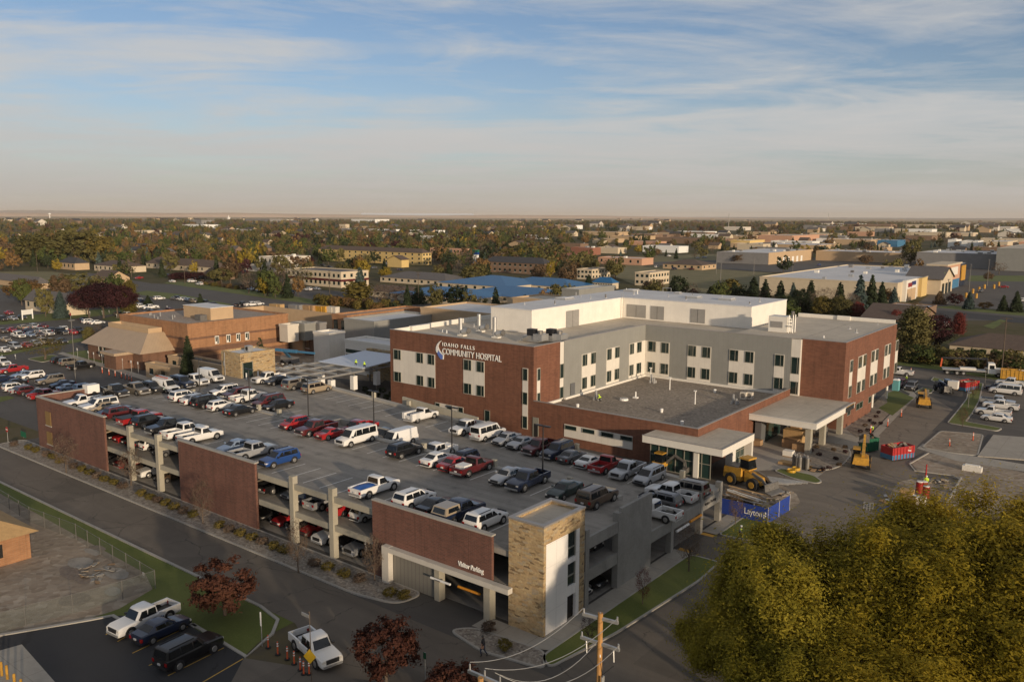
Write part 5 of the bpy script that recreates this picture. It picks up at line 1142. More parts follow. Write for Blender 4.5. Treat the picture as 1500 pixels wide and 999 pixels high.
r, d = campus('clinic_building', 'white and glass banded entrance block behind the steel canopy', (575, 506), 7.6, 505, 606, FASC, MEMB)
g = MB(); g.box(d[0]+.3, d[1]-.06, 3.3, d[2]-.2, d[1]-.01, 4.2, GLASSC); g.build('window', r); g = MB(); g.box(d[0]+.3, d[1]-.06, 4.6, d[2]-.2, d[1]-.01, 5.4, GLASSC); g.build('window', r)
q = P(543, 508, 6.6); g = MB(); g.box(q.x, d[1]-1.2, 0, XL-.2, d[1]-.1, 6.4, STONE); g.build('stone_wall', r)
campus('clinic_building', 'long tan metal walled building left of the white hospital storey', (735, 461), 12.0, 616, 800, TANW, MEMB)
campus('clinic_building', 'small tan walled rooftop block behind the hospital penthouse', (800, 439), 11.5, 751, 840, TANW, MEMBT)
campus('clinic_building', 'grey panel block with white roof behind the hospital', (848, 424), 15.0, 823, 900, GREY, MEMB)
# site huts by the clinic
campus('site_hut', 'long beige site hut with dark roof left of the low stone tower', (324, 535), 3.4, 246, 345, TANW, ROOFK, cat='site hut', fw=(4, 1))
campus('site_hut', 'short beige site hut with grey roof by the clinic entrance', (247, 538), 3.3, 213, 262, TANW, ROOFK, cat='site hut', fw=(2, 1))
# steel canopy under construction
r = thing('steel_canopy', 'half finished steel entrance canopy, one end decked in white', 'canopy', (-129, 108, 0))
g = MB()
for y in (95.5, 99, 102.5, 106, 109.5, 113, 116.5, 120): g.bar((-137.5, y, 5.3), (-122.8, y, 5.3), .18, .34, GALV)
for x in (-137.3, -132.6, -127.8, -123): g.bar((x, 95, 4.95), (x, 121, 4.95), .22, .36, GALV)
g.build('steel_frame', r)
g = MB(); v = [(-136, 108.8, 5.5), (-122.6, 108.8, 5.6), (-122.6, 121.5, 6.3), (-136, 121.5, 6.2)]; g.add(v+[(a_, b_, c_-.14) for a_, b_, c_ in v], [(0, 1, 2, 3), (7, 6, 5, 4), (0, 4, 5, 1), (1, 5, 6, 2), (2, 6, 7, 3), (3, 7, 4, 0)], plain('translucent_deck', (.55, .6, .68), .5)); g.build('white_deck', r)
for x, y in ((-123.2, 96), (-123.2, 101.5), (-123.2, 107), (-123.2, 113), (-123.2, 120), (-133, 96), (-133, 107), (-133, 120)):
    g = MB(); g.box(x-.14, y-.14, 0, x+.14, y+.14, 4.8, STEEL); g.box(x-.5, y-.5, 1.6, x+.5, y+.5, 4.3, WHT); g.build('column', r)
# rooftop plant on the hospital roof
def roofthing(name, label, cat, g): tag(g.build(name), label, cat, None)
def stack(px, py, z, h, label):
    p = P(px, py, z); g = MB(); g.box(p.x-.7, p.y-.5, z, p.x+.7, p.y+.5, z+.25, FASC); g.tube((p.x-.4, p.y, z+.25), (p.x-.4, p.y, z+h), .36, .36, GALV, 12); g.tube((p.x+.1, p.y, z+.7), (p.x+1.3, p.y+.2, z+1.0), .5, .42, GALV, 10); g.tube((p.x+1.3, p.y+.2, z+1.0), (p.x+1.5, p.y+.2, z+1.0), .6, .5, STEEL, 10); roofthing('exhaust_fan', label, 'exhaust fan', g)
stack(677, 492, 14.2, 3.1, 'short exhaust stack on the brick wing roof edge'); stack(727, 495, 14.2, 3.6, 'taller exhaust stack before the penthouse front wall'); stack(704, 486, 14.2, 3.2, 'grey exhaust stack at the left corner of the penthouse')
for px, lab in ((783, 'left rooftop chiller with dark fan box near the brick corner'), (811, 'right rooftop chiller beside another near the brick corner')):
    p = P(px, 500, 14.2); g = MB(); g.box(p.x-1.9, p.y-.8, 14.2, p.x+1.2, p.y+.8, 15.2, GALV); g.box(p.x-1.2, p.y-.6, 15.2, p.x+.2, p.y+.6, 16.3, BLACKM); g.box(p.x+.4, p.y-1.0, 14.5, p.x+2.2, p.y+1.0, 15.6, GALV); g.bar((p.x-2.3, p.y-1.4, 14.25), (p.x-.4, p.y-1.0, 15.2), .9, .08, GALV); g.tube((p.x+1.2, p.y, 15.6), (p.x+1.2, p.y, 16.1), .5, .5, STEEL, 10); roofthing('chiller', lab, 'chiller', g)
p = P(1145, 487, 14.8); g = MB(); g.box(p.x-2.5, p.y, 14.8, p.x+.8, p.y+2.6, 17.6, FASC); g.box(p.x-2.1, p.y-.06, 15.6, p.x+.1, p.y-.005, 16.7, LOUV)
for k in range(4): g.tube((p.x+1.2+.5*(k % 2), p.y+.6*k, 14.8), (p.x+1.2+.5*(k % 2), p.y+.6*k, 18.0), .1, .1, GALV, 6); g.tube((p.x+.8, p.y+.6*k, 16+.5*k), (p.x+1.7, p.y+.6*k, 16+.5*k), .12, .12, GALV, 6)
g.tube((p.x+1.5, p.y+1, 17.3), (p.x+1.5, p.y+1, 18.6), .28, .28, STEEL, 8); roofthing('air_handler', 'white rooftop air handler with pipes right of the penthouse', 'air handler', g)
gz = 4.9
for i, (px, py, k) in enumerate([(846, 597, 'cap'), (931, 583, 'pipe'), (914, 586, 'disc'), (981, 571, 'mast'), (1018, 592, 'mast'), (1047, 575, 'cap'), (969, 604, 'cap'), (953, 556, 'mast'), (1075, 592, 'fan'), (999, 622, 'cap'), (955, 561, 'fan'), (873, 586, 'fan')]):
    p = P(px, py, gz); g = MB()
    lab = {'cap': 'low white vent cap', 'pipe': 'slim white pipe on a base', 'disc': 'round white hatch disc', 'mast': 'tall thin white mast', 'fan': 'cluster of galvanised roof fans'}[k]
    where = ['nearest the brick wing corner', 'mid gravel roof behind the disc', 'near the kneeling worker on the gravel roof', 'toward the grey back wall', 'standing in the roof shadow left of the condensers', 'at the far right of the gravel roof', 'near the front edge of the gravel roof', 'by the inner corner of the grey walls', 'below the two condensers on the gravel roof', 'by the low front parapet corner', 'in the inner corner of the gravel roof', 'beside the kneeling worker'][i]
    if k == 'cap': g.tube((p.x, p.y, gz), (p.x, p.y, gz+.45), .22, .28, WHT, 8); g.ball((p.x, p.y, gz+.5), .3, WHT, 8, 4, (1, 1, .5))
    elif k == 'pipe': g.box(p.x-.4, p.y-.3, gz, p.x+.4, p.y+.3, gz+.2, WHT); g.tube((p.x, p.y, gz), (p.x, p.y, gz+1.1), .14, .12, WHT, 8)
    elif k == 'disc': g.tube((p.x, p.y, gz), (p.x, p.y, gz+.3), .75, .7, WHT, 14); g.tube((p.x, p.y, gz+.3), (p.x, p.y, gz+.4), .5, .4, GALV, 12)
    elif k == 'mast': g.tube((p.x, p.y, gz), (p.x, p.y, gz+2.2), .1, .08, WHT, 6); g.box(p.x-.25, p.y-.1, gz+2.1, p.x+.2, p.y+.1, gz+2.3, WHT)
    else:
        for q in range(4): g.tube((p.x+(q % 2)*.8-.4, p.y+(q//2)*.6, gz), (p.x+(q % 2)*.8-.4, p.y+(q//2)*.6, gz+.5+.5*((q*7) % 3)), .24, .2, GALV, 8)
    roofthing('roof_vent', f'{lab} {where}', 'roof vent', g)
for px, s_ in ((1089, 'left'), (1098, 'right')):
    p = P(px, 585.5, gz); g = MB(); g.box(p.x-.5, p.y-.35, gz+.1, p.x+.5, p.y+.35, gz+1.3, PALEW); g.tube((p.x, p.y-.37, gz+.75), (p.x, p.y-.34, gz+.75), .4, .4, STEEL, 12); roofthing('condenser', f'{s_} one of two beige condensers on the gravel roof', 'condenser', g)
# ------------------------------------------------------------------ cars, row by row
GR = 'cars on the garage roof'
row(E('''
122 regcab white -Y | say=white regular cab pickup
144 bigsuv white -Y | say=white large SUV
150 sedan tan -Y
167 sedan navy -Y
178 suv maroon +Y
205 pickup red +Y opt=flat | say=red flatbed pickup
220 suv black +Y
247 pickup black -Y opt=cover
271 pickup white +Y | say=white crew cab pickup
293 regcab white +Y | say=white long bed pickup
345 sedan lightblue -Y
371 pickup silver +Y
409 suv blue -Y
549 regcab white +Y opt=tarp | say=white pickup with blue tarp in bed
607 suv white +Y | say=white seven-seat SUV
640 sedan black +Y
673 pickup navy +Y opt=topperT | say=navy pickup with tan topper
712 suv white +Y | say=white crossover
'''), "by the garage roof's front edge", GR, Y=57.0, z=DZ)
row(E('''
271 suv white +Y | say=white estate SUV
287 sedan white +Y
307 bigsuv black +Y
324 hatch white +Y
352 sedan black +Y
431 hatch red -Y
463 pickup maroon -Y | say=maroon crew cab pickup
487 coupe red +Y
522 van white -Y
593 suv black +Y
642 sedan white +Y | say=pearl white sedan
668 sedan red +Y
692 regcab maroon +Y opt=load | say=maroon pickup with white crates in bed
744 sedan silver -Y
773 pickup navy -Y | say=navy crew cab pickup
827 sedan green -Y
875 bigsuv brown +Y
'''), "before the roof's centre kerb", GR, Y=68.7, z=DZ)
row(E('''
328 suv white -Y | say=white SUV with roof rails
347 suv maroon -Y
364 pickup white +Y | say=white crew cab pickup
393 minivan maroon -Y | say=dark maroon minivan
407 sedan black -Y
525 pickup red -Y
566 pickup black -Y
583 cargo white -Y
640 pickup white -Y opt=load | say=white pickup with crates in bed
677 suv navy -Y
'''), "behind the roof's centre kerb", GR, Y=74.6, zf=zramp)
row(E('''
393 pickup white -Y | say=white mud-splashed pickup
407 sedan black -Y
437 regcab pewter +Y opt=topperP | say=pewter pickup with matching topper
464 minivan tan +Y
617 regcab white +Y opt=utility | say=white utility truck with tool lockers
684 pickup white -Y | say=white long crew cab pickup
715 van white +Y
742 sedan silver -Y
763 coupe silver -Y
791 pickup maroon -Y
816 bigsuv navy -Y
838 sedan grey +Y
864 coupe white +Y
888 regcab red +Y
919 pickup silver -Y | say=silver long pickup
951 minivan silver -Y
'''), "along the roof's back edge", GR, Y=85.6, zf=zramp)
row(E('''
169 pickup black +X
199 pickup pewter +X
222 suv black +X
243 cargo white +X opt=rack,teal | say=white van with ladders and teal band
268 pickup navy +X | say=navy covered pickup
287 pickup white +X
309 cargo white +X | say=plain white cargo van
'''.replace('rack,teal', 'rackteal')), "facing the roof's left end", GR, Y=None, z=DZ) if False else None
lx = [('pickup', 'black', 169, 573, 'black pickup'), ('pickup', 'pewter', 199, 570, 'pewter grey pickup'), ('suv', 'black', 223, 568, 'black SUV'), ('cargo', 'white', 243, 567, 'white van with ladders and teal band'), ('bigsuv', 'navy', 267, 561, 'navy large SUV'), ('pickup', 'white', 286, 557, 'white pickup'), ('cargo', 'white', 309, 552, 'plain white cargo van')]
row([dict(px=a[2], py=a[3], k=a[0], c=a[1], n='+X', say=a[4], opt='rackteal' if 'ladders' in a[4] else '') for a in lx], "at the garage roof's left end", GR, z=DZ)
row(E('''
1004 bigsuv pewter -X py=716
983 pickup white -X py=722
967 suv grey -X py=732
960 regcab white -X py=748
'''), "at the low right end of the garage roof", GR, z=3.75)
# lower levels, seen through the openings
GL = 'cars inside the garage'
def inner(z, txt, where): row(E(txt), where, GL, Y=57.2, z=z)
inner(S2, '''
168 sedan tan -Y
180 sedan black -Y
193 sedan red +Y
204 sedan black +Y
218 suv black +Y
227 hatch white +Y
252 sedan grey -Y
''', 'on the middle floor, left opening')
inner(.06, '''
170 sedan black -Y
186 sedan grey -Y
199 regcab red -Y
221 sedan black -Y
232 pickup white -Y
254 sedan brown -Y
''', 'on the ground floor, left opening')
inner(S2, '''
392 bigsuv pewter +Y
412 pickup black +Y
442 sedan silver -Y
464 minivan navy +Y
482 pickup silver +Y
511 sedan red +Y
539 hatch white +Y
''', 'on the middle floor, middle opening')
inner(.06, '''
384 sedan black -Y
403 sedan black -Y | say=black glossy sedan
427 sedan red -Y
450 sedan black -Y | say=black four-door sedan
467 coupe red -Y
494 pickup white -Y
519 suv black -Y
540 pickup silver -Y
''', 'on the ground floor, middle opening')
for (x, y, z, k, c, lab) in ((-43.5, 62.8, S2, 'sedan', 'silver', 'silver sedan on the middle floor beside the white stair tower'), (-42.5, 64.6, S2, 'suv', 'black', 'black SUV on the middle floor left of the bare concrete wall'), (-42, 62, .06, 'sedan', 'white', 'white sedan on the ground floor right of the stair tower'), (-42, 64.7, .06, 'sedan', 'black', 'black sedan on the ground floor against the bare concrete wall'), (-49.5, 66.5, .06, 'suv', 'white', 'white SUV in the dark behind the garage entrance')):
    car(k, c, (x, y, z), 0 if 'entrance' not in lab else R(-90), lab, GL)
# street level, foreground
GF = 'cars by the front street'
car('pickup', 'white', tuple(P(211, 902, .9)[:2])+(.05,), R(275), 'white crew cab pickup nearest the lawn in the small car park', GF)
p = P(208, 907, .9); car
for k, c, px, py, h, lab in (('sedan', 'navy', 236, 917, 27, 'dark blue-grey sedan between the white pickup and black SUV in the small car park'), ('bigsuv', 'black', 277, 951, 27, 'black large SUV parked beside the blue-grey sedan and the lawn kerb')):
    p = P(px, py, .8); car(k, c, (p.x, p.y, .05), R(95), lab, GF)
o_ = bpy.data.objects
p = P(462, 945, .9); car('pickup', 'white', (p.x, p.y, .05), R(-12), 'white pickup with toolbox standing by orange delineators', GF, opt='tool')
# lot right of the hospital
GR2 = 'vehicles in the lot right of the hospital'
row(E('''
1460 sedan white -X py=611 | say=white old sedan
1455 regcab white -X py=603 | say=white extended cab pickup
1466 pickup white -X py=594 | say=white pickup with dark bed
1462 pickup silver +X py=588 | say=silver white pickup
1473 van white -X py=572 | say=white passenger van
1460 hatch navy -X py=567
1482 pickup white -X py=561 | say=white crew cab pickup
'''), 'in the right-hand lot', GR2, z=.02)
for k, c, px, py, n_, lab in (('suv', 'grey', 1335, 566, '-Y', 'grey SUV parked beside the teal toilet at the hospital corner'), ('regcab', 'white', 1318, 545, '-X', 'white service truck just behind the brick hospital corner'), ('suv', 'maroon', 1318, 562, '-Y', 'dark red SUV half hidden under the hospital overhang'),
    ('sedan', 'white', 1385, 475, '+Y', 'white sedan in the small lot by the purple-red trees'), ('sedan', 'red', 1386, 472, '+Y', 'maroon sedan behind the white sedan by the purple-red trees'), ('suv', 'silver', 1405, 484, '+Y', 'silver SUV on the lane before the brown-roofed house'), ('sedan', 'silver', 1326, 480, '+X', 'silver car right of the brick hospital parapet')):
    p = P(px, py, .7); car(k, c, (p.x, p.y, .05), NOSE[n_], lab, GR2, full=py > 520)
# left lots
GLL = 'cars in the left car park'
def lot(txt, where): row(E(txt), where, GLL, z=.02, full=False)
lot('''
19 pickup red -Y py=541
34 sedan lightblue -Y py=548 
47 suv white -Y py=550
73 bigsuv pewter -Y py=557
91 sedan navy -Y py=562
101 sedan lightblue +Y py=567 | say=pale blue long sedan
126 suv lightblue +Y py=568
''', 'in the near left lot')
lot('''
2 sedan navy -Y py=555
21 sedan black -Y py=560
23 suv white +Y py=567
32 sedan silver +Y py=570
42 suv maroon +Y py=572
55 sedan black -Y py=575
66 pickup red +Y py=578
80 sedan navy +Y py=581
''', "in the near left lot's front row")
lot('''
4 bigsuv white +X py=531
91 suv black +Y py=528
103 minivan pewter +Y py=530
119 pickup black +Y py=536
''', 'by the tan hip-roofed building')
lot('''
6 sedan white +X py=512
22 minivan silver +X py=507
39 sedan red +X py=505
52 sedan silver +X py=502
63 suv tan +X py=500
75 suv brown +X py=501
90 sedan black +X py=499
''', 'beside the grass strip')
lot('''
8 sedan tan +X py=497
27 pickup white +X py=491
44 sedan lightblue +X py=490
58 sedan brown +X py=490
71 suv white +X py=488
91 bigsuv black +X py=486
105 sedan red -X py=486
115 suv black +X py=484
''', 'in the middle of the left lot')
lot('''
27 sedan navy -X py=487
42 sedan navy +X py=484
57 suv silver -X py=484
75 sedan navy -X py=483
91 suv white -X py=482
''', 'behind the middle row')
lot('''
3 sedan brown +X py=484
17 sedan red +X py=483
33 sedan tan -X py=479
47 suv silver -X py=478
62 sedan maroon -X py=477
''', 'in the back row left')
lot('''
4 suv black +X py=467
19 sedan silver +X py=466
32 sedan black +X py=464
13 sedan red +X py=458
''', 'by the white sign frame')
lot('''
123 sedan navy +X py=468
131 suv white +Y py=471
142 sedan white +Y py=472
184 pickup lightblue -Y py=477
''', 'by the stop sign')
lot('''
174 suv black +X py=461
188 suv white +X py=461
202 sedan navy +X py=461
212 sedan black +X py=459
224 suv navy +X py=458
236 sedan navy +X py=457
250 suv maroon +X py=455
''', 'behind the burgundy trees')
lot('''
204 pickup white +Y py=449
220 pickup white -Y py=450 | say=white long pickup
218 sedan grey +X py=454
263 sedan navy +Y py=456
278 sedan white +Y py=451
''', 'left of the tan rooftop box')
lot('''
200 suv silver +Y py=438
206 sedan navy +Y py=440
233 suv white +Y py=437
''', 'by the round conifer')
lot('''
256 sedan grey +X py=437
261 suv navy +X py=437
266 sedan white +X py=438
271 sedan silver +X py=438
276 sedan lightblue +X py=439
284 suv tan +X py=441
''', 'far left lot')
lot('''
302 suv black +X py=443
313 sedan black +X py=445
322 sedan silver +Y py=450
355 pickup black +Y py=446
368 pickup white +Y py=446
378 suv white +Y py=445
''', 'behind the tan parapet')
# cars far off along the streets
GFAR = 'far parked cars'
for i, (px, py, k, c, lab) in enumerate([(281, 412, 'suv', 'white', 'white car on the street left of the burgundy brown hedge'), (292, 416, 'suv', 'white', 'white car nearest the bend of the back street'), (283, 408, 'sedan', 'black', 'black car in the yard of the grey hip roofed house'), (296, 407, 'suv', 'black', 'black SUV before the grey hip roofed house'), (252, 412, 'sedan', 'white', 'white car far left on the back street'),
  (369, 423, 'sedan', 'lightblue', 'pale blue car left of two others by the wires'), (374, 424, 'sedan', 'silver', 'silver car between two others by the street poles'), (380, 425, 'sedan', 'white', 'white car right of two others by the street poles'), (424, 429, 'bigsuv', 'black', 'black SUV left of the maroon banded brown building'), (434, 423, 'sedan', 'white', 'white car left before the maroon banded brown building'), (451, 424, 'suv', 'white', 'white SUV before the maroon banded brown building'), (464, 423, 'sedan', 'silver', 'silver car right before the maroon banded brown building'),
  (473, 389, 'suv', 'black', 'black SUV at the left end of the yellow hotel'), (483, 391, 'sedan', 'black', 'black car before the yellow hotel'), (498, 391, 'sedan', 'navy', 'navy car before the yellow hotel'), (548, 392, 'sedan', 'grey', 'grey car before the yellow hotel entrance'), (586, 395, 'sedan', 'navy', 'navy car right before the yellow hotel'), (565, 387, 'suv', 'white', 'white SUV under the yellow hotel entrance'),
  (344, 396, 'sedan', 'silver', 'silver car left of the white office building'), (355, 398, 'suv', 'navy', 'navy car left of the white office building'), (153, 418, 'sedan', 'white', 'white car before the tan gabled office'), (203, 407, 'sedan', 'red', 'red car on the lane right of the tan gabled office'), (246, 403, 'sedan', 'navy', 'navy car by the long tan ranch building'), (980, 375, 'bigsuv', 'white', 'white box truck standing in the far field lot'),
  (962, 391, 'suv', 'white', 'white car left of the brown hip roofed building'), (1012, 394, 'sedan', 'maroon', 'maroon car before the brown hip roofed building'), (988, 394, 'bigsuv', 'navy', 'navy SUV before the brown hip roofed building'), (1200, 388, 'sedan', 'blue', 'blue car in the empty far store lot'), (1437, 426, 'sedan', 'grey', 'grey car among the yellow posts of the store lot'), (1470, 420, 'sedan', 'red', 'red car alone in the store lot'), (1498, 440, 'suv', 'white', 'white van at the picture edge in the store lot'),
  (1022, 378, 'sedan', 'silver', 'silver car beyond the dry field'), (1032, 377, 'sedan', 'lightblue', 'pale blue car beyond the dry field'), (951, 367, 'sedan', 'white', 'white car on the road past the dry field'), (873, 370, 'suv', 'silver', 'silver SUV on the road left of the dry field'), (855, 370, 'suv', 'red', 'red SUV near the dark red shop roof')]):
    p = P(px, py, .7); car(k, c, (p.x, p.y, .06), R(rnd.choice((0, 90, 180, 270))), lab, GFAR, full=False)
# ------------------------------------------------------------------ the town
B = building
B('hotel', 'long three storey yellow hotel with brown roof', 'hotel', (619, 389), 467, 632, 371, YELW, ROOFB, 'hip', 3.0, (17, 3), (3, 3))
q = P(590, 391); g = MB(); g.box(q.x-8, q.y-7, 0, q.x+6, q.y, 5.5, YELW); r_ = thing('hotel_porch', 'brown gabled entrance porch of the yellow hotel', 'porch', (q.x, q.y, 0)); g.build('wall', r_); g = MB(); roof_gable(g, q.x-8, q.y-7, q.x+6, q.y, 5.5, 2.6, ROOFB, 'y', YELW); g.build('roof', r_)
B('office_building', 'white two storey flat roofed office with a long pale side wall', 'office', (406, 399), 380, 455, 378, PALEW, MEMB, fw=(4, 2), units=2)
B('office_portico', 'low white porte-cochere left of the white office', 'portico', (404, 400), 360, 412, 391, PALEW, FASC, fw=(3, 1))
B('office_building', 'brown office with cream and maroon bands behind a row of parked cars', 'office', (500, 422), 421, 540, 400, CREAMW, ROOFG, fw=(12, 2), band=(3.0, 1.1, MATS['maroon_car_paint']), sw=(4, 2))
B('ranch_building', 'long low tan building with grey hip roof left of the blue roofs', 'building', (653, 420), 557, 692, 412, CREAMW, ROOFG, 'hip', 3, (10, 1), (3, 1))
B('ranch_building', 'low cream row with brown roof just left of the round dark tree', 'building', (606, 440), 540, 625, 431, CREAMW, ROOFB, 'hip', 2.6, (7, 1))
for i, (c, l, r_, t, rh, w) in enumerate([((690, 449), 572, 752, 2.7, 2.9, 'front left'), ((800, 449), 668, 860, 2.7, 3.0, 'front right'), ((742, 430), 640, 812, 3.0, 3.4, 'rear left, highest'), ((835, 430), 735, 872, 2.8, 3.0, 'rear right'), ((897, 424), 868, 906, 3.0, 2.6, 'small far right')]):
    B('blue_roofed_building', f'{w} block of the school with bright blue metal hip roofs', 'school', c, l, r_, t, CREAMW, ROOFBL, 'hip', rh, (8, 1))
B('hotel', 'brown two storey lodge with charcoal hip roof', 'hotel', (797, 403), 707, 812, 387, BROWNW, ROOFK, 'hip', 3.4, (12, 2), (3, 2))
B('office_building', 'small cream office with pale blue-grey roof left of a round olive tree', 'office', (867, 410), 845, 894, 396, CREAMW, GREYW, fw=(4, 2), sw=(6, 2))
B('office_building', 'small cream two storey office alone at the dry field edge', 'office', (951, 419), 930, 980, 401, CREAMW, GREYW, fw=(3, 2), sw=(7, 2))
B('clinic_house', 'brown hip roofed bungalow in the dry field', 'building', (1028, 396), 971, 1049, 389, TANW, ROOFB, 'hip', 3.2, (6, 1), (3, 1))
B('shop', 'salmon walled shop with white flat roof left of the brown bungalow', 'shop', (940, 389), 876, 957, 380, PINKW, MEMB, units=2, fw=(6, 1))
B('house', 'dark brick house with red-brown gable roof past the lodge', 'house', (838, 384), 808, 852, 378, BROWNW, ROOFR, 'gable', 3.5, ax='x')
r_, d = B('store', 'big grey walled store with tan end wall and row of white dock doors', 'store', (1125, 388), 1050, 1190, 372, GREYW, MEMB, units=7)
g = MB(); g.box(d[2]+.004, d[1]+.1, 0, d[2]+.3, d[3], d[4]+.7, TANW); g.build('end_wall', r_)
for k in range(6): 
    u_ = d[1]+(d[3]-d[1])*(.2+.1*k); g = MB(); g.box(d[2]+.31, u_, .2, d[2]+.36, u_+4.2, 4.6, WHT); g.build('dock_door', r_)
# retail block with its storefronts
r_, d = B('retail_block', 'long cream retail block with white roof and coloured storefronts', 'shops', (1313, 444), 1112, 1406, 417, CREAMW, MEMB, units=16)
X1, Y0, ZT = d[2], d[1], d[4]
def front(p0, p1, z, mat, dpt=1.5, **k):
    a, b = oncol(p0, X1, 4), oncol(p1, X1, 4); g = MB(); g.box(X1+.005, a, 0, X1+dpt, b, z, mat); o = g.build('storefront', r_, **k); return a, b
a, b = front(1321, 1337, ZT+1.2, FASC, 1.6); g = MB(); g.box(X1+1.61, a+2, 0.1, X1+1.7, b-2, 5.2, TANW); g.build('shop_door', r_); g = MB(); g.box(X1+1.61, a+3, ZT-1.9, X1+1.75, (a+b)/2, ZT-.1, MATS['red_car_paint']); g.box(X1+1.61, (a+b)/2, ZT-1.4, X1+1.76, b-2.5, ZT+.3, MATS['blue_car_paint']); g.build('shop_sign', r_)
a, b = front(1345, 1353, ZT+.6, YELW, 1.4)
a, b = front(1357, 1375, ZT-.6, CREAMW, 6); g = MB(); roof_gable(g, X1-9, a, X1+6.2, b, ZT-.6, 5.2, ROOFG, 'x', CREAMW, .8); g.build('gable_roof', r_); g = MB(); g.box(X1+6.02, a+(b-a)*.25, ZT, X1+6.15, a+(b-a)*.75, ZT+2.3, MATS['hi_vis']); g.build('shop_sign', r_)
for k in range(3): g = MB(); u_ = a+(b-a)*(.12+.28*k); g.box(X1+6.01, u_, .1, X1+6.08, u_+(b-a)*.18, 5, GLASS); g.build('shop_window', r_)
a, b = front(1376, 1396, ZT+4.2, PINKW, 3); g = MB(); g.box(X1+3.01, a+(b-a)*.3, ZT-1, X1+3.15, a+(b-a)*.8, ZT+3, FASC); g.build('shop_sign', r_); g = MB(); g.box(X1-6, a-2, ZT+4.2, X1+3.6, b+1, ZT+5.0, CREAMW); g.build('cornice', r_); g = MB(); g.box(X1+3.01, a+1, .1, X1+3.1, b-1, 4.6, MATS['blue_paint']); g.build('shop_window', r_)
a, b = front(1397, 1404, ZT+4.0, MATS['navy_car_paint'], 3); g = MB(); g.box(X1+3.01, a+1, 3, X1+3.4, b-1, ZT+3, YEL); g.build('shop_sign', r_)
B('mall_wing', 'tan walled mall wing with white roof behind the retail block', 'mall', (1325, 386), 1195, 1345, 372, TANW, MEMB, units=12)
B('mall_wing', 'dark grey walled mall wing with white roof and many units', 'mall', (1458, 395), 1342, 1480, 374, GREYW, MEMB, units=14)
B('store', 'grey panelled store block cut by the right picture edge', 'store', (1560, 400), 1458, 1640, 368, GREY, MEMBT, units=3)
q = P(1390, 521); B('house', 'long brown roofed bungalow behind the hedge and the flatbed truck', 'house', None, 0, 0, 0, CREAMW, ROOFB, 'hip', 2.9, (9, 1), dims=(q.x, q.y, q.x+46, q.y+15, 2.9))
B('house', 'dark brown roofed house with pale gable trim behind the brick wing', 'house', (1338, 489), 1262, 1368, 470, BROWNW, ROOFB, 'gable', 3.4, (5, 1), ax='x')
B('flat_house', 'low dark building with white edged flat roof below the retail block', 'building', (1352, 466), 1290, 1372, 456, BROWNW, MEMB, fw=(5, 1))
B('house', 'tan house with white gable end left of the burgundy trees', 'house', (98, 463), 37, 128, 447, CREAMW, ROOFG, 'gable', 3.6, (6, 1), ax='x')
B('office_building', 'small tan office with gable end beyond the burgundy trees', 'office', (159, 416), 135, 190, 408, TANW, ROOFB, 'gable', 3.6, (3, 1), ax='x')
B('bank', 'tan bank with charcoal hip roof and white gabled porch', 'bank', (110, 396), 86, 131, 386, TANW, ROOFK, 'hip', 3.4, (4, 1))
B('ranch_building', 'brown roofed bungalow row right of the bank', 'building', (178, 400), 138, 214, 391, CREAMW, ROOFB, 'hip', 3, (6, 1))
B('ranch_building', 'long tan bungalow with wide brown roof behind the brown hedge', 'building', (312, 400), 214, 335, 392, CREAMW, ROOFB, 'hip', 4, (10, 1))
B('house', 'small house with steep brown hip roof beside the street trees', 'house', (325, 410), 297, 344, 403, BROWNW, ROOFB, 'hip', 4)
B('house', 'grey roofed house at the left edge behind a flagpole', 'house', (54, 424), -20, 74, 416, TANW, ROOFG, 'hip', 3)
B('brick_office', 'salmon two storey office with white roof right of the yellow hotel', 'office', (680, 378), 630, 690, 366, PINKW, MEMB, fw=(9, 2))
B('church', 'tan church with big gabled roof beyond the charcoal roofed lodge', 'church', (776, 370), 735, 786, 362, TANW, ROOFB, 'gable', 6, ax='y')
B('water_tower_block', 'pale square tower block standing out of the woods', 'tower', (506, 339), 497, 512, 329, CREAMW, MEMB)
B('school', 'low white building among the woods right of the pale tower block', 'building', (640, 344), 600, 652, 338, WHT, MEMB)
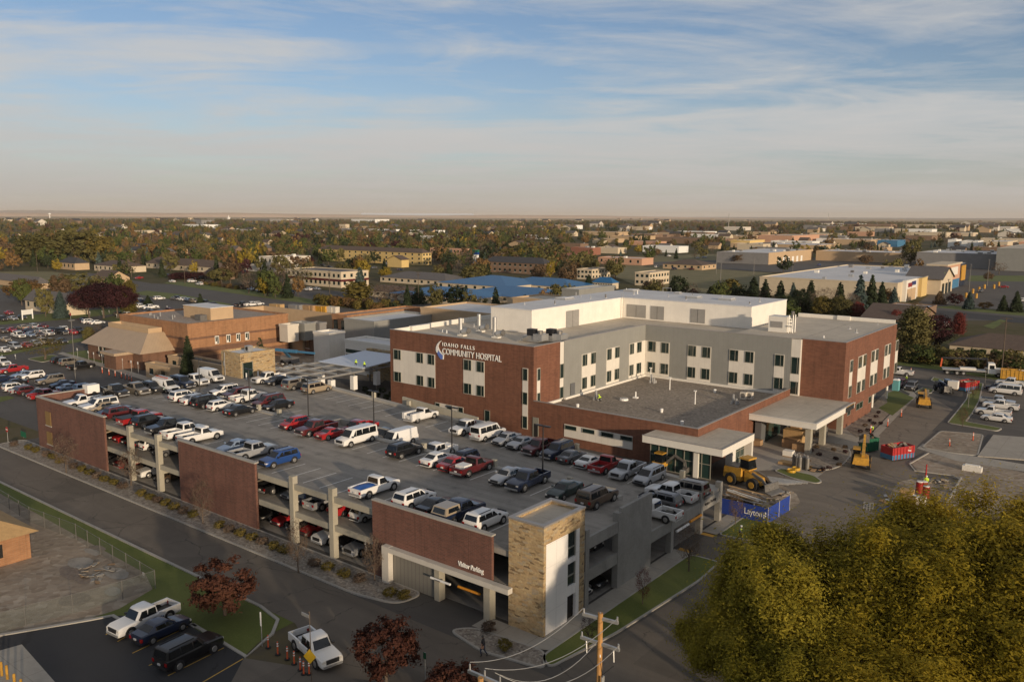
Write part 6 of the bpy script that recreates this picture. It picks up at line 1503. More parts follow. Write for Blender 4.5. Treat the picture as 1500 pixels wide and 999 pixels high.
far = [((850, 364), 793, 862, 358, BROWNW, ROOFK, 'low dark shop row beyond the lodge'), ((868, 374), 836, 880, 364, ROOFR, MEMB, 'dark red shop with flat roof'), ((905, 372), 873, 918, 364, CREAMW, MEMB, 'cream shop right of the dark red shop'), ((930, 352), 890, 960, 347, TANW, ROOFB, 'tan strip shops under the far trees'),
 ((1040, 358), 960, 1060, 350, BROWNW, ROOFB, 'brown strip shops left of the orange shop'), ((1098, 362), 1070, 1120, 353, YELW, MEMB, 'orange-yellow shop front behind the big grey store'), ((1160, 356), 1110, 1200, 346, PINKW, MEMBT, 'long pink and tan strip mall'), ((1200, 366), 1070, 1230, 360, TANW, MEMB, 'low tan mall front before the pink strip'), ((1275, 360), 1215, 1290, 352, TANW, MEMB, 'tan department store with stepped roof'),
 ((1314, 362), 1285, 1326, 353, MATS['blue_paint'], MEMB, 'blue fronted shop at the far strip'), ((1400, 363), 1388, 1408, 352, WHT, MEMB, 'narrow white shop with pale sign'), ((1432, 364), 1408, 1440, 354, WHT, MEMB, 'white shop with red lettering stripe'), ((1475, 366), 1444, 1490, 355, CREAMW, MEMB, 'white strip shops at the right edge'), ((1540, 366), 1492, 1600, 356, PINKW, MEMB, 'salmon strip shops at the picture edge'),
 ((1030, 345), 985, 1050, 340, WHT, MEMB, 'far white warehouse beyond the strip shops'), ((1085, 338), 1060, 1100, 333, PALEW, MEMB, 'far pale block below the radio mast'), ((940, 337), 905, 955, 333, WHT, MEMB, 'far small white block over the woods'), ((760, 336), 740, 775, 332, PINKW, MEMB, 'far salmon building above the woods'), ((1255, 331), 1200, 1300, 328, WHT, MEMB, 'far long white shed'), ((1480, 338), 1440, 1520, 333, PALEW, MEMB, 'far pale sheds at the right'), ((420, 326), 395, 430, 322, PALEW, MEMB, 'far pale downtown block'), ((215, 322), 200, 222, 319, CREAMW, MEMB, 'far cream block at the left horizon')]
for c, l, r_, t, w, ro, lab in far: B('far_building', lab, 'building', c, l, r_, t, w, ro, units=2 if c[1] > 350 else 0)
cr = random.Random(21); WN = [('tan', TANW), ('cream', CREAMW), ('grey', GREYW), ('salmon', PINKW), ('white', WHT), ('brown', BROWNW)]
for i in range(64):
    px, py = cr.uniform(850, 1540), 334+38*cr.random()
    if i > 44: px, py = cr.uniform(-20, 850), 326+26*cr.random()
    p = P(px, py); sc = p.length/900; w, dp, h_ = cr.uniform(16, 46)*sc, cr.uniform(12, 26)*sc, cr.uniform(4, 6.5)*max(1, sc*.7)
    b_ = (p.x-w, p.y, p.x, p.y+dp)
    if any(b_[0] < f[2]+5 and b_[2] > f[0]-5 and b_[1] < f[3]+5 and b_[3] > f[1]-5 for f in FOOT): continue
    wn, wm = cr.choice(WN); rn, rm = cr.choice((('white', MEMB), ('white', MEMB), ('tan', MEMBT), ('charcoal', ROOFK)))
    zn = 'far to the left' if px < 500 else 'beyond the lodge' if px < 900 else 'beyond the dry field' if px < 1180 else 'behind the retail strip at the right'
    B('commercial_building', f'{wn} flat roofed commercial block with {rn} roof {zn}', 'building', None, 0, 0, 0, wm, rm, units=cr.randint(0, 3), dims=b_+(h_,), group=f'{wn} blocks with {rn} roofs {zn}')
# a white temple spire and a water tower on the horizon
p = P(335, 321.6); r_ = thing('temple', 'tiny white tower on the horizon above the woods', 'tower', (p.x, p.y, 0)); g = MB(); s_ = (p.length)/1226
g.box(p.x-1.6*s_, p.y-1.6*s_, 0, p.x+1.6*s_, p.y+1.6*s_, 2.6*s_, WHT); g.build('base_block', r_); g = MB(); g.tube((p.x, p.y, 2.6*s_), (p.x, p.y, 6*s_), .9*s_, .15*s_, WHT, 6); g.build('spire', r_)
p = P(73, 319.5); s_ = p.length/1226; r_ = thing('water_tower', 'white water tower on the far left horizon', 'water tower', (p.x, p.y, 0)); g = MB(); g.tube((p.x, p.y, 0), (p.x, p.y, 4*s_), .6*s_, .5*s_, WHT, 10); g.build('stem', r_); g = MB(); g.ball((p.x, p.y, 4.8*s_), 1.7*s_, WHT, 12, 8, (1, 1, .8)); g.build('tank', r_)
p = P(1067, 336); s_ = p.length/1226; g = MB(); g.tube((p.x, p.y, 0), (p.x, p.y, 22*s_), .5*s_, .2*s_, STEEL, 6); tag(g.build('radio_mast'), 'thin radio mast on the horizon right of centre', 'mast'); p = P(1213, 326); s_ = p.length/1226; g = MB(); g.tube((p.x, p.y, 0), (p.x, p.y, 12*s_), .4*s_, .2*s_, STEEL, 6); tag(g.build('radio_mast'), 'thin radio mast on the horizon at the right', 'mast')
# tall pylon sign by the lodge
p = P(697, 387); g = MB(); r_ = thing('pylon_sign', 'tall white pylon sign with green and blue head', 'sign', (p.x, p.y, 0)); g.box(p.x-2.2, p.y-.8, 0, p.x+2.2, p.y+.8, 7, WHT); g.build('pylon', r_); g = MB(); g.box(p.x-2.6, p.y-1, 7, p.x+2.6, p.y+1, 9, MATS['blue_car_paint']); g.box(p.x-2.6, p.y-1.0, 9, p.x+2.6, p.y+1, 10.6, MATS['bin_green']); g.build('sign_head', r_)
# houses scattered among the trees
hr = random.Random(11); HC = [('white', PALEW), ('cream', CREAMW), ('tan', TANW), ('brown', BROWNW)]; RC = [('grey', ROOFG), ('brown', ROOFB), ('charcoal', ROOFK)]; n_ = 0
HOUSES = [(28, 380), (66, 378), (203, 374), (241, 377), (262, 372), (290, 372), (20, 352), (120, 345), (175, 340), (236, 350), (300, 350), (345, 372), (392, 360), (430, 352), (335, 341), (470, 346), (560, 350), (585, 358), (700, 352), (655, 350)]
while len(HOUSES) < 150:
    y = 322+50*hr.random()**1.6; HOUSES.append((hr.uniform(-20, 1000) if hr.random() < .6 else hr.uniform(900, 1510), y))
for px, py in HOUSES:
    p = P(px, py); sc = min(3.0, max(1.0, p.length/1100)); w, dp = hr.uniform(11, 18)*sc, hr.uniform(8, 12)*sc
    bx_ = (p.x-w, p.y, p.x, p.y+dp)
    if any(bx_[0] < f[2]+6 and bx_[2] > f[0]-6 and bx_[1] < f[3]+6 and bx_[3] > f[1]-6 for f in FOOT): continue
    (wn, wm), (rn, rm) = hr.choice(HC), hr.choice(RC); zone = 'left of the white office' if px < 380 else 'above the yellow hotel' if px < 640 else 'beyond the lodge and blue roofs' if px < 1000 else 'in the far right suburb'
    lab = f'{wn} house with {rn} gable roof among the trees {zone}'
    B('house', lab, 'house', None, 0, 0, 0, wm, rm, 'gable', 3*sc, dims=bx_+(4.2*sc,), ax=hr.choice('xy'), group=f'{wn} houses with {rn} roofs {zone}', fw=(3, 1) if p.length < 900 else (0, 0))
# ------------------------------------------------------------------ trees
def leafmesh(name, c, size, nrm, mats, asp=1.0, extra=None):
    """c (N,3) leaf centres, nrm (N,3) rough facing; one square face per leaf or sprig, plus an optional trunk MB"""
    n = len(c); rs = np.random.RandomState(len(name)*7+n)
    d = nrm/np.maximum(np.linalg.norm(nrm, axis=1, keepdims=True), 1e-6)
    a = rs.normal(size=(n, 3)); a -= d*(a*d).sum(1, keepdims=True); a /= np.maximum(np.linalg.norm(a, axis=1, keepdims=True), 1e-6); b = np.cross(d, a)
    s = (size*rs.uniform(.65, 1.35, n))[:, None]/2
    v = np.stack([c-a*s*asp-b*s, c+a*s*asp-b*s*.6, c+a*s*asp+b*s, c-a*s*asp+b*s*.7], 1).reshape(-1, 3)
    f = np.arange(4*n).reshape(-1, 4); mi = np.zeros(n, int)
    me = bpy.data.meshes.new(name)
    ev, ef, em = [], [], []
    if extra: ev = extra.v; ef = extra.f; em = [1]*len(extra.f)
    nv = len(v); tot = nv+len(ev); me.vertices.add(tot)
    co = np.concatenate([v, np.array(ev, float).reshape(-1, 3)]) if len(ev) else v
    me.vertices.foreach_set('co', co.ravel().astype(np.float32))
    lens = [4]*n+[len(q) for q in ef]; loops = list(f.ravel())+[i+nv for q in ef for i in q]
    me.loops.add(len(loops)); me.loops.foreach_set('vertex_index', np.array(loops, np.int32))
    me.polygons.add(len(lens)); st_ = np.concatenate([[0], np.cumsum(lens)[:-1]]).astype(np.int32)
    me.polygons.foreach_set('loop_start', st_)
    for m_ in mats: me.materials.append(m_)
    me.polygons.foreach_set('material_index', np.array(list(mi)+em, np.int32))
    me.update(calc_edges=True); me.validate(); return me
def crown(seed, shape, ncl, nlf, size, cl):
    """leaf centres and facings for a crown about 10 m high, 8 m wide, foot at z=0"""
    rs = np.random.RandomState(seed); C = []
    lob = rs.normal(size=(7, 3)); lob /= np.linalg.norm(lob, axis=1, keepdims=True)
    while len(C) < ncl:
        d = rs.normal(size=3); d /= np.linalg.norm(d); r = rs.uniform(.45, 1)**.5
        bump = 1+.22*max(float((lob@d).max())-.55, 0)/.45-.12*rs.rand()
        if shape == 'round': p = np.array([4.1*d[0], 4.1*d[1], 3.9*d[2]])*r*bump+[0, 0, 5.9]
        elif shape == 'spread': p = np.array([4.9*d[0], 4.9*d[1], 3.1*d[2]])*r*bump+[0, 0, 6.6]
        elif shape == 'crab': p = np.array([4.5*d[0], 4.5*d[1], 3.9*d[2]])*rs.uniform(.3, 1)**.6*(1+.3*max(float((lob@d).max())-.5, 0))+[0, 0, 6.0]
        elif shape == 'column': p = np.array([1.7*d[0], 1.7*d[1], 4.6*d[2]])*r*bump+[0, 0, 5.2]
        else: p = np.array([4.3*d[0]*(1-.25*max(d[2], 0)), 4.3*d[1]*(1-.25*max(d[2], 0)), 4.4*d[2]])*r*bump+[0, 0, 5.4]
        if p[2] < 1.0: continue
        C.append(p)
    C = np.array(C); k = np.repeat(np.arange(ncl), nlf); sc = rs.uniform(.6, 1.25, ncl)[k][:, None]
    off = rs.normal(size=(len(k), 3)); off *= cl*sc*np.array([1, 1, .75]); c = C[k]+off
    ctr = np.array([0, 0, 5.5]); n_ = off/cl*.7+(c-ctr)/4*.8+rs.normal(size=c.shape)*.75+[0, 0, .3]
    return c, n_
def plumes(seed):
    """a willow crown: many upright plumes over a dome, each full of short sprigs"""
    rs = np.random.RandomState(seed); C, Q = [], []
    for k in range(78):
        d = rs.normal(size=3); d[2] = abs(d[2])*.9-.15; d /= np.linalg.norm(d); r = rs.uniform(.45, 1.0) if k < 56 else rs.uniform(.95, 1.18)
        p = np.array([3.5*d[0], 3.5*d[1], 3.4*d[2]])*r+[0, 0, 4.9]; s_ = rs.uniform(.7, 1.5) if k < 56 else rs.uniform(.35, .7); up = np.array([d[0]*.5, d[1]*.5, 1.0])
        for j in range(9):
            e = rs.normal(size=3); e /= np.linalg.norm(e); C.append(p+e*s_*np.array([.62, .62, .9])*rs.uniform(.3, 1)+up*s_*rs.uniform(-.6, 1.1)); Q.append(p)
    C = np.array(C); Q = np.array(Q); k = np.repeat(np.arange(len(C)), 230); off = rs.normal(size=(len(k), 3))*rs.choice([.17, .26, .40, .62], len(k), p=[.35, .35, .22, .08])[:, None]*np.array([.85, .85, 1.3]); c = C[k]+off
    return c, (c-Q[k])*.6+off*1.0+(c-np.array([0, 0, 4.0]))*.12+rs.normal(size=c.shape)*.55+[0, 0, .3]
def cone(seed, n, size, wide=2.6, droop=.35):
    rs = np.random.RandomState(seed); t = 1-np.sqrt(rs.rand(n)); lay = np.floor(t*15)/15+rs.normal(size=n)*.012; z = .6+9.4*lay
    R_ = wide*(1-lay)**.85+.12; a = rs.rand(n)*2*math.pi; spoke = np.round(a/(2*math.pi)*11)/11*2*math.pi; a = spoke+rs.normal(size=n)*.17+np.floor(t*15)*1.3
    r = R_*np.sqrt(rs.rand(n))*(1+.14*np.sin(spoke*3+seed)); c = np.stack([r*np.cos(a), r*np.sin(a), z-droop*r+rs.normal(size=n)*.1], 1)
    n_ = np.stack([np.cos(a), np.sin(a), np.full(n, 1.0)], 1)+rs.normal(size=(n, 3))*.6; return c, n_
def trunk_mb(seed, h=5.5, r=.28, limbs=6, reach=3.0, top=7.5):
    g = MB(); rr = random.Random(seed); p = Vector((0, 0, -.1)); q = Vector((rr.uniform(-.2, .2), rr.uniform(-.2, .2), h*.45)); g.tube(p, q, r, r*.75, BARK, 8)
    e = q+Vector((rr.uniform(-.3, .3), rr.uniform(-.3, .3), h*.5)); g.tube(q, e, r*.75, r*.3, BARK, 7)
    for i in range(limbs):
        a = 2*math.pi*i/limbs+rr.uniform(-.4, .4); s_ = q.lerp(e, rr.uniform(0, .7)); m_ = s_+Vector((math.cos(a)*reach*.5, math.sin(a)*reach*.5, (top-s_.z)*.35)); t_ = s_+Vector((math.cos(a)*reach, math.sin(a)*reach, (top-s_.z)*rr.uniform(.6, 1)))
        g.tube(s_, m_, r*.42, r*.26, BARK, 6, False); g.tube(m_, t_, r*.26, r*.06, BARK, 5, False)
        for j in range(2): u_ = m_.lerp(t_, rr.uniform(.1, .7)); g.tube(u_, u_+Vector((rr.uniform(-1, 1), rr.uniform(-1, 1), rr.uniform(.3, 1.3))), r*.14, r*.04, BARK, 4, False)
    return g
SPEC = {0: (140, 55, .26, .52), 1: (60, 22, .55, .62), 2: (30, 9, 1.0, .75)}
TP = {}
def proto(kind, lod, var):
    key = (kind, lod, var)
    if key in TP: return TP[key]
    ncl, nl, sz, cl = SPEC[lod]; seed = 31*var+{'round': 1, 'spread': 2, 'column': 3, 'dome': 4, 'cone': 5, 'bare': 6, 'willow': 7, 'ball': 8, 'crab': 9}[kind]
    cone_ = kind in ('cone', 'ball')
    if kind == 'cone': c, n_ = cone(seed, {0: 5200, 1: 1100, 2: 260}[lod], sz); asp = 1.3
    elif kind == 'ball': c, n_ = cone(seed, {0: 5200, 1: 1000, 2: 260}[lod], sz, 3.6, .1); asp = 1.1; c[:, 2] = c[:, 2]*.9+.2
    elif kind == 'bare': c, n_ = crown(seed, 'round', ncl, max(nl//3, 3), sz*.6, cl); asp = .35
    elif kind == 'willow': c, n_ = plumes(seed); sz = .05; asp = 2.1
    elif kind == 'crab': c, n_ = crown(seed, kind, 95, 75, .2, .42); asp = 1.3
    else: c, n_ = crown(seed, kind, ncl, nl, sz, cl); asp = 1.0
    tb = trunk_mb(seed, 5.5, .28, 7 if kind in ('bare', 'spread', 'willow') else 5, 3.0 if kind != 'column' else .8) if not cone_ else None
    if cone_: tb = MB(); tb.tube((0, 0, -.1), (0, 0, 8.5), .2, .04, BARK, 7)
    if lod == 2: TP[key] = (leafmesh('tree', c, sz, n_, [FOL['green'], BARK], asp, tb), None)
    else: TP[key] = (leafmesh('crown', c, sz, n_, [FOL['green']], asp), tb)
    if tb and lod < 2: 
        me = bpy.data.meshes.new('trunk'); me.from_pydata(tb.v, [], tb.f); me.materials.append(BARK); me.update(); TP[key] = (TP[key][0], me)
    return TP[key]
NT = [0]
def tree(kind, col, x, y, h, w, label, group=None, lod=0, z=0.0, name=None, cat='tree', var=None):
    """w: crown width over height"""
    cm, tm = proto(kind, lod, rnd.randint(0, 1) if var is None else var); NT[0] += 1
    name = name or {'cone': 'conifer_tree', 'ball': 'round_conifer', 'bare': 'bare_tree', 'willow': 'willow_tree', 'column': 'columnar_tree'}.get(kind, 'broadleaf_tree')
    sz = h/10; base = {'cone': .52, 'ball': .72, 'column': .36, 'spread': 1.0, 'willow': .9, 'crab': .95}.get(kind, .84); sx = sz*w/base; rot = rnd.uniform(0, 6.28)
    if tm is None:
        o = bpy.data.objects.new(name, cm); COL.objects.link(o); cr = o
    else:
        o = bpy.data.objects.new(name, None); COL.objects.link(o); cr = bpy.data.objects.new('crown', cm); t = bpy.data.objects.new('trunk', tm)
        for q in (cr, t): COL.objects.link(q); adopt(q, o)
    o.location = (x, y, z); o.rotation_euler = (0, 0, rot); o.scale = (sx, sx, sz)
    cr.material_slots[0].link = 'OBJECT'; cr.material_slots[0].material = FOL[col]
    return tag(o, label, cat, group)
def ptree(kind, col, px, py, top, wpx, label, group=None, lod=0, z=0.0, **k):
    p = P(px, py, z); 
    lo, hi = .3, 60.0
    for _ in range(40):
        m_ = (lo+hi)/2
        if proj((p.x, p.y, z+m_))[1] > top: lo = m_
        else: hi = m_
    h = lo; sc = F/(p-Vector((0, 0, H))).dot(FW); w = wpx/sc/h
    return tree(kind, col, p.x, p.y, h, w, label, group, lod, z, **k)
# foreground
ptree('crab', 'crab', 330, 901, 824, 98, 'dark red crabapple tree on the front lawn left of the white pickup', name='crabapple_tree')
ptree('crab', 'crab', 566, 1006, 913, 96, 'dark red crabapple tree at the bottom of the picture below the garage entrance', name='crabapple_tree')
ptree('crab', 'crab', 668, 1050, 976, 90, 'dark red tree top cut by the bottom edge beside the power pole', name='crabapple_tree')
ptree('bare', 'red', 941, 886, 829, 22, 'slim red oak in the lawn strip beside the concrete wall'); ptree('bare', 'grey', 1009, 838, 768, 34, 'bare sapling at the far end of the lawn strip')
ptree('bare', 'burg', 862, 950, 900, 26, 'small dark red sapling behind the power pole'); ptree('bare', 'rust', 1077, 770, 722, 22, 'bare sapling on the corner lawn before the blue banner')
for i, (px, py, t) in enumerate([(97, 694, 636), (192, 712, 655), (297, 768, 700), (437, 838, 762), (549, 852, 782)]):
    ptree('bare', 'grey', px, py, t, 34, ['bare sapling before the left brick panel', 'bare sapling at the first column of the left opening', 'bare sapling before the middle brick panel', 'bare sapling before the middle opening columns', 'bare sapling at the left edge of the entrance panel'][i])
# big willows, lower right
WZ = [(1106, 950, 10.0, 5.6, 8.4), (1195, 905, 15, 8.2, 12), (1330, 900, 16, 8.6, 13), (1440, 855, 16.8, 9, 14), (1203, 1010, 10.8, 7.0, 8.4), (1345, 1040, 11.5, 8.0, 9), (1500, 960, 17, 9, 13), (1160, 892, 10.5, 5.6, 7.8)]
for i, (px, py, h, r_, zc) in enumerate(WZ):
    p = P(px, py, zc*.62)
    tree('willow', 'willowg' if i in (0, 1, 4, 7) else 'willow', p.x, p.y, h, 2*r_/h, ['leftmost yellow-green willow, its edge over the side street', 'second yellow-green willow from the left, before the dirt yard', 'yellow-green willow at the middle of the lower right clump', 'tallest yellow-green willow, by the right edge below the dug ground', 'low yellow-green willow at the bottom left of the clump', 'yellow-green willow at the bottom edge of the clump', 'yellow-green willow in the lower right corner', 'small yellow-green willow nearest the corner lawn and the blue banner'][i], 'willows at the lower right', var=i % 2)
for i, (x, y, h) in enumerate([(52, 44, 19), (60, 8, 21), (78, 30, 21), (30, 0, 19), (96, -4, 22), (118, 22, 22), (70, -24, 22), (140, -14, 23), (44, -22, 20)]):
    tree('willow', 'willow', x, y, h, .95, 'large willow in the row right of the picture', 'willows outside the picture', var=i % 2)
# placed trees of the middle distance
PT = '''cone spruce 90 466 424 24|blue-green spruce beside the tan gabled house
round olive 67 464 421 24|olive round tree left of the blue-green spruce
spread burg 131 466 421 52|left of three dark burgundy trees by the left car park
spread burg 152 466 413 58|middle, tallest of three dark burgundy trees by the left car park
spread burg 173 466 418 50|right of three dark burgundy trees by the left car park
column sage 189 463 411 20|narrow sage green tree at the right end of the burgundy trees
ball dark 217 448 430 15|round dark conifer among the cars behind the burgundy trees
ball dark 294 453 427 15|round dark conifer by the far row of pale cars
spread olive 118 437 400 64|wide olive tree behind the tan gabled house
spread orange 36 442 412 52|wide orange-olive tree at the left edge before the grey roofed house
round olive 50 388 343 48|big olive cottonwood, left in the clump above the bank
round olive 80 388 338 54|big olive cottonwood, second in the clump above the bank
round olive 112 386 333 58|biggest olive cottonwood in the clump above the bank
round sage 138 384 340 48|sage coloured cottonwood at the right of the clump above the bank
round rust 168 386 372 26|rust brown round tree right of the cottonwood clump
cone dark 378 524 473 27|dark pine before the tan brick clinic, right one
cone dark 277 548 489 26|dark pine before the tan brick clinic, left one at the hip roof
ball dark 311 541 523 18|dark round shrub tree by the site huts
bare sage 66 527 494 58|thin olive crowned tree on the lot island
bare rust 147 505 474 22|rusty sapling left of the tan hip roof
column olive 131 505 478 13|slim olive sapling left of the rusty one
bare rust 236 562 540 20|small reddish bare tree by the site huts
spread olive 325 418 393 34|olive street tree left of the street poles
bare rust 363 416 402 22|brown low tree between two street poles
bare rust 405 412 386 50|brown thin crowned tree before the white office
bare olive 438 420 384 48|thin olive tree left over the maroon banded office
cone spruce 528 438 389 26|tall blue spruce right of the maroon banded office
round yellow 531 410 380 22|bright yellow tree behind the blue spruce
round yellow 565 408 392 18|yellow tree right before the hotel porch
ball dark 613 445 413 30|dark round tree before the blue roofs
bare grey 641 448 424 26|grey bare tree right of the dark round tree
bare grey 580 445 416 60|wide grey bare tree left of the dark round tree
round olive 695 416 386 40|olive round tree above the left blue roof
round rust 650 400 386 24|rust tree left above the blue roofs
cone spruce 661 385 364 12|small spruce right of the salmon office
bare rust 880 404 380 26|brown tree between the small cream offices
round olive 901 410 377 26|olive round tree right of the blue-grey roofed office
round yellow 806 408 382 14|slim yellow tree before the lodge
round yellow 763 378 365 12|small yellow tree left of the lodge
round orange 843 404 384 18|orange tree at the right end of the lodge
cone dark 762 420 405 16|small dark pine over the blue roofs
cone dark 862 425 402 18|dark pine right of the blue roofs
cone dark 985 430 408 18|dark spruce right of the lone cream office
round rust 958 432 410 30|rust bush tree before the lone cream office
ball burg 1015 432 421 22|round burgundy shrub behind the penthouse
cone dark 1040 436 420 16|dark pine left of the right-hand pine row
cone dark 1075 440 412 26|first dark pine from the left behind the penthouse
cone dark 1103 445 404 30|second dark pine, taller, behind the penthouse
round dark 1088 447 420 34|bushy dark tree between the two left pines
bare grey 1124 452 422 34|grey bare tree between dark pines
cone dark 1142 456 409 26|dark pine left of a grey bare tree pair
cone spruce 1160 458 412 22|bluish pine behind the brick wing
cone dark 1186 459 408 28|dark pine at the middle of the row by the retail block
bare grey 1206 466 420 44|wide grey-brown bare tree before the pines
cone dark 1229 458 411 24|dark pine just right of the wide bare tree
cone spruce 1258 460 402 30|tall blue pine left of a darker taller one
cone dark 1275 460 402 26|tallest dark pine by the cream retail wall
cone spruce 1309 446 420 16|small blue spruce at the retail block corner
round orange 1300 444 424 22|orange tree left of the small blue spruce
round red 1253 472 443 26|red tree behind the brick parapet
round red 1311 484 454 16|small red tree right of the dark brown roofed house
bare grey 1012 440 414 30|grey bare tree behind the penthouse left of the pines
round olive 1055 440 416 26|olive bush tree between the left pines
cone dark 1120 452 408 24|dark pine right of the bushy dark tree
round dark 1172 462 424 30|bushy dark green tree at the middle of the pine row
round sage 1205 470 434 30|sage bush below the wide bare tree
round olive 1230 472 434 30|olive bush below the pines
round dark 1150 466 432 30|dark bush under the bluish pine
cone dark 1290 456 412 22|dark pine right of the tallest pine
bare grey 1247 468 428 28|grey bare tree between the pines and the red tree
round rust 1135 462 436 26|rust bush under the left pines
column olive 1338 520 448 36|tall golden green columnar conifer by the brick wing
round burg 1368 510 462 46|purple-brown tree right of the golden conifer
column red 1404 492 457 14|slim red tree on the lane by the small lot
bare rust 1340 474 440 26|reddish bare tree below the retail storefronts
ball rust 1376 446 423 20|round brown tree before the storefronts
round burg 1399 447 430 20|dark burgundy tree on the lot edge
cone spruce 1419 453 426 18|left of three blue spruces along the store lot
cone dark 1469 456 431 17|middle of three spruces along the store lot
cone dark 1488 457 425 21|right of three spruces along the store lot
round orange 1443 453 442 18|small orange tree between the spruces of the store lot
round olive 1334 388 350 26|tall olive tree behind the retail roof
cone dark 1386 389 371 14|left of two dark conifers at the dark grey mall wall
cone dark 1410 390 369 16|right of two dark conifers at the dark grey mall wall
bare rust 1463 402 384 22|rusty tree before the grey panelled store
round rust 1447 412 399 14|rust tree at the far store lot island
round rust 1268 388 374 20|rust tree left before the tan mall wing
round dark 1200 374 360 18|dark tree over the far big store
round orange 962 374 364 14|orange bush tree left in the far field
round orange 1105 374 362 12|orange tree over the big grey store
round rust 1082 386 372 20|rust tree against the big grey store wall
bare rust 1410 625 596 16|rusty sapling on the lot island, near one
bare rust 1425 585 556 12|brown sapling on the lot island, far one'''
for ln in PT.splitlines():
    a, lab = ln.split('|'); k, c, px, py, t, w = a.split(); dist = P(float(px), float(py)).length
    ptree(k, c, float(px), float(py), float(t), float(w), lab, None, 0 if dist < 330 else 1)
# trees of the town: those nearest as things, the rest as one wood
CLEAR = [[(0, 470), (200, 450), (290, 430), (430, 445), (560, 470), (560, 600), (0, 640)], [(-60, 404), (130, 398), (250, 418), (423, 440), (560, 455), (700, 470), (700, 486), (480, 466), (351, 446), (258, 432), (-60, 428)], [(900, 384), (1060, 378), (1130, 396), (1150, 412), (1040, 434), (940, 432)], [(1000, 388), (1060, 380), (1500, 370), (1520, 394), (1400, 394), (1130, 400)],
 [(1300, 480), (1345, 444), (1398, 404), (1420, 393), (1560, 393), (1560, 480)], [(1300, 520), (1560, 545), (1560, 700), (1200, 700)], [(-120, 408), (0, 398), (75, 398), (140, 406), (100, 422), (-120, 432)], [(455, 389), (640, 389), (640, 402), (455, 402)], [(370, 400), (560, 416), (560, 434), (400, 430)]]
def inside(poly, x, y):
    c = False; j = len(poly)-1
    for i in range(len(poly)):
        (xi, yi), (xj, yj) = poly[i], poly[j]
        if (yi > y) != (yj > y) and x < (xj-xi)*(y-yi)/(yj-yi)+xi: c = not c
        j = i
    return c
tr_ = random.Random(5)
def spot(r0, r1, power=1.0):
    while True:
        r = (r0**power+(r1**power-r0**power)*tr_.random())**(1/power); a = R(tr_.uniform(-37, 37)); d = Vector((FW.x, FW.y)).normalized()
        x = d.x*r*math.cos(a)+d.y*r*math.sin(a); y = d.y*r*math.cos(a)-d.x*r*math.sin(a); px, py = proj((x, y, 0))
        if -60 < px < 1560 and not any(f[0]-4 < x < f[2]+4 and f[1]-4 < y < f[3]+4 for f in FOOT) and not any(inside(q, px, py) for q in CLEAR) and y > 130:
            # a commercial strip on the right has fewer trees
            if px > 830 and py > 338 and tr_.random() < .78: continue
            # keep the hotel, shops and their fronts in view
            if any(f[0]-2 < x < f[2]+2 and f[1]-26 < y < f[1] for f in FOOT) and tr_.random() < .8: continue
            return x, y, px, r
KINDS_T = [('round', 'olive', 6, 'olive round'), ('round', 'green', 5, 'green round'), ('spread', 'olive', 3, 'wide olive'), ('round', 'orange', 3, 'orange round'), ('round', 'rust', 4, 'rust brown round'), ('bare', 'grey', 4, 'bare grey-brown'), ('bare', 'rust', 3, 'thin russet'), ('round', 'yellow', 1, 'yellow round'), ('cone', 'dark', 4, 'dark conifer'), ('cone', 'spruce', 2, 'blue spruce'), ('column', 'sage', 1, 'slim sage green'), ('round', 'dark', 4, 'dark green round'), ('round', 'burg', 1, 'burgundy round')]
BAG = [k for k in KINDS_T for _ in range(k[2])]
def zone(px): return 'at the far left' if px < 200 else 'behind the tan clinic' if px < 460 else 'around the yellow hotel' if px < 700 else 'around the lodge' if px < 900 else 'beyond the dry field' if px < 1150 else 'at the far right'
m_left = 296-NT[0]-20
pts = sorted((spot(260, 760, 1.3) for _ in range(m_left)), key=lambda q: q[3])
for x, y, px, r in pts:
    k, c, _, say = tr_.choice(BAG); z_ = zone(px); h = tr_.uniform(7, 13)*(1.15 if k == 'cone' else 1)
    tree(k, c, x, y, h, tr_.uniform(.6, .95) if k != 'cone' else tr_.uniform(.38, .52), f"{say} tree among the houses {z_}" if 'conifer' not in say and 'spruce' not in say else f"{say} among the houses {z_}", f"{say} trees {z_}", 1 if r < 520 else 2)
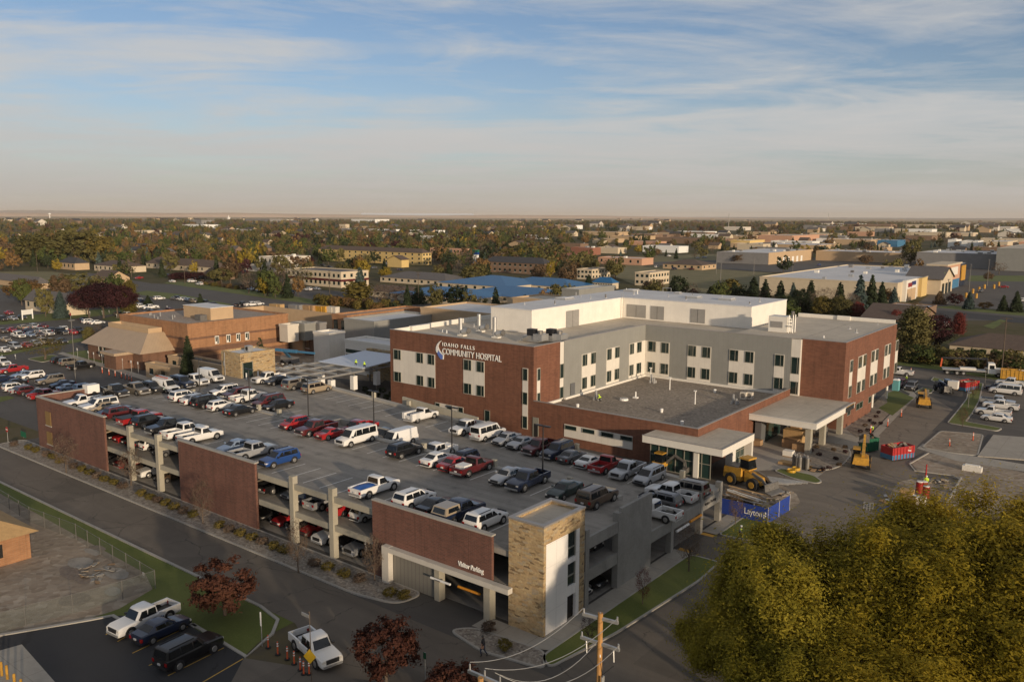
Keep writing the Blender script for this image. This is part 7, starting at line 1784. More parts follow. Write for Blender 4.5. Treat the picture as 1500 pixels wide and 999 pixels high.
# woods: one object, instanced crowns of the same tree kinds
def woods():
    protos = []
    for i, (k, c, wgt, say) in enumerate(KINDS_T):
        me = proto(k, 2, i % 2)[0].copy(); me.materials[0] = FOL[c]; me.name = 'wood_tree_%d' % i; protos.append((me, wgt, k))
    cum = [w for _, w, _ in protos]; per = [[] for _ in protos]
    def put(n, r0, r1, pw, s0, s1):
        for _ in range(n):
            x, y, px, r = spot(r0, r1, pw); i = tr_.choices(range(len(protos)), cum)[0]; h = tr_.uniform(s0, s1); k = protos[i][2]
            per[i].append((x, y, -.2, h/10*(tr_.uniform(.7, 1.1) if k != 'cone' else .8), h/10, tr_.uniform(0, 6.28)))
    put(900, 520, 1100, 1.4, 6, 12.5); put(2000, 1000, 2200, 1.3, 7, 14); put(5200, 2000, 6800, 1.25, 9, 17)
    hold = bpy.data.objects.new('woods', bpy.data.meshes.new('woods')); COL.objects.link(hold); tag(hold, kind='stuff')
    # one merged mesh: numpy copies of the low crowns
    V, Fc, MI, mats = [], [], [], []; off = 0
    for (me, _, _), pl in zip(protos, per):
        n = len(me.vertices); co = np.empty(n*3, np.float32); me.vertices.foreach_get('co', co); co = co.reshape(-1, 3)
        nl = len(me.loops); lv = np.empty(nl, np.int32); me.loops.foreach_get('vertex_index', lv); npoly = len(me.polygons); lt = np.empty(npoly, np.int32); me.polygons.foreach_get('loop_total', lt); mi = np.empty(npoly, np.int32); me.polygons.foreach_get('material_index', mi)
        base = len(mats); mats += [me.materials[0], BARK]
        for x, y, z, sx, sz, a in pl:
            ca, sa = math.cos(a)*sx, math.sin(a)*sx; v = np.stack([co[:, 0]*ca-co[:, 1]*sa+x, co[:, 0]*sa+co[:, 1]*ca+y, co[:, 2]*sz+z], 1); V.append(v); Fc.append((lv+off, lt)); MI.append(mi+base); off += n
    me = hold.data; V = np.concatenate(V); lv = np.concatenate([f[0] for f in Fc]); lt = np.concatenate([f[1] for f in Fc]); MI = np.concatenate(MI)
    me.vertices.add(len(V)); me.vertices.foreach_set('co', V.ravel().astype(np.float32)); me.loops.add(len(lv)); me.loops.foreach_set('vertex_index', lv.astype(np.int32)); me.polygons.add(len(lt)); me.polygons.foreach_set('loop_start', np.concatenate([[0], np.cumsum(lt)[:-1]]).astype(np.int32))
    for m_ in mats: me.materials.append(m_)
    me.polygons.foreach_set('material_index', MI.astype(np.int32)); me.update(calc_edges=True)
woods()
# shrubs: hedge on the right, hedges of the back street, planting beds
def shrub(x, y, h, w, col, label, group, lod=1, z=0.0):
    cm, tm = proto('round', lod, 0); o = bpy.data.objects.new('shrub', cm); COL.objects.link(o); o.location = (x, y, z-h*.28); o.scale = (w/8.4, w/8.4, h/7.4); o.rotation_euler = (0, 0, rnd.uniform(0, 6)); o.material_slots[0].link = 'OBJECT'; o.material_slots[0].material = FOL[col]; return tag(o, label, 'shrub', group)
for i in range(34):
    px = 1312+i*6.3; p = P(px, 526+(px-1312)*.1+rnd.uniform(-4, 3)); c = rnd.choice(('olive', 'sage', 'rust', 'olive', 'green')); shrub(p.x, p.y, rnd.uniform(2.6, 4.4), rnd.uniform(4, 6.5), c, f"{ {'olive': 'olive', 'sage': 'golden', 'rust': 'russet', 'green': 'green'}[c]} bush in the hedge behind the flatbed truck", f'{c} bushes of the right-hand hedge')
for i in range(26):
    px = 468+i*4.6; p = P(px, 447+(px-468)*.1+rnd.uniform(-3, 1)); c = rnd.choice(('sage', 'sage', 'orange', 'rust')); shrub(p.x, p.y, rnd.uniform(2.4, 4.2), rnd.uniform(3, 5), c, f"{ {'sage': 'golden', 'orange': 'orange', 'rust': 'russet'}[c]} tall bush in the hedge below the brown office", f'{c} bushes of the golden hedge')
for i in range(24):
    px = 298+i*5.4; p = P(px, 418+(px-298)*.125+rnd.uniform(-3, 0)); c = rnd.choice(('rust', 'sage', 'orange', 'grey')); shrub(p.x, p.y, rnd.uniform(1.0, 2.6), rnd.uniform(2.5, 4), c, f"{ {'sage': 'golden', 'orange': 'orange', 'rust': 'russet', 'grey': 'grey'}[c]} low bush along the back street", f'{c} bushes along the back street')
for i in range(8):
    p = P(254+i*5.5, 409+rnd.uniform(-1, 1)); shrub(p.x, p.y, 3.6, 5, 'burg', 'burgundy bush in the hedge before the long tan bungalow', 'burgundy hedge bushes')
names = ['gold-green', 'grey-green']
for i, (px, py) in enumerate([(21, 654), (42, 659), (52, 663), (68, 669), (77, 673), (89, 679), (108, 687), (120, 691), (131, 696), (142, 701), (153, 706), (167, 711), (180, 716), (207, 727), (220, 733), (231, 737), (243, 741), (256, 747), (269, 753), (283, 758), (322, 774), (336, 780), (352, 786), (369, 792), (384, 798), (401, 805), (416, 811), (460, 830), (480, 836), (504, 846), (527, 853), (571, 874), (592, 878), (716, 925), (739, 952)]):
    p = P(px, py); c = 'sage' if (i*7) % 3 else 'grey'; shrub(p.x, p.y, .75, 1.25, c, f"{'gold-green' if c == 'sage' else 'grey-green'} low shrub in the gravel bed along the garage", f"{'gold-green' if c == 'sage' else 'grey-green'} shrubs of the gravel bed", 1, .13)
for px, py in [(1188, 662), (1183, 677), (1178, 683), (1200, 668), (1221, 661), (1224, 674), (1229, 683), (1238, 664), (1238, 657), (1214, 688), (1205, 690), (1196, 657), (1260, 634), (1267, 625), (1274, 618), (1283, 612), (1271, 632), (1280, 622), (1287, 606), (1276, 640), (1290, 622), (1262, 640)]:
    p = P(px, py); shrub(p.x, p.y, .45, .75, 'rust' if py % 2 else 'burg', f"small {'russet' if py % 2 else 'dark red'} shrub in the gravel planting before the hospital", f"{'russet' if py % 2 else 'dark red'} shrubs before the hospital", 1, .1)
for px, py in [(541, 572), (552, 575), (560, 568), (566, 578), (574, 573), (546, 584), (558, 586), (569, 590), (535, 567)]:
    p = P(px, py, 1.0); shrub(p.x, p.y, 1.1, 1.3, 'dark', 'dark shrub in the shaded bed left of the brick hospital wall', 'dark shrubs left of the brick wall', 1, .0)
# ------------------------------------------------------------------ lamps, poles, signs, fences
def lamp(px, Y, zb, top, label, heads=2, mat=BLACKM, group='lamp posts on the garage roof'):
    x = onrow(px, Y, zb); zt = PY(px, top, Y).z; t = thing('lamp_post', label, 'lamp post', (x, Y, zb), 0, group)
    g = MB(); g.tube((x, Y, zb), (x, Y, zt), .09, .07, mat, 8); g.box(x-.2, Y-.2, zb, x+.2, Y+.2, zb+.06, mat); g.build('pole', t)
    for s_ in ((-1, 1) if heads == 2 else (1,)): g = MB(); g.box(x+s_*.1, Y-.16, zt-.1, x+s_*.95, Y+.16, zt+.02, mat); g.build('lamp_head', t)
for px, top, w in ((293, 526, 'at the far left of the centre kerb'), (366, 541, 'above the white pickup at the centre kerb'), (452, 553, 'beside the red hatchback at the centre kerb'), (548, 573, 'at the back of the long white van'), (662, 596, 'behind the white and red sedans'), (795, 623, 'behind the navy crew cab pickup')):
    lamp(px, 71.5, DZ+1.0, top, f'black twin headed lamp post {w}')
def pole(px, py, top, label, r=.12, mat=GALV, name='lamp_post', cat='lamp post', head='box', group=None, z=0.0):
    b = P(px, py, z); zt = 0.5
    lo, hi = .3, 60.0
    for _ in range(40):
        m_ = (lo+hi)/2
        if proj((b.x, b.y, z+m_))[1] > top: lo = m_
        else: hi = m_
    t = thing(name, label, cat, (b.x, b.y, z), 0, group); g = MB(); g.tube((b.x, b.y, z), (b.x, b.y, z+lo), r, r*.75, mat, 7); g.build('pole', t)
    if head == 'box': g = MB(); g.box(b.x-.3, b.y-.6*(1 if r < .1 else 1.4), z+lo, b.x+.3, b.y+.6*(1 if r < .1 else 1.4), z+lo+.2, mat); g.build('lamp_head', t)
    elif head == 'arms': 
        for q in (.3, 1.3): g = MB(); g.box(b.x-1.2, b.y-.08, z+lo-q, b.x+1.2, b.y+.08, z+lo-q+.16, BARK); g.build('crossarm', t)
    return t, b, lo
for px, py, top, w in ((1419, 430, 388, 'tallest light mast among the yellow posts of the store lot'), (1446, 419, 381, 'far light mast near the back of the store lot'), (1387, 445, 410, 'light mast right before the storefronts'), (1055, 421, 386, 'light mast at the right of the dry field, near one'), (1104, 403, 380, 'light mast left of the big grey store dock'), (1049, 402, 371, 'light mast left in the dry field'), (1161, 400, 383, 'light mast before the white dock doors'), (1288, 446, 424, 'light mast left of the retail block corner'), (111, 560, 470, 'tall grey lamp post over the near left lot'), (1442, 570, 540, 'grey lamp post by the white vans'), (1418, 597, 576, 'short lamp post on the lot island')):
    pole(px, py, top, w, .16 if py < 500 else .07, STEEL)
for px, py, top, w in ((55, 400, 372, 'wooden pole left of the bank'), (145, 428, 392, 'wooden pole right of the olive tree'), (271, 416, 386, 'wooden pole at the burgundy hedge'), (367, 424, 393, 'wooden pole before the white office portico'), (391, 433, 407, 'wooden pole left of the dark SUV on the lane'), (442, 424, 400, 'wooden pole before the maroon banded office'), (483, 430, 396, 'wooden pole right of the silver car row'), (613, 446, 398, 'wooden pole in the dark round tree'), (1467, 548, 465, 'wooden pole before the long brown roofed bungalow')):
    pole(px, py, top, w, .14, BARK, 'utility_pole', 'utility pole', 'arms')
def signpost(px, py, top, mat, label, w=.5, h=.6, group=None, z=0.0, pm=GALV, shape='box', name='sign'):
    t, b, hh = pole(px, py, top, label, .04, pm, name, 'sign', None, group, z); g = MB()
    if shape == 'round': g.tube((b.x, b.y-.06, z+hh-w/2), (b.x, b.y-.03, z+hh-w/2), w/2, w/2, mat, 14)
    elif shape == 'diamond': c = z+hh-w*.7; q = w*.7; g.add([(b.x-q*.8, b.y-.06-q*.5, c), (b.x, b.y-.06, c-q), (b.x+q*.8, b.y-.06+q*.5, c), (b.x, b.y-.06, c+q)], [(0, 1, 2, 3)], mat)
    else: g.box(b.x-w/2, b.y-.06, z+hh-h, b.x+w/2, b.y-.03, z+hh, mat)
    g.build('sign_plate', t); return t, b, hh
t, b, hh = signpost(12, 648, 625, RED, 'red and white no entry sign at the left lot exit', .85, shape='round', name='no_entry_sign'); g = MB(); g.box(b.x-.3, b.y-.08, hh-.5, b.x+.3, b.y-.062, hh-.36, WHT); g.build('white_bar', t)
t, b, hh = signpost(35, 641, 632, GREEN, 'small green direction sign on the lot exit verge', 1.9, .9, name='direction_sign')
signpost(104, 471, 458, RED, 'red stop sign on the island of the left lot', 1.1, shape='round', name='stop_sign')
t = thing('site_sign', 'white post and panel sign on the grass beyond the left lot', 'sign', tuple(P(40, 468))); a, c = P(33, 469), P(48, 467); g = MB(); g.bar((a.x, a.y, 0), (a.x, a.y, 3.4), .3, .3, WHT, (1, 0, 0)); g.build('post', t); g = MB(); g.bar((c.x, c.y, 0), (c.x, c.y, 3.4), .3, .3, WHT, (1, 0, 0)); g.build('post', t); g = MB(); g.bar((a.x, a.y, 2.5), (c.x, c.y, 2.5), .15, 1.6, WHT); g.build('panel', t)
for i, (px, py, top) in enumerate([(114, 524, 510), (130, 527, 514), (138, 530, 516), (150, 533, 518), (158, 536, 520), (180, 541, 525), (193, 545, 528), (203, 548, 530), (23, 526, 519), (4, 529, 520), (132, 462, 456), (150, 461, 455), (160, 459, 454), (172, 459, 452), (183, 463, 455), (188, 464, 457), (171, 466, 460), (199, 452, 449), (211, 453, 450), (222, 453, 450), (234, 452, 449), (245, 451, 448)]):
    signpost(px, py, top, WHT, f"small white stall sign {'beside the clinic walk' if i < 8 else 'at the left lot lane' if i < 10 else 'along the parking behind the burgundy trees'}", .45, .55, f"white stall signs {'beside the clinic walk' if i < 8 else 'at the left lot lane' if i < 10 else 'behind the burgundy trees'}", name='stall_sign')
t, b, hh = signpost(457, 1010, 895, None or BARK, 'wooden street pole with yellow diamond sign before the white pickup', .1, .1, pm=BARK, name='street_pole'); g = MB(); z_ = hh*.42; c_ = z_+.1; g.add([(b.x-.42, b.y-.35, c_), (b.x, b.y-.1, c_-.6), (b.x+.42, b.y+.15, c_), (b.x, b.y-.1, c_+.6)], [(0, 1, 2, 3)], plain('sign_yellow', (.7, .42, .02), .5)); g.build('diamond_sign', t); g = MB(); g.box(b.x-.9, b.y-.04, hh-.55, b.x-.05, b.y, hh-.3, GALV); g.build('street_name_plate', t)
signpost(384, 946, 896, WHT, 'slim white post leaning on the front lawn', .14, 1.2, name='marker_post')
signpost(623, 999, 955, MATS['bin_green'], 'small dark sign on a post at the bottom lawn', .28, .5, name='sign')
signpost(211, 878 if False else 846, 838, WHT, 'tiny white plate at the chain link fence', .3, .3)
DEL = MB(); DEL.tube((0, 0, 0), (0, 0, .06), .24, .22, TYRE, 10); DEL.tube((0, 0, .06), (0, 0, 1.1), .07, .055, ORANGE, 8); DEL.tube((0, 0, .7), (0, 0, .8), .075, .072, WHT, 8); DEL.tube((0, 0, .9), (0, 0, 1.0), .068, .066, WHT, 8)
dm = DEL.build('delineator'); first = True
for i, (px, py, where) in enumerate([(393, 949, 'a'), (407, 959, 'a'), (421, 966, 'a'), (431, 973, 'a'), (440, 982, 'a'), (445, 988, 'a'), (453, 988, 'a'), (150, 547, 'b'), (160, 550, 'b'), (169, 552, 'b'), (178, 554, 'b'), (184, 556, 'b'), (189, 557, 'b'), (193, 559, 'b'), (1320, 611, 'c'), (1300, 625, 'c'), (1275, 635, 'd'), (1391, 654, 'e'), (1425, 646, 'e'), (1334, 548, 'f')]):
    o = dm if first else dm.copy()
    if not first: COL.objects.link(o)
    first = False; p = P(px, py); o.location = (p.x, p.y, .05); o.name = 'delineator'; k = 1.25 if where in 'bcdef' else 1; o.scale = (k, k, k)
    if where == 'e': o.rotation_euler = (R(20 if px < 1400 else 0), 0, 0)
    tag(o, {'a': 'orange delineator post in the taped line beside the white pickup', 'b': 'red and white delineator post beside the clinic walk', 'c': 'orange delineator on the pavement right of the hospital', 'd': 'orange delineator near the bent worker by the hospital', 'e': 'orange barricade marker in the dirt island', 'f': 'orange delineator behind the brick corner'}[where], 'delineator', {'a': 'delineators by the white pickup', 'b': 'delineators by the clinic walk', 'c': 'delineators right of the hospital', 'e': 'markers in the dirt island'}.get(where))
def bollards(pts, mat, h, r, lab, grp):
    for px, py in pts:
        p = P(px, py); g = MB(); g.tube((p.x, p.y, 0), (p.x, p.y, h), r, r, mat, 10); g.ball((p.x, p.y, h), r, mat, 10, 4, (1, 1, .5)); tag(g.build('bollard'), lab, 'bollard', grp)
bollards([(3, 990), (11, 995), (22, 1008), (32, 1016)], YEL, 1.15, .1, 'yellow steel bollard on the concrete apron', 'yellow bollards at the lower left')
bollards([(1415, 436), (1425, 430), (1434, 427), (1442, 423), (1456, 423), (1430, 437), (1463, 419)], YEL, 2.0, .5, 'yellow post base in the store car park', 'yellow posts of the store lot')
# chain link fence round the dirt yard
MESH, nt_, b_ = newmat('chain_link'); tr__ = nt_.nodes.new('ShaderNodeBsdfTransparent'); mx_ = nt_.nodes.new('ShaderNodeMixShader'); mx_.inputs[0].default_value = .24; b_.inputs['Base Color'].default_value = (.12, .14, .12, 1); L(nt_, tr__.outputs[0], mx_.inputs[1]); L(nt_, b_.outputs[0], mx_.inputs[2]); L(nt_, mx_.outputs[0], nt_.nodes['Material Output'].inputs[0])
fn = thing('chain_link_fence', 'grey chain link fence round the dirt yard of the unfinished house', 'fence', tuple(P(228, 862)))
fpts = [P(-60, 715), P(0, 737), (P(44, 765)), P(112, 791), P(228, 862), P(180, 878), P(107, 899), P(38, 916), P(-40, 940)]
for a, c in zip(fpts[:-1], fpts[1:]):
    n_ = max(1, round((c-a).length/3)); g = MB(); g.add([(a.x, a.y, .05), (c.x, c.y, .05), (c.x, c.y, 1.8), (a.x, a.y, 1.8)], [(0, 1, 2, 3)], MESH); g.build('mesh_panel', fn); g = MB(); g.tube((a.x, a.y, 1.82), (c.x, c.y, 1.82), .022, .022, STEEL, 5); g.build('top_rail', fn)
    for i in range(n_): q = a.lerp(c, i/n_); g = MB(); g.tube((q.x, q.y, 0), (q.x, q.y, 1.9), .04, .04, STEEL, 6); g.build('post', fn)
# unfinished house at the left edge
q = P(46, 817); r_ = thing('unfinished_house', 'unfinished brick house with bare sheathed roof at the left edge', 'house', (q.x, q.y, 0)); hz_ = 2.9
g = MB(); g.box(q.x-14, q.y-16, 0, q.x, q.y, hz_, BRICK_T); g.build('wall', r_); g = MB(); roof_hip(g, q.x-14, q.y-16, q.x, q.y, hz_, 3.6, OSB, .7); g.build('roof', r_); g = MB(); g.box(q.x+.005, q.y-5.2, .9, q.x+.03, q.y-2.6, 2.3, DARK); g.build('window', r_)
rd = random.Random(3)
def heap(name, label, cat, cx, cy, w, d_, n, mats, big=.9, z=.03, flat=.35):
    g = MB()
    for i in range(n):
        x, y = cx+rd.uniform(-w, w), cy+rd.uniform(-d_, d_); a = rd.uniform(0, 3.14); s_ = rd.uniform(.3, big); g.xf = Matrix.Translation((x, y, z+rd.uniform(0, .35)*(1-abs(x-cx)/max(w, .1)))) @ Matrix.Rotation(a, 4, 'Z') @ Matrix.Rotation(rd.uniform(-.35, .35), 4, 'X'); g.box(-s_, -s_*rd.uniform(.2, .7), 0, s_, s_*rd.uniform(.2, .7), s_*flat*rd.uniform(.3, 1.2), rd.choice(mats))
    g.xf = None; return tag(g.build(name), label, cat)
p = P(140, 835); heap('rubble_pile', 'low rubble and plaster heap in the dirt yard', 'rubble', p.x, p.y, 2.2, 1.6, 14, [MORT, DIRT, CONC], .35, flat=.3); p = P(155, 842); heap('rubble_pile', 'flat grey mortar and board scraps nearest the fence corner', 'rubble', p.x, p.y, 2, 1.6, 9, [MORT, CONC, WOOD], .35, flat=.2)
# power pole in the foreground, second pole and wires
pt = P(879.5, 900, 14.5); t = thing('power_pole', 'orange-brown wooden power pole with two crossarms in the foreground', 'power pole', (pt.x, pt.y, 0))
g = MB(); g.tube((pt.x, pt.y, 0), (pt.x, pt.y, 14.6), .19, .14, POLEW, 10); g.build('pole', t); ends = []
for zc, (xa, ya), (xb, yb) in ((14.3, (856, 897.5), (908, 911)), (12.9, (848, 925), (904, 944))):
    a, c = P(xa, ya, zc), P(xb, yb, zc); m_ = (a+c)/2; d = (c-a).normalized(); off = Vector((pt.x, pt.y, zc))-m_; a, c = a+off, c+off
    g = MB(); g.bar(a, c, .13, .16, GALV); g.build('crossarm', t); ends.append((a, c))
    for u_ in (.03, .5, .97):
        q = a.lerp(c, u_); g = MB(); g.tube((q.x, q.y, zc+.08), (q.x, q.y, zc+.32), .06, .045, GALV, 8); g.build('insulator', t)
for k in range(2): g = MB(); g.tube((pt.x+.3, pt.y-.05-.15*k, 0), (pt.x+.3, pt.y-.05-.15*k, 11.2), .06, .06, GALV, 6); g.build('conduit', t)
for k in range(3): g = MB(); q = ends[1][0].lerp(ends[1][1], .15+.35*k); g.tube((q.x, q.y, 12.8), (q.x+.1, q.y-.1, 12.2), .05, .035, GALV, 6); g.tube((q.x+.1, q.y-.1, 12.0), (pt.x+.2, pt.y, 11.2), .015, .015, BLACKM, 4); g.build('cutout', t)
p2 = P(704, 992, 13.0); t2_ = thing('power_pole', 'second wooden power pole rising from the bottom edge, only its crossarm showing', 'power pole', (p2.x, p2.y, 0)); g = MB(); g.tube((p2.x, p2.y, 0), (p2.x, p2.y, 13.0), .19, .14, POLEW, 10); g.build('pole', t2_); a2, c2 = P(686, 982, 12.8), P(735, 1003, 12.8); g = MB(); g.bar(a2, c2, .13, .16, GALV); g.build('crossarm', t2_)
for u_ in (.05, .5, .95): q = a2.lerp(c2, u_); g = MB(); g.tube((q.x, q.y, 12.9), (q.x, q.y, 13.2), .05, .04, GALV, 8); g.build('insulator', t2_)
def wire(a, c, sag, label, grp): 
    g = MB(); pr = None
    for i in range(15):
        u_ = i/14; q = a.lerp(c, u_); q.z -= sag*4*u_*(1-u_)
        if pr is not None: g.tube(pr, q, .017, .017, GALV, 4, False)
        pr = q
    tag(g.build('wire'), label, 'wire', grp)
for i, ((a, c), u0, u1) in enumerate(((ends[0], 0, .05), (ends[0], 1, .5), (ends[1], .5, .95), (ends[1], 1, .8))):
    s_ = a.lerp(c, u0); e_ = a2.lerp(c2, u1); wire(s_+Vector((0, 0, .3)), e_+Vector((0, 0, .5)), .8+.2*i, f"pale power wire {['from the upper crossarm left end', 'from the upper crossarm right end', 'from the middle of the lower crossarm', 'from the right end of the lower crossarm'][i]}", None)
wire(P(760, 1000, 12.0), P(560, 1000, 10.5), .3, 'dark service wire at the bottom edge', None)
# ------------------------------------------------------------------ people
def person(loc, rot, pose, top, legs, label, hat=None, vest=None, z=0.0):
    """one skinned body; pose gives joint positions in metres, facing +x"""
    J = {'walk': dict(pel=(0, 0, .95), chest=(.02, 0, 1.35), neck=(.04, 0, 1.50), head=(.07, 0, 1.66), sl=(.02, .19, 1.42), el=(-.12, .24, 1.15), hl=(.05, .22, .93), sr=(.02, -.19, 1.42), er=(.10, -.24, 1.15), hr=(.28, -.2, 1.0), kl=(.22, .1, .52), al=(.10, .1, .09), tl=(.26, .11, .04), kr=(-.06, -.1, .50), ar=(-.34, -.1, .14), tr=(-.2, -.11, .04)),
         'stand': dict(pel=(0, 0, .95), chest=(0, 0, 1.35), neck=(.02, 0, 1.50), head=(.05, 0, 1.66), sl=(0, .19, 1.42), el=(-.02, .26, 1.15), hl=(.14, .22, .98), sr=(0, -.19, 1.42), er=(-.02, -.26, 1.15), hr=(.14, -.22, .98), kl=(.02, .1, .50), al=(0, .1, .09), tl=(.16, .11, .04), kr=(.02, -.1, .5), ar=(0, -.1, .09), tr=(.16, -.11, .04)),
         'bend': dict(pel=(-.05, 0, .85), chest=(.32, 0, 1.05), neck=(.45, 0, 1.06), head=(.58, 0, 1.04), sl=(.36, .19, 1.04), el=(.42, .22, .75), hl=(.5, .18, .5), sr=(.36, -.19, 1.04), er=(.42, -.22, .75), hr=(.5, -.18, .5), kl=(.1, .12, .46), al=(-.02, .13, .09), tl=(.14, .14, .04), kr=(.06, -.12, .46), ar=(-.06, -.13, .09), tr=(.1, -.14, .04)),
         'crouch': dict(pel=(-.1, 0, .42), chest=(.16, 0, .78), neck=(.26, 0, .9), head=(.34, 0, 1.03), sl=(.18, .19, .82), el=(.38, .22, .6), hl=(.5, .12, .42), sr=(.18, -.19, .82), er=(.38, -.22, .6), hr=(.5, -.12, .42), kl=(.28, .16, .48), al=(.02, .15, .09), tl=(.2, .16, .04), kr=(.26, -.16, .4), ar=(-.08, -.15, .09), tr=(.1, -.16, .04))}[pose]
    E_ = [('pel', 'chest'), ('chest', 'neck'), ('neck', 'head'), ('chest', 'sl'), ('sl', 'el'), ('el', 'hl'), ('chest', 'sr'), ('sr', 'er'), ('er', 'hr'), ('pel', 'kl'), ('kl', 'al'), ('al', 'tl'), ('pel', 'kr'), ('kr', 'ar'), ('ar', 'tr')]
    rad = dict(pel=.15, chest=.165, neck=.06, head=.105, sl=.08, el=.055, hl=.04, sr=.08, er=.055, hr=.04, kl=.075, al=.05, tl=.045, kr=.075, ar=.05, tr=.045)
    ks = list(J); me = bpy.data.meshes.new('person'); me.from_pydata([J[k] for k in ks], [(ks.index(a), ks.index(c)) for a, c in E_], []); o = bpy.data.objects.new('person_tmp', me); COL.objects.link(o)
    md = o.modifiers.new('skin', 'SKIN'); sd_ = me.skin_vertices[0].data
    for i, k in enumerate(ks): sd_[i].radius = (rad[k], rad[k]*(1.15 if k in ('chest', 'pel') else 1)); sd_[i].use_root = k == 'pel'
    o.modifiers.new('sub', 'SUBSURF').levels = 1; bpy.context.view_layer.update()
    m2 = bpy.data.meshes.new_from_object(o.evaluated_get(bpy.context.evaluated_depsgraph_get())); bpy.data.objects.remove(o); m2.name = 'person'; m2.materials.clear()
    for m_ in (top, legs, SKIN, BLACKM, vest or top): m2.materials.append(m_)
    V = {k: Vector(J[k]) for k in ks}
    for f in m2.polygons:
        c = f.center; k = min(ks, key=lambda q: (V[q]-c).length)
        f.material_index = 2 if k in ('head', 'hl', 'hr') else 1 if k in ('kl', 'kr', 'pel') else 3 if k in ('tl', 'tr', 'al', 'ar') else 4 if k in ('chest',) else 0; f.use_smooth = True
    r_ = bpy.data.objects.new('person', m2); COL.objects.link(r_); r_.location = loc; r_.rotation_euler = (0, 0, rot); tag(r_, label, 'person'); hd = V['head']; g = MB()
    if hat: g.ball((hd.x, hd.y, hd.z+.05), .135, hat, 10, 6, (1.1, 1, .85)); g.build('hard_hat', r_, local=True)
    else: g.ball((hd.x-.025, hd.y, hd.z+.035), .118, BLACKM, 10, 6, (1, 1, 1)); g.build('hair', r_, local=True)
    return r_
def pp(px, py, z=0.05): q = P(px, py, z); return (q.x, q.y, z)
GREYC = plain('grey_cloth', (.12, .12, .13), .9)
person(pp(708, 961), R(200), 'walk', CLOTHD, JEAN, 'person in black jacket and jeans walking across the street by the gravel corner')
person(pp(1084, 792), R(-10), 'walk', GREYC, CLOTHD, 'person in hi-vis vest and hard hat striding past the corner lawn', WHT, HIVIS)
person(pp(880, 588, 4.9), R(200), 'crouch', HIVIS, CLOTHD, 'person in hi-vis kneeling at fans on the gravel roof', HIVIS, HIVIS)
x_ = P(697, 622, 6.0); zr_ = zramp(-72.5); person((PY(693, 620, 84.3).x, 84.3, zramp(PY(693, 620, 84.3).x)), R(150), 'stand', CLOTHD, CLOTHD, 'person in dark clothes standing at the open door of the utility truck')
person(pp(1279, 634), R(250), 'bend', HIVIS, CLOTHD, 'person in hi-vis bending at the pavement by the telehandler', WHT, HIVIS)
person(pp(1356, 716), R(100), 'stand', HIVIS, CLOTHD, 'person in hi-vis among the pallets and red barrels', WHT, HIVIS)
person(pp(1327, 562), R(60), 'stand', HIVIS, JEAN, 'person in hi-vis left of the grey SUV behind the hospital', WHT, HIVIS)
q = P(521, 536, 5.7); person((q.x, q.y, 5.72), R(120), 'crouch', HIVIS, CLOTHD, 'person in hi-vis crouching on the white canopy deck, left one', HIVIS, HIVIS); q = P(531, 540, 5.62); person((max(q.x, -124.5) if q.x > -122.9 else q.x, q.y+.6, 5.68), R(150), 'crouch', HIVIS, CLOTHD, 'person in hi-vis crouching on the white canopy deck edge, right one', HIVIS, HIVIS)
person(pp(441, 507, 4.5) if False else pp(441, 516), R(0), 'stand', HIVIS, CLOTHD, 'person in hi-vis by the brick link behind the blue boom lift', WHT, HIVIS)
# ------------------------------------------------------------------ machines and site things (each built round its own origin, nose +x)
def mach(name, label, cat, px, py, rot, z=.03):
    p = P(px, py, z); return thing(name, label, cat, (p.x, p.y, z), R(rot))
def wheels(t, pts, r, w, rim=YEL):
    for x, y in pts:
        g = MB(); s_ = 1 if y > 0 else -1; g.tube((x, y-w/2, r), (x, y+w/2, r), r, r, TYRE, 18); q = MB(); q.tube((x, y, r), (x, y+s_*(w/2+.03), r), r*.55, r*.5, rim, 14); o = g.build('wheel', t, local=True, smooth=40); q.build('rim', o, local=True)
def pb(t, name, fn): g = MB(); fn(g); return g.build(name, t, local=True)
t = mach('wheel_loader', 'yellow wheel loader with raised cab beside the glass entrance', 'wheel loader', 1097, 713, -14)
def f(g): g.loft([[(-3.4, -1.1, .9), (-3.4, 1.1, .9), (-3.3, 1.0, 2.3), (-3.3, -1.0, 2.3)], [(-.6, -1.1, .8), (-.6, 1.1, .8), (-.6, 1.0, 2.5), (-.6, -1.0, 2.5)]], YEL); g.box(-3.0, -.9, 2.3, -1.2, .9, 2.62, GREYD); g.tube((-2.4, .5, 2.6), (-2.4, .5, 3.3), .09, .09, BLACKM)
pb(t, 'engine_cover', f)
def f(g): g.box(-1.0, -.85, 2.4, .5, .85, 2.55, YEL); g.loft([[(-1.0, -.8, 2.5), (-1.0, .8, 2.5), (.5, .8, 2.5), (.5, -.8, 2.5)], [(-.9, -.75, 3.75), (-.9, .75, 3.75), (.25, .75, 3.75), (.25, -.75, 3.75)]], CGLASS); g.box(-1.05, -.85, 3.75, .4, .85, 3.95, YEL)
pb(t, 'cab', f); pb(t, 'front_frame', lambda g: g.loft([[(-.3, -.7, .8), (-.3, .7, .8), (-.3, .7, 2.2), (-.3, -.7, 2.2)], [(2.2, -.6, .8), (2.2, .6, .8), (2.0, .6, 1.7), (2.0, -.6, 1.7)]], YEL))
for y in (-.55, .55): pb(t, 'lift_arm', lambda g, y=y: (g.bar((.8, y, 2.1), (2.4, y, 1.6), .18, .4, STEEL), g.bar((2.4, y, 1.6), (3.5, y, .6), .18, .36, STEEL)))
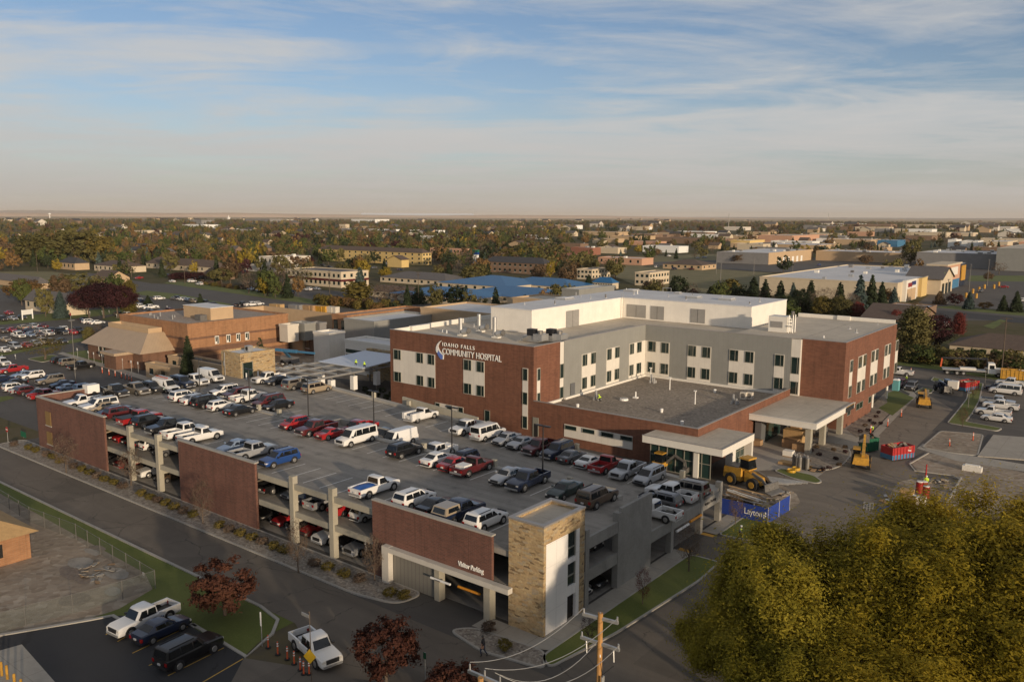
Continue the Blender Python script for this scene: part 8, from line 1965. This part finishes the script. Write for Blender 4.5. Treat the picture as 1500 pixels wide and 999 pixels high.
def f(g): g.loft([[(3.3, -1.45, 1.4), (3.4, -1.45, .3), (4.5, -1.45, .2), (4.4, -1.45, .32), (3.55, -1.45, .5), (3.45, -1.45, 1.35)], [(3.3, 1.45, 1.4), (3.4, 1.45, .3), (4.5, 1.45, .2), (4.4, 1.45, .32), (3.55, 1.45, .5), (3.45, 1.45, 1.35)]], STEEL)
pb(t, 'bucket', f); wheels(t, [(-2.0, -1.15), (-2.0, 1.15), (1.35, -1.15), (1.35, 1.15)], .85, .6)
t = mach('mini_excavator', 'small orange-yellow excavator half hidden before the glass entrance', 'excavator', 968, 690, 0)
pb(t, 'cab', lambda g: (g.box(-1, -.8, .8, .7, .8, 1.4, YEL), g.box(-.6, -.75, 1.4, .5, .3, 2.6, CGLASS), g.box(-.7, -.8, 2.6, .6, .4, 2.75, YEL))); pb(t, 'boom', lambda g: (g.bar((.7, .2, 1.3), (2.0, .2, 2.6), .22, .3, STEEL), g.bar((2.0, .2, 2.6), (3.6, .2, 1.9), .2, .26, STEEL))); pb(t, 'bucket', lambda g: g.box(3.4, -.2, .5, 4.0, .6, 1.2, STEEL)); pb(t, 'stick', lambda g: g.bar((3.55, .2, 1.95), (3.7, .2, .9), .18, .22, STEEL))
for y in (-.75, .75): pb(t, 'track', lambda g, y=y: g.box(-1.1, y-.2, 0, 1.1, y+.2, .6, TYRE))
def telehandler(label, px, py, rot, bx, bz, col=YEL):
    t = mach('telehandler', label, 'telehandler', px, py, rot)
    pb(t, 'chassis', lambda g: (g.box(-2.4, -.7, .7, 2.2, .7, 1.25, col), g.loft([[(-2.5, -1.1, .8), (-2.5, 1.1, .8), (-2.5, .9, 1.8), (-2.5, -.9, 1.8)], [(-.6, -1.1, .8), (-.6, 1.1, .8), (-.6, .9, 1.9), (-.6, -.9, 1.9)]], col)))
    pb(t, 'cab', lambda g: (g.box(-.8, .2, 1.2, .8, 1.1, 2.5, CGLASS), g.box(-.9, .15, 2.5, .85, 1.15, 2.62, col))); pb(t, 'boom', lambda g: (g.bar((-2.2, -.25, 1.9), (bx*.5, -.25, (1.9+bz)/2), .4, .5, col), g.bar((bx*.5, -.25, (1.9+bz)/2), (bx, -.25, bz), .3, .38, col))); pb(t, 'fork_carriage', lambda g: (g.box(bx, -.9, bz-1.1, bx+.15, .5, bz+.1, STEEL), g.box(bx+.15, -.6, bz-1.1, bx+1.3, -.45, bz-1.02, STEEL), g.box(bx+.15, .1, bz-1.1, bx+1.3, .25, bz-1.02, STEEL)))
    wheels(t, [(-1.6, -1.05), (-1.6, 1.05), (1.6, -1.05), (1.6, 1.05)], .62, .45, col); return t
telehandler('yellow telehandler with raised boom before the green bin', 1261, 682, 104, 2.6, 3.9); telehandler('dirty yellow telehandler seen from behind on the drive right of the hospital', 1353, 595, 104, 3.0, 2.6); telehandler('dark blue telehandler carrying a pale crate beside the far red bin', 1382, 574, -60, 2.8, 1.6, MATS['navy_car_paint'])
p = P(1386, 573); g = MB(); g.box(p.x+.6, p.y-2.4, 1.1, p.x+2.4, p.y-.8, 2.6, FASC); g.box(p.x+.6, p.y-2.4, .95, p.x+2.4, p.y-.8, 1.1, WOOD); tag(g.build('crate'), 'pale crate on the forks of the dark blue telehandler', 'crate')
def skip(label, px, py, rot, L_, W_, H_, c1, c2, load):
    t = mach('skip', label, 'skip', px, py, rot)
    def f(g):
        for m_, z0, z1 in ((c1, .2, H_*.45), (c2, H_*.45, H_)):
            g.box(-L_/2, -W_/2, z0, L_/2, -W_/2+.08, z1, m_); g.box(-L_/2, W_/2-.08, z0, L_/2, W_/2, z1, m_); g.box(-L_/2, -W_/2+.08, z0, -L_/2+.08, W_/2-.08, z1, m_); g.box(L_/2-.08, -W_/2+.08, z0, L_/2, W_/2-.08, z1, m_)
        g.box(-L_/2+.08, -W_/2+.08, .2, L_/2-.08, W_/2-.08, .3, STEEL)
        for i in range(7): x = -L_/2+L_*(i+.5)/7; g.box(x-.06, -W_/2-.07, .2, x+.06, -W_/2-.001, H_, c2); g.box(x-.06, W_/2+.001, .2, x+.06, W_/2+.07, H_, c2)
    pb(t, 'tub', f); p = P(px, py)
    g = MB()
    for i in range(34):
        s_ = rd.uniform(.2, .75); g.xf = Matrix.Translation((rd.uniform(-L_*.42, L_*.42), rd.uniform(-W_*.36, W_*.36), H_*rd.uniform(.55, .92))) @ Matrix.Rotation(rd.uniform(0, 3), 4, 'Z') @ Matrix.Rotation(rd.uniform(-.5, .5), 4, 'Y'); g.box(-s_, -s_*.4, -.08, s_, s_*.4, .1, rd.choice(load))
    g.xf = None; o = g.build('debris'); o.location = (p.x, p.y, .03); o.rotation_euler = (0, 0, R(rot)); tag(o, f'broken boards and cardboard filling the {label.split(" ", 1)[1].split(" ")[0] if False else label.split(" bin")[0]} bin', 'debris')
MX = [CARD, WOOD, FASC, DIRT, OSB]
skip('red over blue bin on the drive right of the telehandler', 1314, 671, 62, 4.4, 2.2, 2.0, BLUE, RED, MX); skip('far red over blue bin beyond the dark blue telehandler', 1416, 571, 70, 5.0, 2.3, 1.9, BLUE, RED, MX); skip('yellow bin at the right edge by the white vans', 1486, 556, 10, 5.5, 2.3, 2.2, YEL, YEL, MX); skip('dark green bin tucked behind the yellow telehandler', 1272, 660, 62, 2.2, 1.8, 2.1, GREEN, GREEN, [GREYD, CARD])
p = P(1424, 550); t = thing('flatbed_truck', 'white cabbed flatbed crane truck on the rear street', 'truck', (p.x, p.y, .03), math.atan2((P(1465, 553)-P(1385, 548)).y, (P(1465, 553)-P(1385, 548)).x))
pb(t, 'flatbed', lambda g: (g.box(-6.2, -1.25, 1.1, 2.6, 1.25, 1.35, GALV), g.box(-6.0, -.5, .7, 5.5, .5, 1.1, BLACKM))); pb(t, 'cab', lambda g: (g.loft([[(2.9, -1.2, .8), (2.9, 1.2, .8), (4.6, 1.2, .8), (4.6, -1.2, .8)], [(2.9, -1.1, 3.1), (2.9, 1.1, 3.1), (4.2, 1.1, 3.1), (4.2, -1.1, 3.1)]], WHT), g.box(4.4, -.95, .8, 6.2, .95, 1.9, WHT), g.box(3.2, -1.215, 1.9, 4.1, -1.19, 2.7, CGLASS), g.box(3.2, 1.19, 1.9, 4.1, 1.215, 2.7, CGLASS))); pb(t, 'crane', lambda g: (g.box(2.65, -.4, 1.1, 2.88, .4, 4.0, BLACKM), g.bar((2.8, 0, 3.9), (-6.3, 0, 3.6), .3, .35, BLACKM), g.bar((-6.3, 0, 3.6), (-6.5, 0, 1.6), .3, .3, ORANGE)))
wheels(t, [(-5.2, -1.0), (-5.2, 1.0), (-3.2, -1.0), (-3.2, 1.0), (-1.9, -1.0), (-1.9, 1.0), (5.0, -1.0), (5.0, 1.0)], .52, .34, GALV)
g = MB(); g.box(-2.6, -.9, 1.37, .6, .9, 1.75, FASC); o = g.build('board_stack'); o.location = t.location; o.rotation_euler = t.rotation_euler; tag(o, 'stack of pale boards lying on the flatbed truck', 'boards')
p = P(1312, 572); t = thing('portable_toilet', 'teal portable toilet at the hospital overhang', 'portable toilet', (p.x, p.y, .05)); g = MB(); g.box(p.x-.6, p.y-.6, .05, p.x+.6, p.y+.6, 2.2, plain('teal_plastic', (.15, .4, .42), .5)); g.build('cabin', t); g = MB(); g.loft([[(p.x-.65, p.y-.65, 2.2), (p.x+.65, p.y-.65, 2.2), (p.x+.65, p.y+.65, 2.2), (p.x-.65, p.y+.65, 2.2)], [(p.x-.4, p.y-.4, 2.45), (p.x+.4, p.y-.4, 2.45), (p.x+.4, p.y+.4, 2.45), (p.x-.4, p.y+.4, 2.45)]], WHT); g.build('roof', t); g = MB(); g.box(p.x+.605, p.y-.4, .2, p.x+.63, p.y+.4, 2.0, MATS['teal_plastic']); g.build('door', t)
for i, (px, py) in enumerate([(1163, 684), (1167, 687), (1171, 688), (1177, 687), (1182, 689)]):
    p = P(px, py); g = MB(); g.tube((p.x, p.y, .03), (p.x, p.y, 1.75), .3, .3, STEEL, 14); g.ball((p.x, p.y, 1.75), .3, STEEL, 14, 6, (1, 1, .6)); g.tube((p.x, p.y, 1.9), (p.x, p.y, 2.15), .1, .1, GALV, 8); tag(g.build('gas_cylinder'), 'tall grey gas cylinder standing on the entrance paving', 'gas cylinder', 'gas cylinders before the drive canopy')
for i, (px, py, s_) in enumerate([(1159, 692, .55), (1166, 689, .5)]):
    p = P(px, py); g = MB(); n = 20
    for ly in range(3):
        for k in range(n): a0, a1 = 2*math.pi*k/n, 2*math.pi*(k+1)/n; g.tube((p.x+math.cos(a0)*s_, p.y+math.sin(a0)*s_, .12+.13*ly), (p.x+math.cos(a1)*s_, p.y+math.sin(a1)*s_, .12+.13*ly), .08, .08, MATS['yellow_car_paint'], 6, False)
    tag(g.build('hose_coil'), ['front one of two yellow hose coils by the grass island', 'rear one of two yellow hose coils by the grass island'][i], 'hose coil')
def crate(px, py, w, d_, h, z, mat, label, pal=True):
    p = P(px, py, z); g = MB(); g.box(p.x-w/2, p.y-d_/2, z+.14, p.x+w/2, p.y+d_/2, z+h, mat)
    for k in range(3): y = p.y-d_/2+d_*k/2*.92; g.box(p.x-w/2, y, z, p.x+w/2, y+d_*.08, z+.14, WOOD)
    tag(g.build('crate'), label, 'crate')
crate(1158, 655, 2.2, 1.6, 1.3, .03, CARD, 'brown cardboard pallet load left under the drive canopy'); crate(1172, 660, 2.0, 1.5, 1.1, .03, CARD, 'brown pallet load right beside another under the canopy'); crate(1163, 648, 3.0, 1.6, 2.1, .03, OSB, 'tall wrapped load of boxes under the drive canopy'); crate(1166, 636, 1.5, 1.3, 1.8, .03, CARD, 'small carton stack at the back under the drive canopy'); crate(1108, 652, 1.6, 1.2, .9, .03, WOOD, 'timber crate beside the brick wall by the canopy')
crate(1155, 668, 1.4, 1.2, .9, .03, FASC, 'pale wrapped pallet before the canopy boxes'); crate(1152, 680, 2.0, 1.4, .4, .03, OSB, 'flat pallet of boards by the gas cylinders'); crate(1203, 640, 1.6, 1.2, 1.7, .03, STEEL, 'grey steel cage beside the canopy column')
p = P(1191, 688); heap('tool_heap', 'heap of pallets and yellow buckets on the kerb by the gravel planting', 'tools', p.x, p.y, 1.6, 1.0, 18, [CARD, YEL, WOOD, BLACKM], .6)
p = P(1138, 708); g = MB()
for k in range(7): g.bar((p.x-2.6+.1*k, p.y-1.2+.45*k, .12+.06*(k % 3)), (p.x+1.5+.3*k, p.y+.3+.35*k, .12+.05*(k % 2)), .32, .22, GALV)
tag(g.build('steel_beams'), 'fan of galvanised steel studs lying beside the grass island', 'steel studs')
p = P(1092, 738); g = MB()
for k in range(16): a = rd.uniform(-.35, .25); g.bar((p.x-2.4+rd.uniform(-.4, .4), p.y+rd.uniform(-1, 1), .3+.09*k), (p.x+2.2+rd.uniform(-.6, .6), p.y+rd.uniform(-1, 1)+a*3, .3+.08*k+rd.uniform(-.2, .2)), .16, .07, rd.choice((WOOD, FASC, STEEL, OSB)))
tag(g.build('timber_pile'), 'loose pile of timber and pipes behind the blue banner', 'timber'); p = P(1110, 735); heap('gravel_heap', 'low heap of earth behind the blue banner fence', 'earth heap', p.x, p.y, 3.2, 1.8, 50, [DIRT], .9, flat=.3)
for i, (px, py, w_, lab) in enumerate([(1140, 722, 1.6, 'low spoil heap before the loader bucket'), (1072, 728, 1.2, 'low spoil heap beside the loader wheels'), (1340, 745, 1.5, 'broken paving heap at the edge of the pallet yard'), (1370, 706, 1.6, 'broken paving scraps on the dug ground'), (1404, 720, 2.2, 'loose clods on the dug ground by the willows')]):
    p = P(px, py); heap('rubble_heap', lab, 'rubble', p.x, p.y, w_, w_*.8, 26, [DIRT, CONC, DIRT], .4, flat=.4)
# blue site banner with white lettering
a, c, d = P(1056, 752), P(1124, 768), P(1156, 748); t = thing('site_fence', 'blue fabric site fence with white lettering beside the garage exit', 'site fence', tuple(a)); g = MB()
for u_, v_ in ((a, c), (c, d)): g.add([(u_.x, u_.y, .05), (v_.x, v_.y, .05), (v_.x, v_.y, 1.95), (u_.x, u_.y, 1.95)], [(0, 1, 2, 3)], BLUEB)
g.build('banner', t)
for q in (a, a.lerp(c, .35), a.lerp(c, .7), c, c.lerp(d, .5), d): g = MB(); g.tube((q.x, q.y+.06, 0), (q.x, q.y+.06, 2.05), .04, .04, GALV, 6); g.build('post', t)
dx = (c-a).normalized(); q = a.lerp(c, .50); mm = Matrix(((dx.x, 0, dx.y), (dx.y, 0, -dx.x), (0, 1, 0))).to_4x4(); mm.translation = Vector((q.x+dx.y*.03, q.y-dx.x*.03, .72)); text('Layton', 1.05, WHT, t, 'banner_lettering', mm, .005, .95, width=(c-a).length*.37)
q = a.lerp(c, .905); g = MB(); n_ = Vector((dx.y, -dx.x, 0))*.03
for k, (u0, z0) in enumerate(((0, 1.0), (.2, .82), (0, .64), (.2, 1.18))): e_ = q+dx*u0+n_; f_ = e_+dx*.17; g.add([(e_.x, e_.y, z0), (f_.x, f_.y, z0-.05), (f_.x, f_.y, z0+.2), (e_.x, e_.y, z0+.25)], [(0, 1, 2, 3)], WHT)
g.build('banner_emblem', t)
# yard of pallets, barrels and tarps by the willows
for i, (px, py) in enumerate([(1346, 722), (1353, 722), (1356, 729)]):
    p = P(px, py); g = MB(); g.tube((p.x, p.y, .03), (p.x, p.y, 1.5), .42, .42, MATS['red_car_paint'], 14); g.tube((p.x, p.y, 1.5), (p.x, p.y, 1.58), .4, .36, FASC, 14); g.tube((p.x, p.y, .7), (p.x, p.y, .76), .45, .45, MATS['red_paint'], 14); tag(g.build('barrel'), 'tall red drum with pale lid in the pallet yard', 'drum', 'red drums in the pallet yard')
p = P(1355, 712); g = MB(); g.tube((p.x, p.y, 0), (p.x, p.y, 3.0), .12, .08, RED, 8); tag(g.build('red_post'), 'slim red post behind the red drums', 'post')
for px, py, m_, lab in ((1328, 729, OSB, 'pale boarded pallet load in the pallet yard'), (1345, 740, FASC, 'white wrapped pallet nearest the red drums'), (1331, 740, CARD, 'brown pallet load in front of the person in hi-vis')): crate(px, py, 1.5, 1.2, 1.1, .03, m_, lab)
p = P(1322, 735); heap('debris_heap', 'scattered boards and wrapping in the pallet yard', 'debris', p.x, p.y, 2.2, 2.2, 40, [FASC, CARD, OSB, GALV, CONC], .6)
p = P(1308, 752); g = MB(); rs_ = np.random.RandomState(2); n = 10; V = [[(p.x-1.8+3.6*i/n, p.y-1.2+2.4*j/n, .05+max(0, .9*math.sin(math.pi*i/n)*math.sin(math.pi*j/n)+rs_.uniform(-.16, .16))) for j in range(n+1)] for i in range(n+1)]; g.loft(V, TARP, closed=False, cap=False); tag(g.build('tarp'), 'crumpled blue tarp over a heap by the willows', 'tarp')
p = P(1322, 748); g = MB(); V = [[(p.x-1.0+2*i/n, p.y-.7+1.4*j/n, .05+max(0, .6*math.sin(math.pi*i/n)*math.sin(math.pi*j/n)+rs_.uniform(-.1, .1))) for j in range(n+1)] for i in range(n+1)]; g.loft(V, FASC, closed=False, cap=False); tag(g.build('tarp'), 'crumpled white sheet beside the blue tarp', 'sheet')
p = P(1424, 690); g = MB(); g.box(p.x-1.2, p.y-.5, .03, p.x+1.2, p.y+.5, .75, FASC); g.box(p.x-.9, p.y-.3, .75, p.x+.9, p.y+.3, .95, FASC); tag(g.build('concrete_block'), 'pale concrete barrier block on the dug ground', 'concrete block')
p = P(1273, 746); g = MB()
for k in range(4): g.tube((p.x-.5+.35*k, p.y-.5, .05), (p.x-.5+.35*k, p.y-.5, 1.0), .03, .03, GALV, 5); g.tube((p.x-.5, p.y-.5, .3+.22*k), (p.x+.6, p.y-.3, .3+.22*k), .03, .03, GALV, 5)
tag(g.build('metal_rack'), 'small tubular metal rack before the willows', 'rack')
# behind the garage: boom lift, plant on the far yard
p = P(425, 533); t = thing('boom_lift', 'blue boom lift stretched flat behind the low stone tower', 'boom lift', (p.x, p.y, 0)); a, c = P(404, 512, 4.5), P(461, 517.5, 4.6)
g = MB(); g.bar((p.x, p.y, 1.6), a.lerp(c, .2), .5, .5, BLUE); g.bar(a, a.lerp(c, .55), .55, .65, BLUE); g.bar(a.lerp(c, .55), c, .35, .42, BLUE); g.build('boom', t); g = MB(); g.box(p.x-2.2, p.y-1.1, .5, p.x+2.2, p.y+1.1, 1.7, GREYW); g.build('chassis', t)
for sx_ in (-1.5, 1.5): g = MB(); g.tube((p.x+sx_, p.y-1.3, .5), (p.x+sx_, p.y-1.0, .5), .5, .5, TYRE, 12); g.build('wheel', t)
for px, py, c, lab in ((469, 458, YEL, 'yellow dump truck body in the far yard'), (404, 455, OSB, 'orange-tan machine in the yard left of other plant'), (432, 456, GREYW, 'grey container in the far yard'), (451, 457, WOOD, 'brown skip in the far yard'), (484, 459, PALEW, 'white site cabin right of the yellow dump truck')):
    p = P(px, py, 4.2 if False else 0); g = MB(); g.loft([[(p.x-2.2, p.y-1.2, .4), (p.x+2.2, p.y-1.2, .4), (p.x+2.2, p.y+1.2, .4), (p.x-2.2, p.y+1.2, .4)], [(p.x-2.3, p.y-1.3, 2.5), (p.x+2.3, p.y-1.3, 2.5), (p.x+2.3, p.y+1.3, 2.5), (p.x-2.3, p.y+1.3, 2.5)]], c); g.box(p.x+2.6, p.y-1, .4, p.x+4, p.y+1, 2.6, c); g.box(p.x-2, p.y-1.3, 0, p.x+4, p.y+1.3, .4, TYRE); tag(g.build('site_plant'), lab, 'site plant')
x_ = onrow(134, 61.5, DZ+1); g = MB(); t = thing('box_trailer', 'small white box trailer at the left end of the garage roof', 'trailer', (x_, 61.5, DZ)); g.box(x_-.8, 60.5, DZ+.45, x_+.8, 62.4, DZ+1.75, WHT); g.build('box', t)
for s_ in (-1, 1): g = MB(); g.tube((x_+s_*.82, 61.5, DZ+.35), (x_+s_*1.0, 61.5, DZ+.35), .35, .35, TYRE, 12); g.build('wheel', t)
heap('litter', 'scraps of pipe and boards strewn behind the garage at the canopy', 'debris', P(415, 538).x, P(415, 538).y, 7, 5, 60, [FASC, CARD, GALV, DIRT, WOOD], .8, z=.05)
haze()
print('TREES', NT[0])
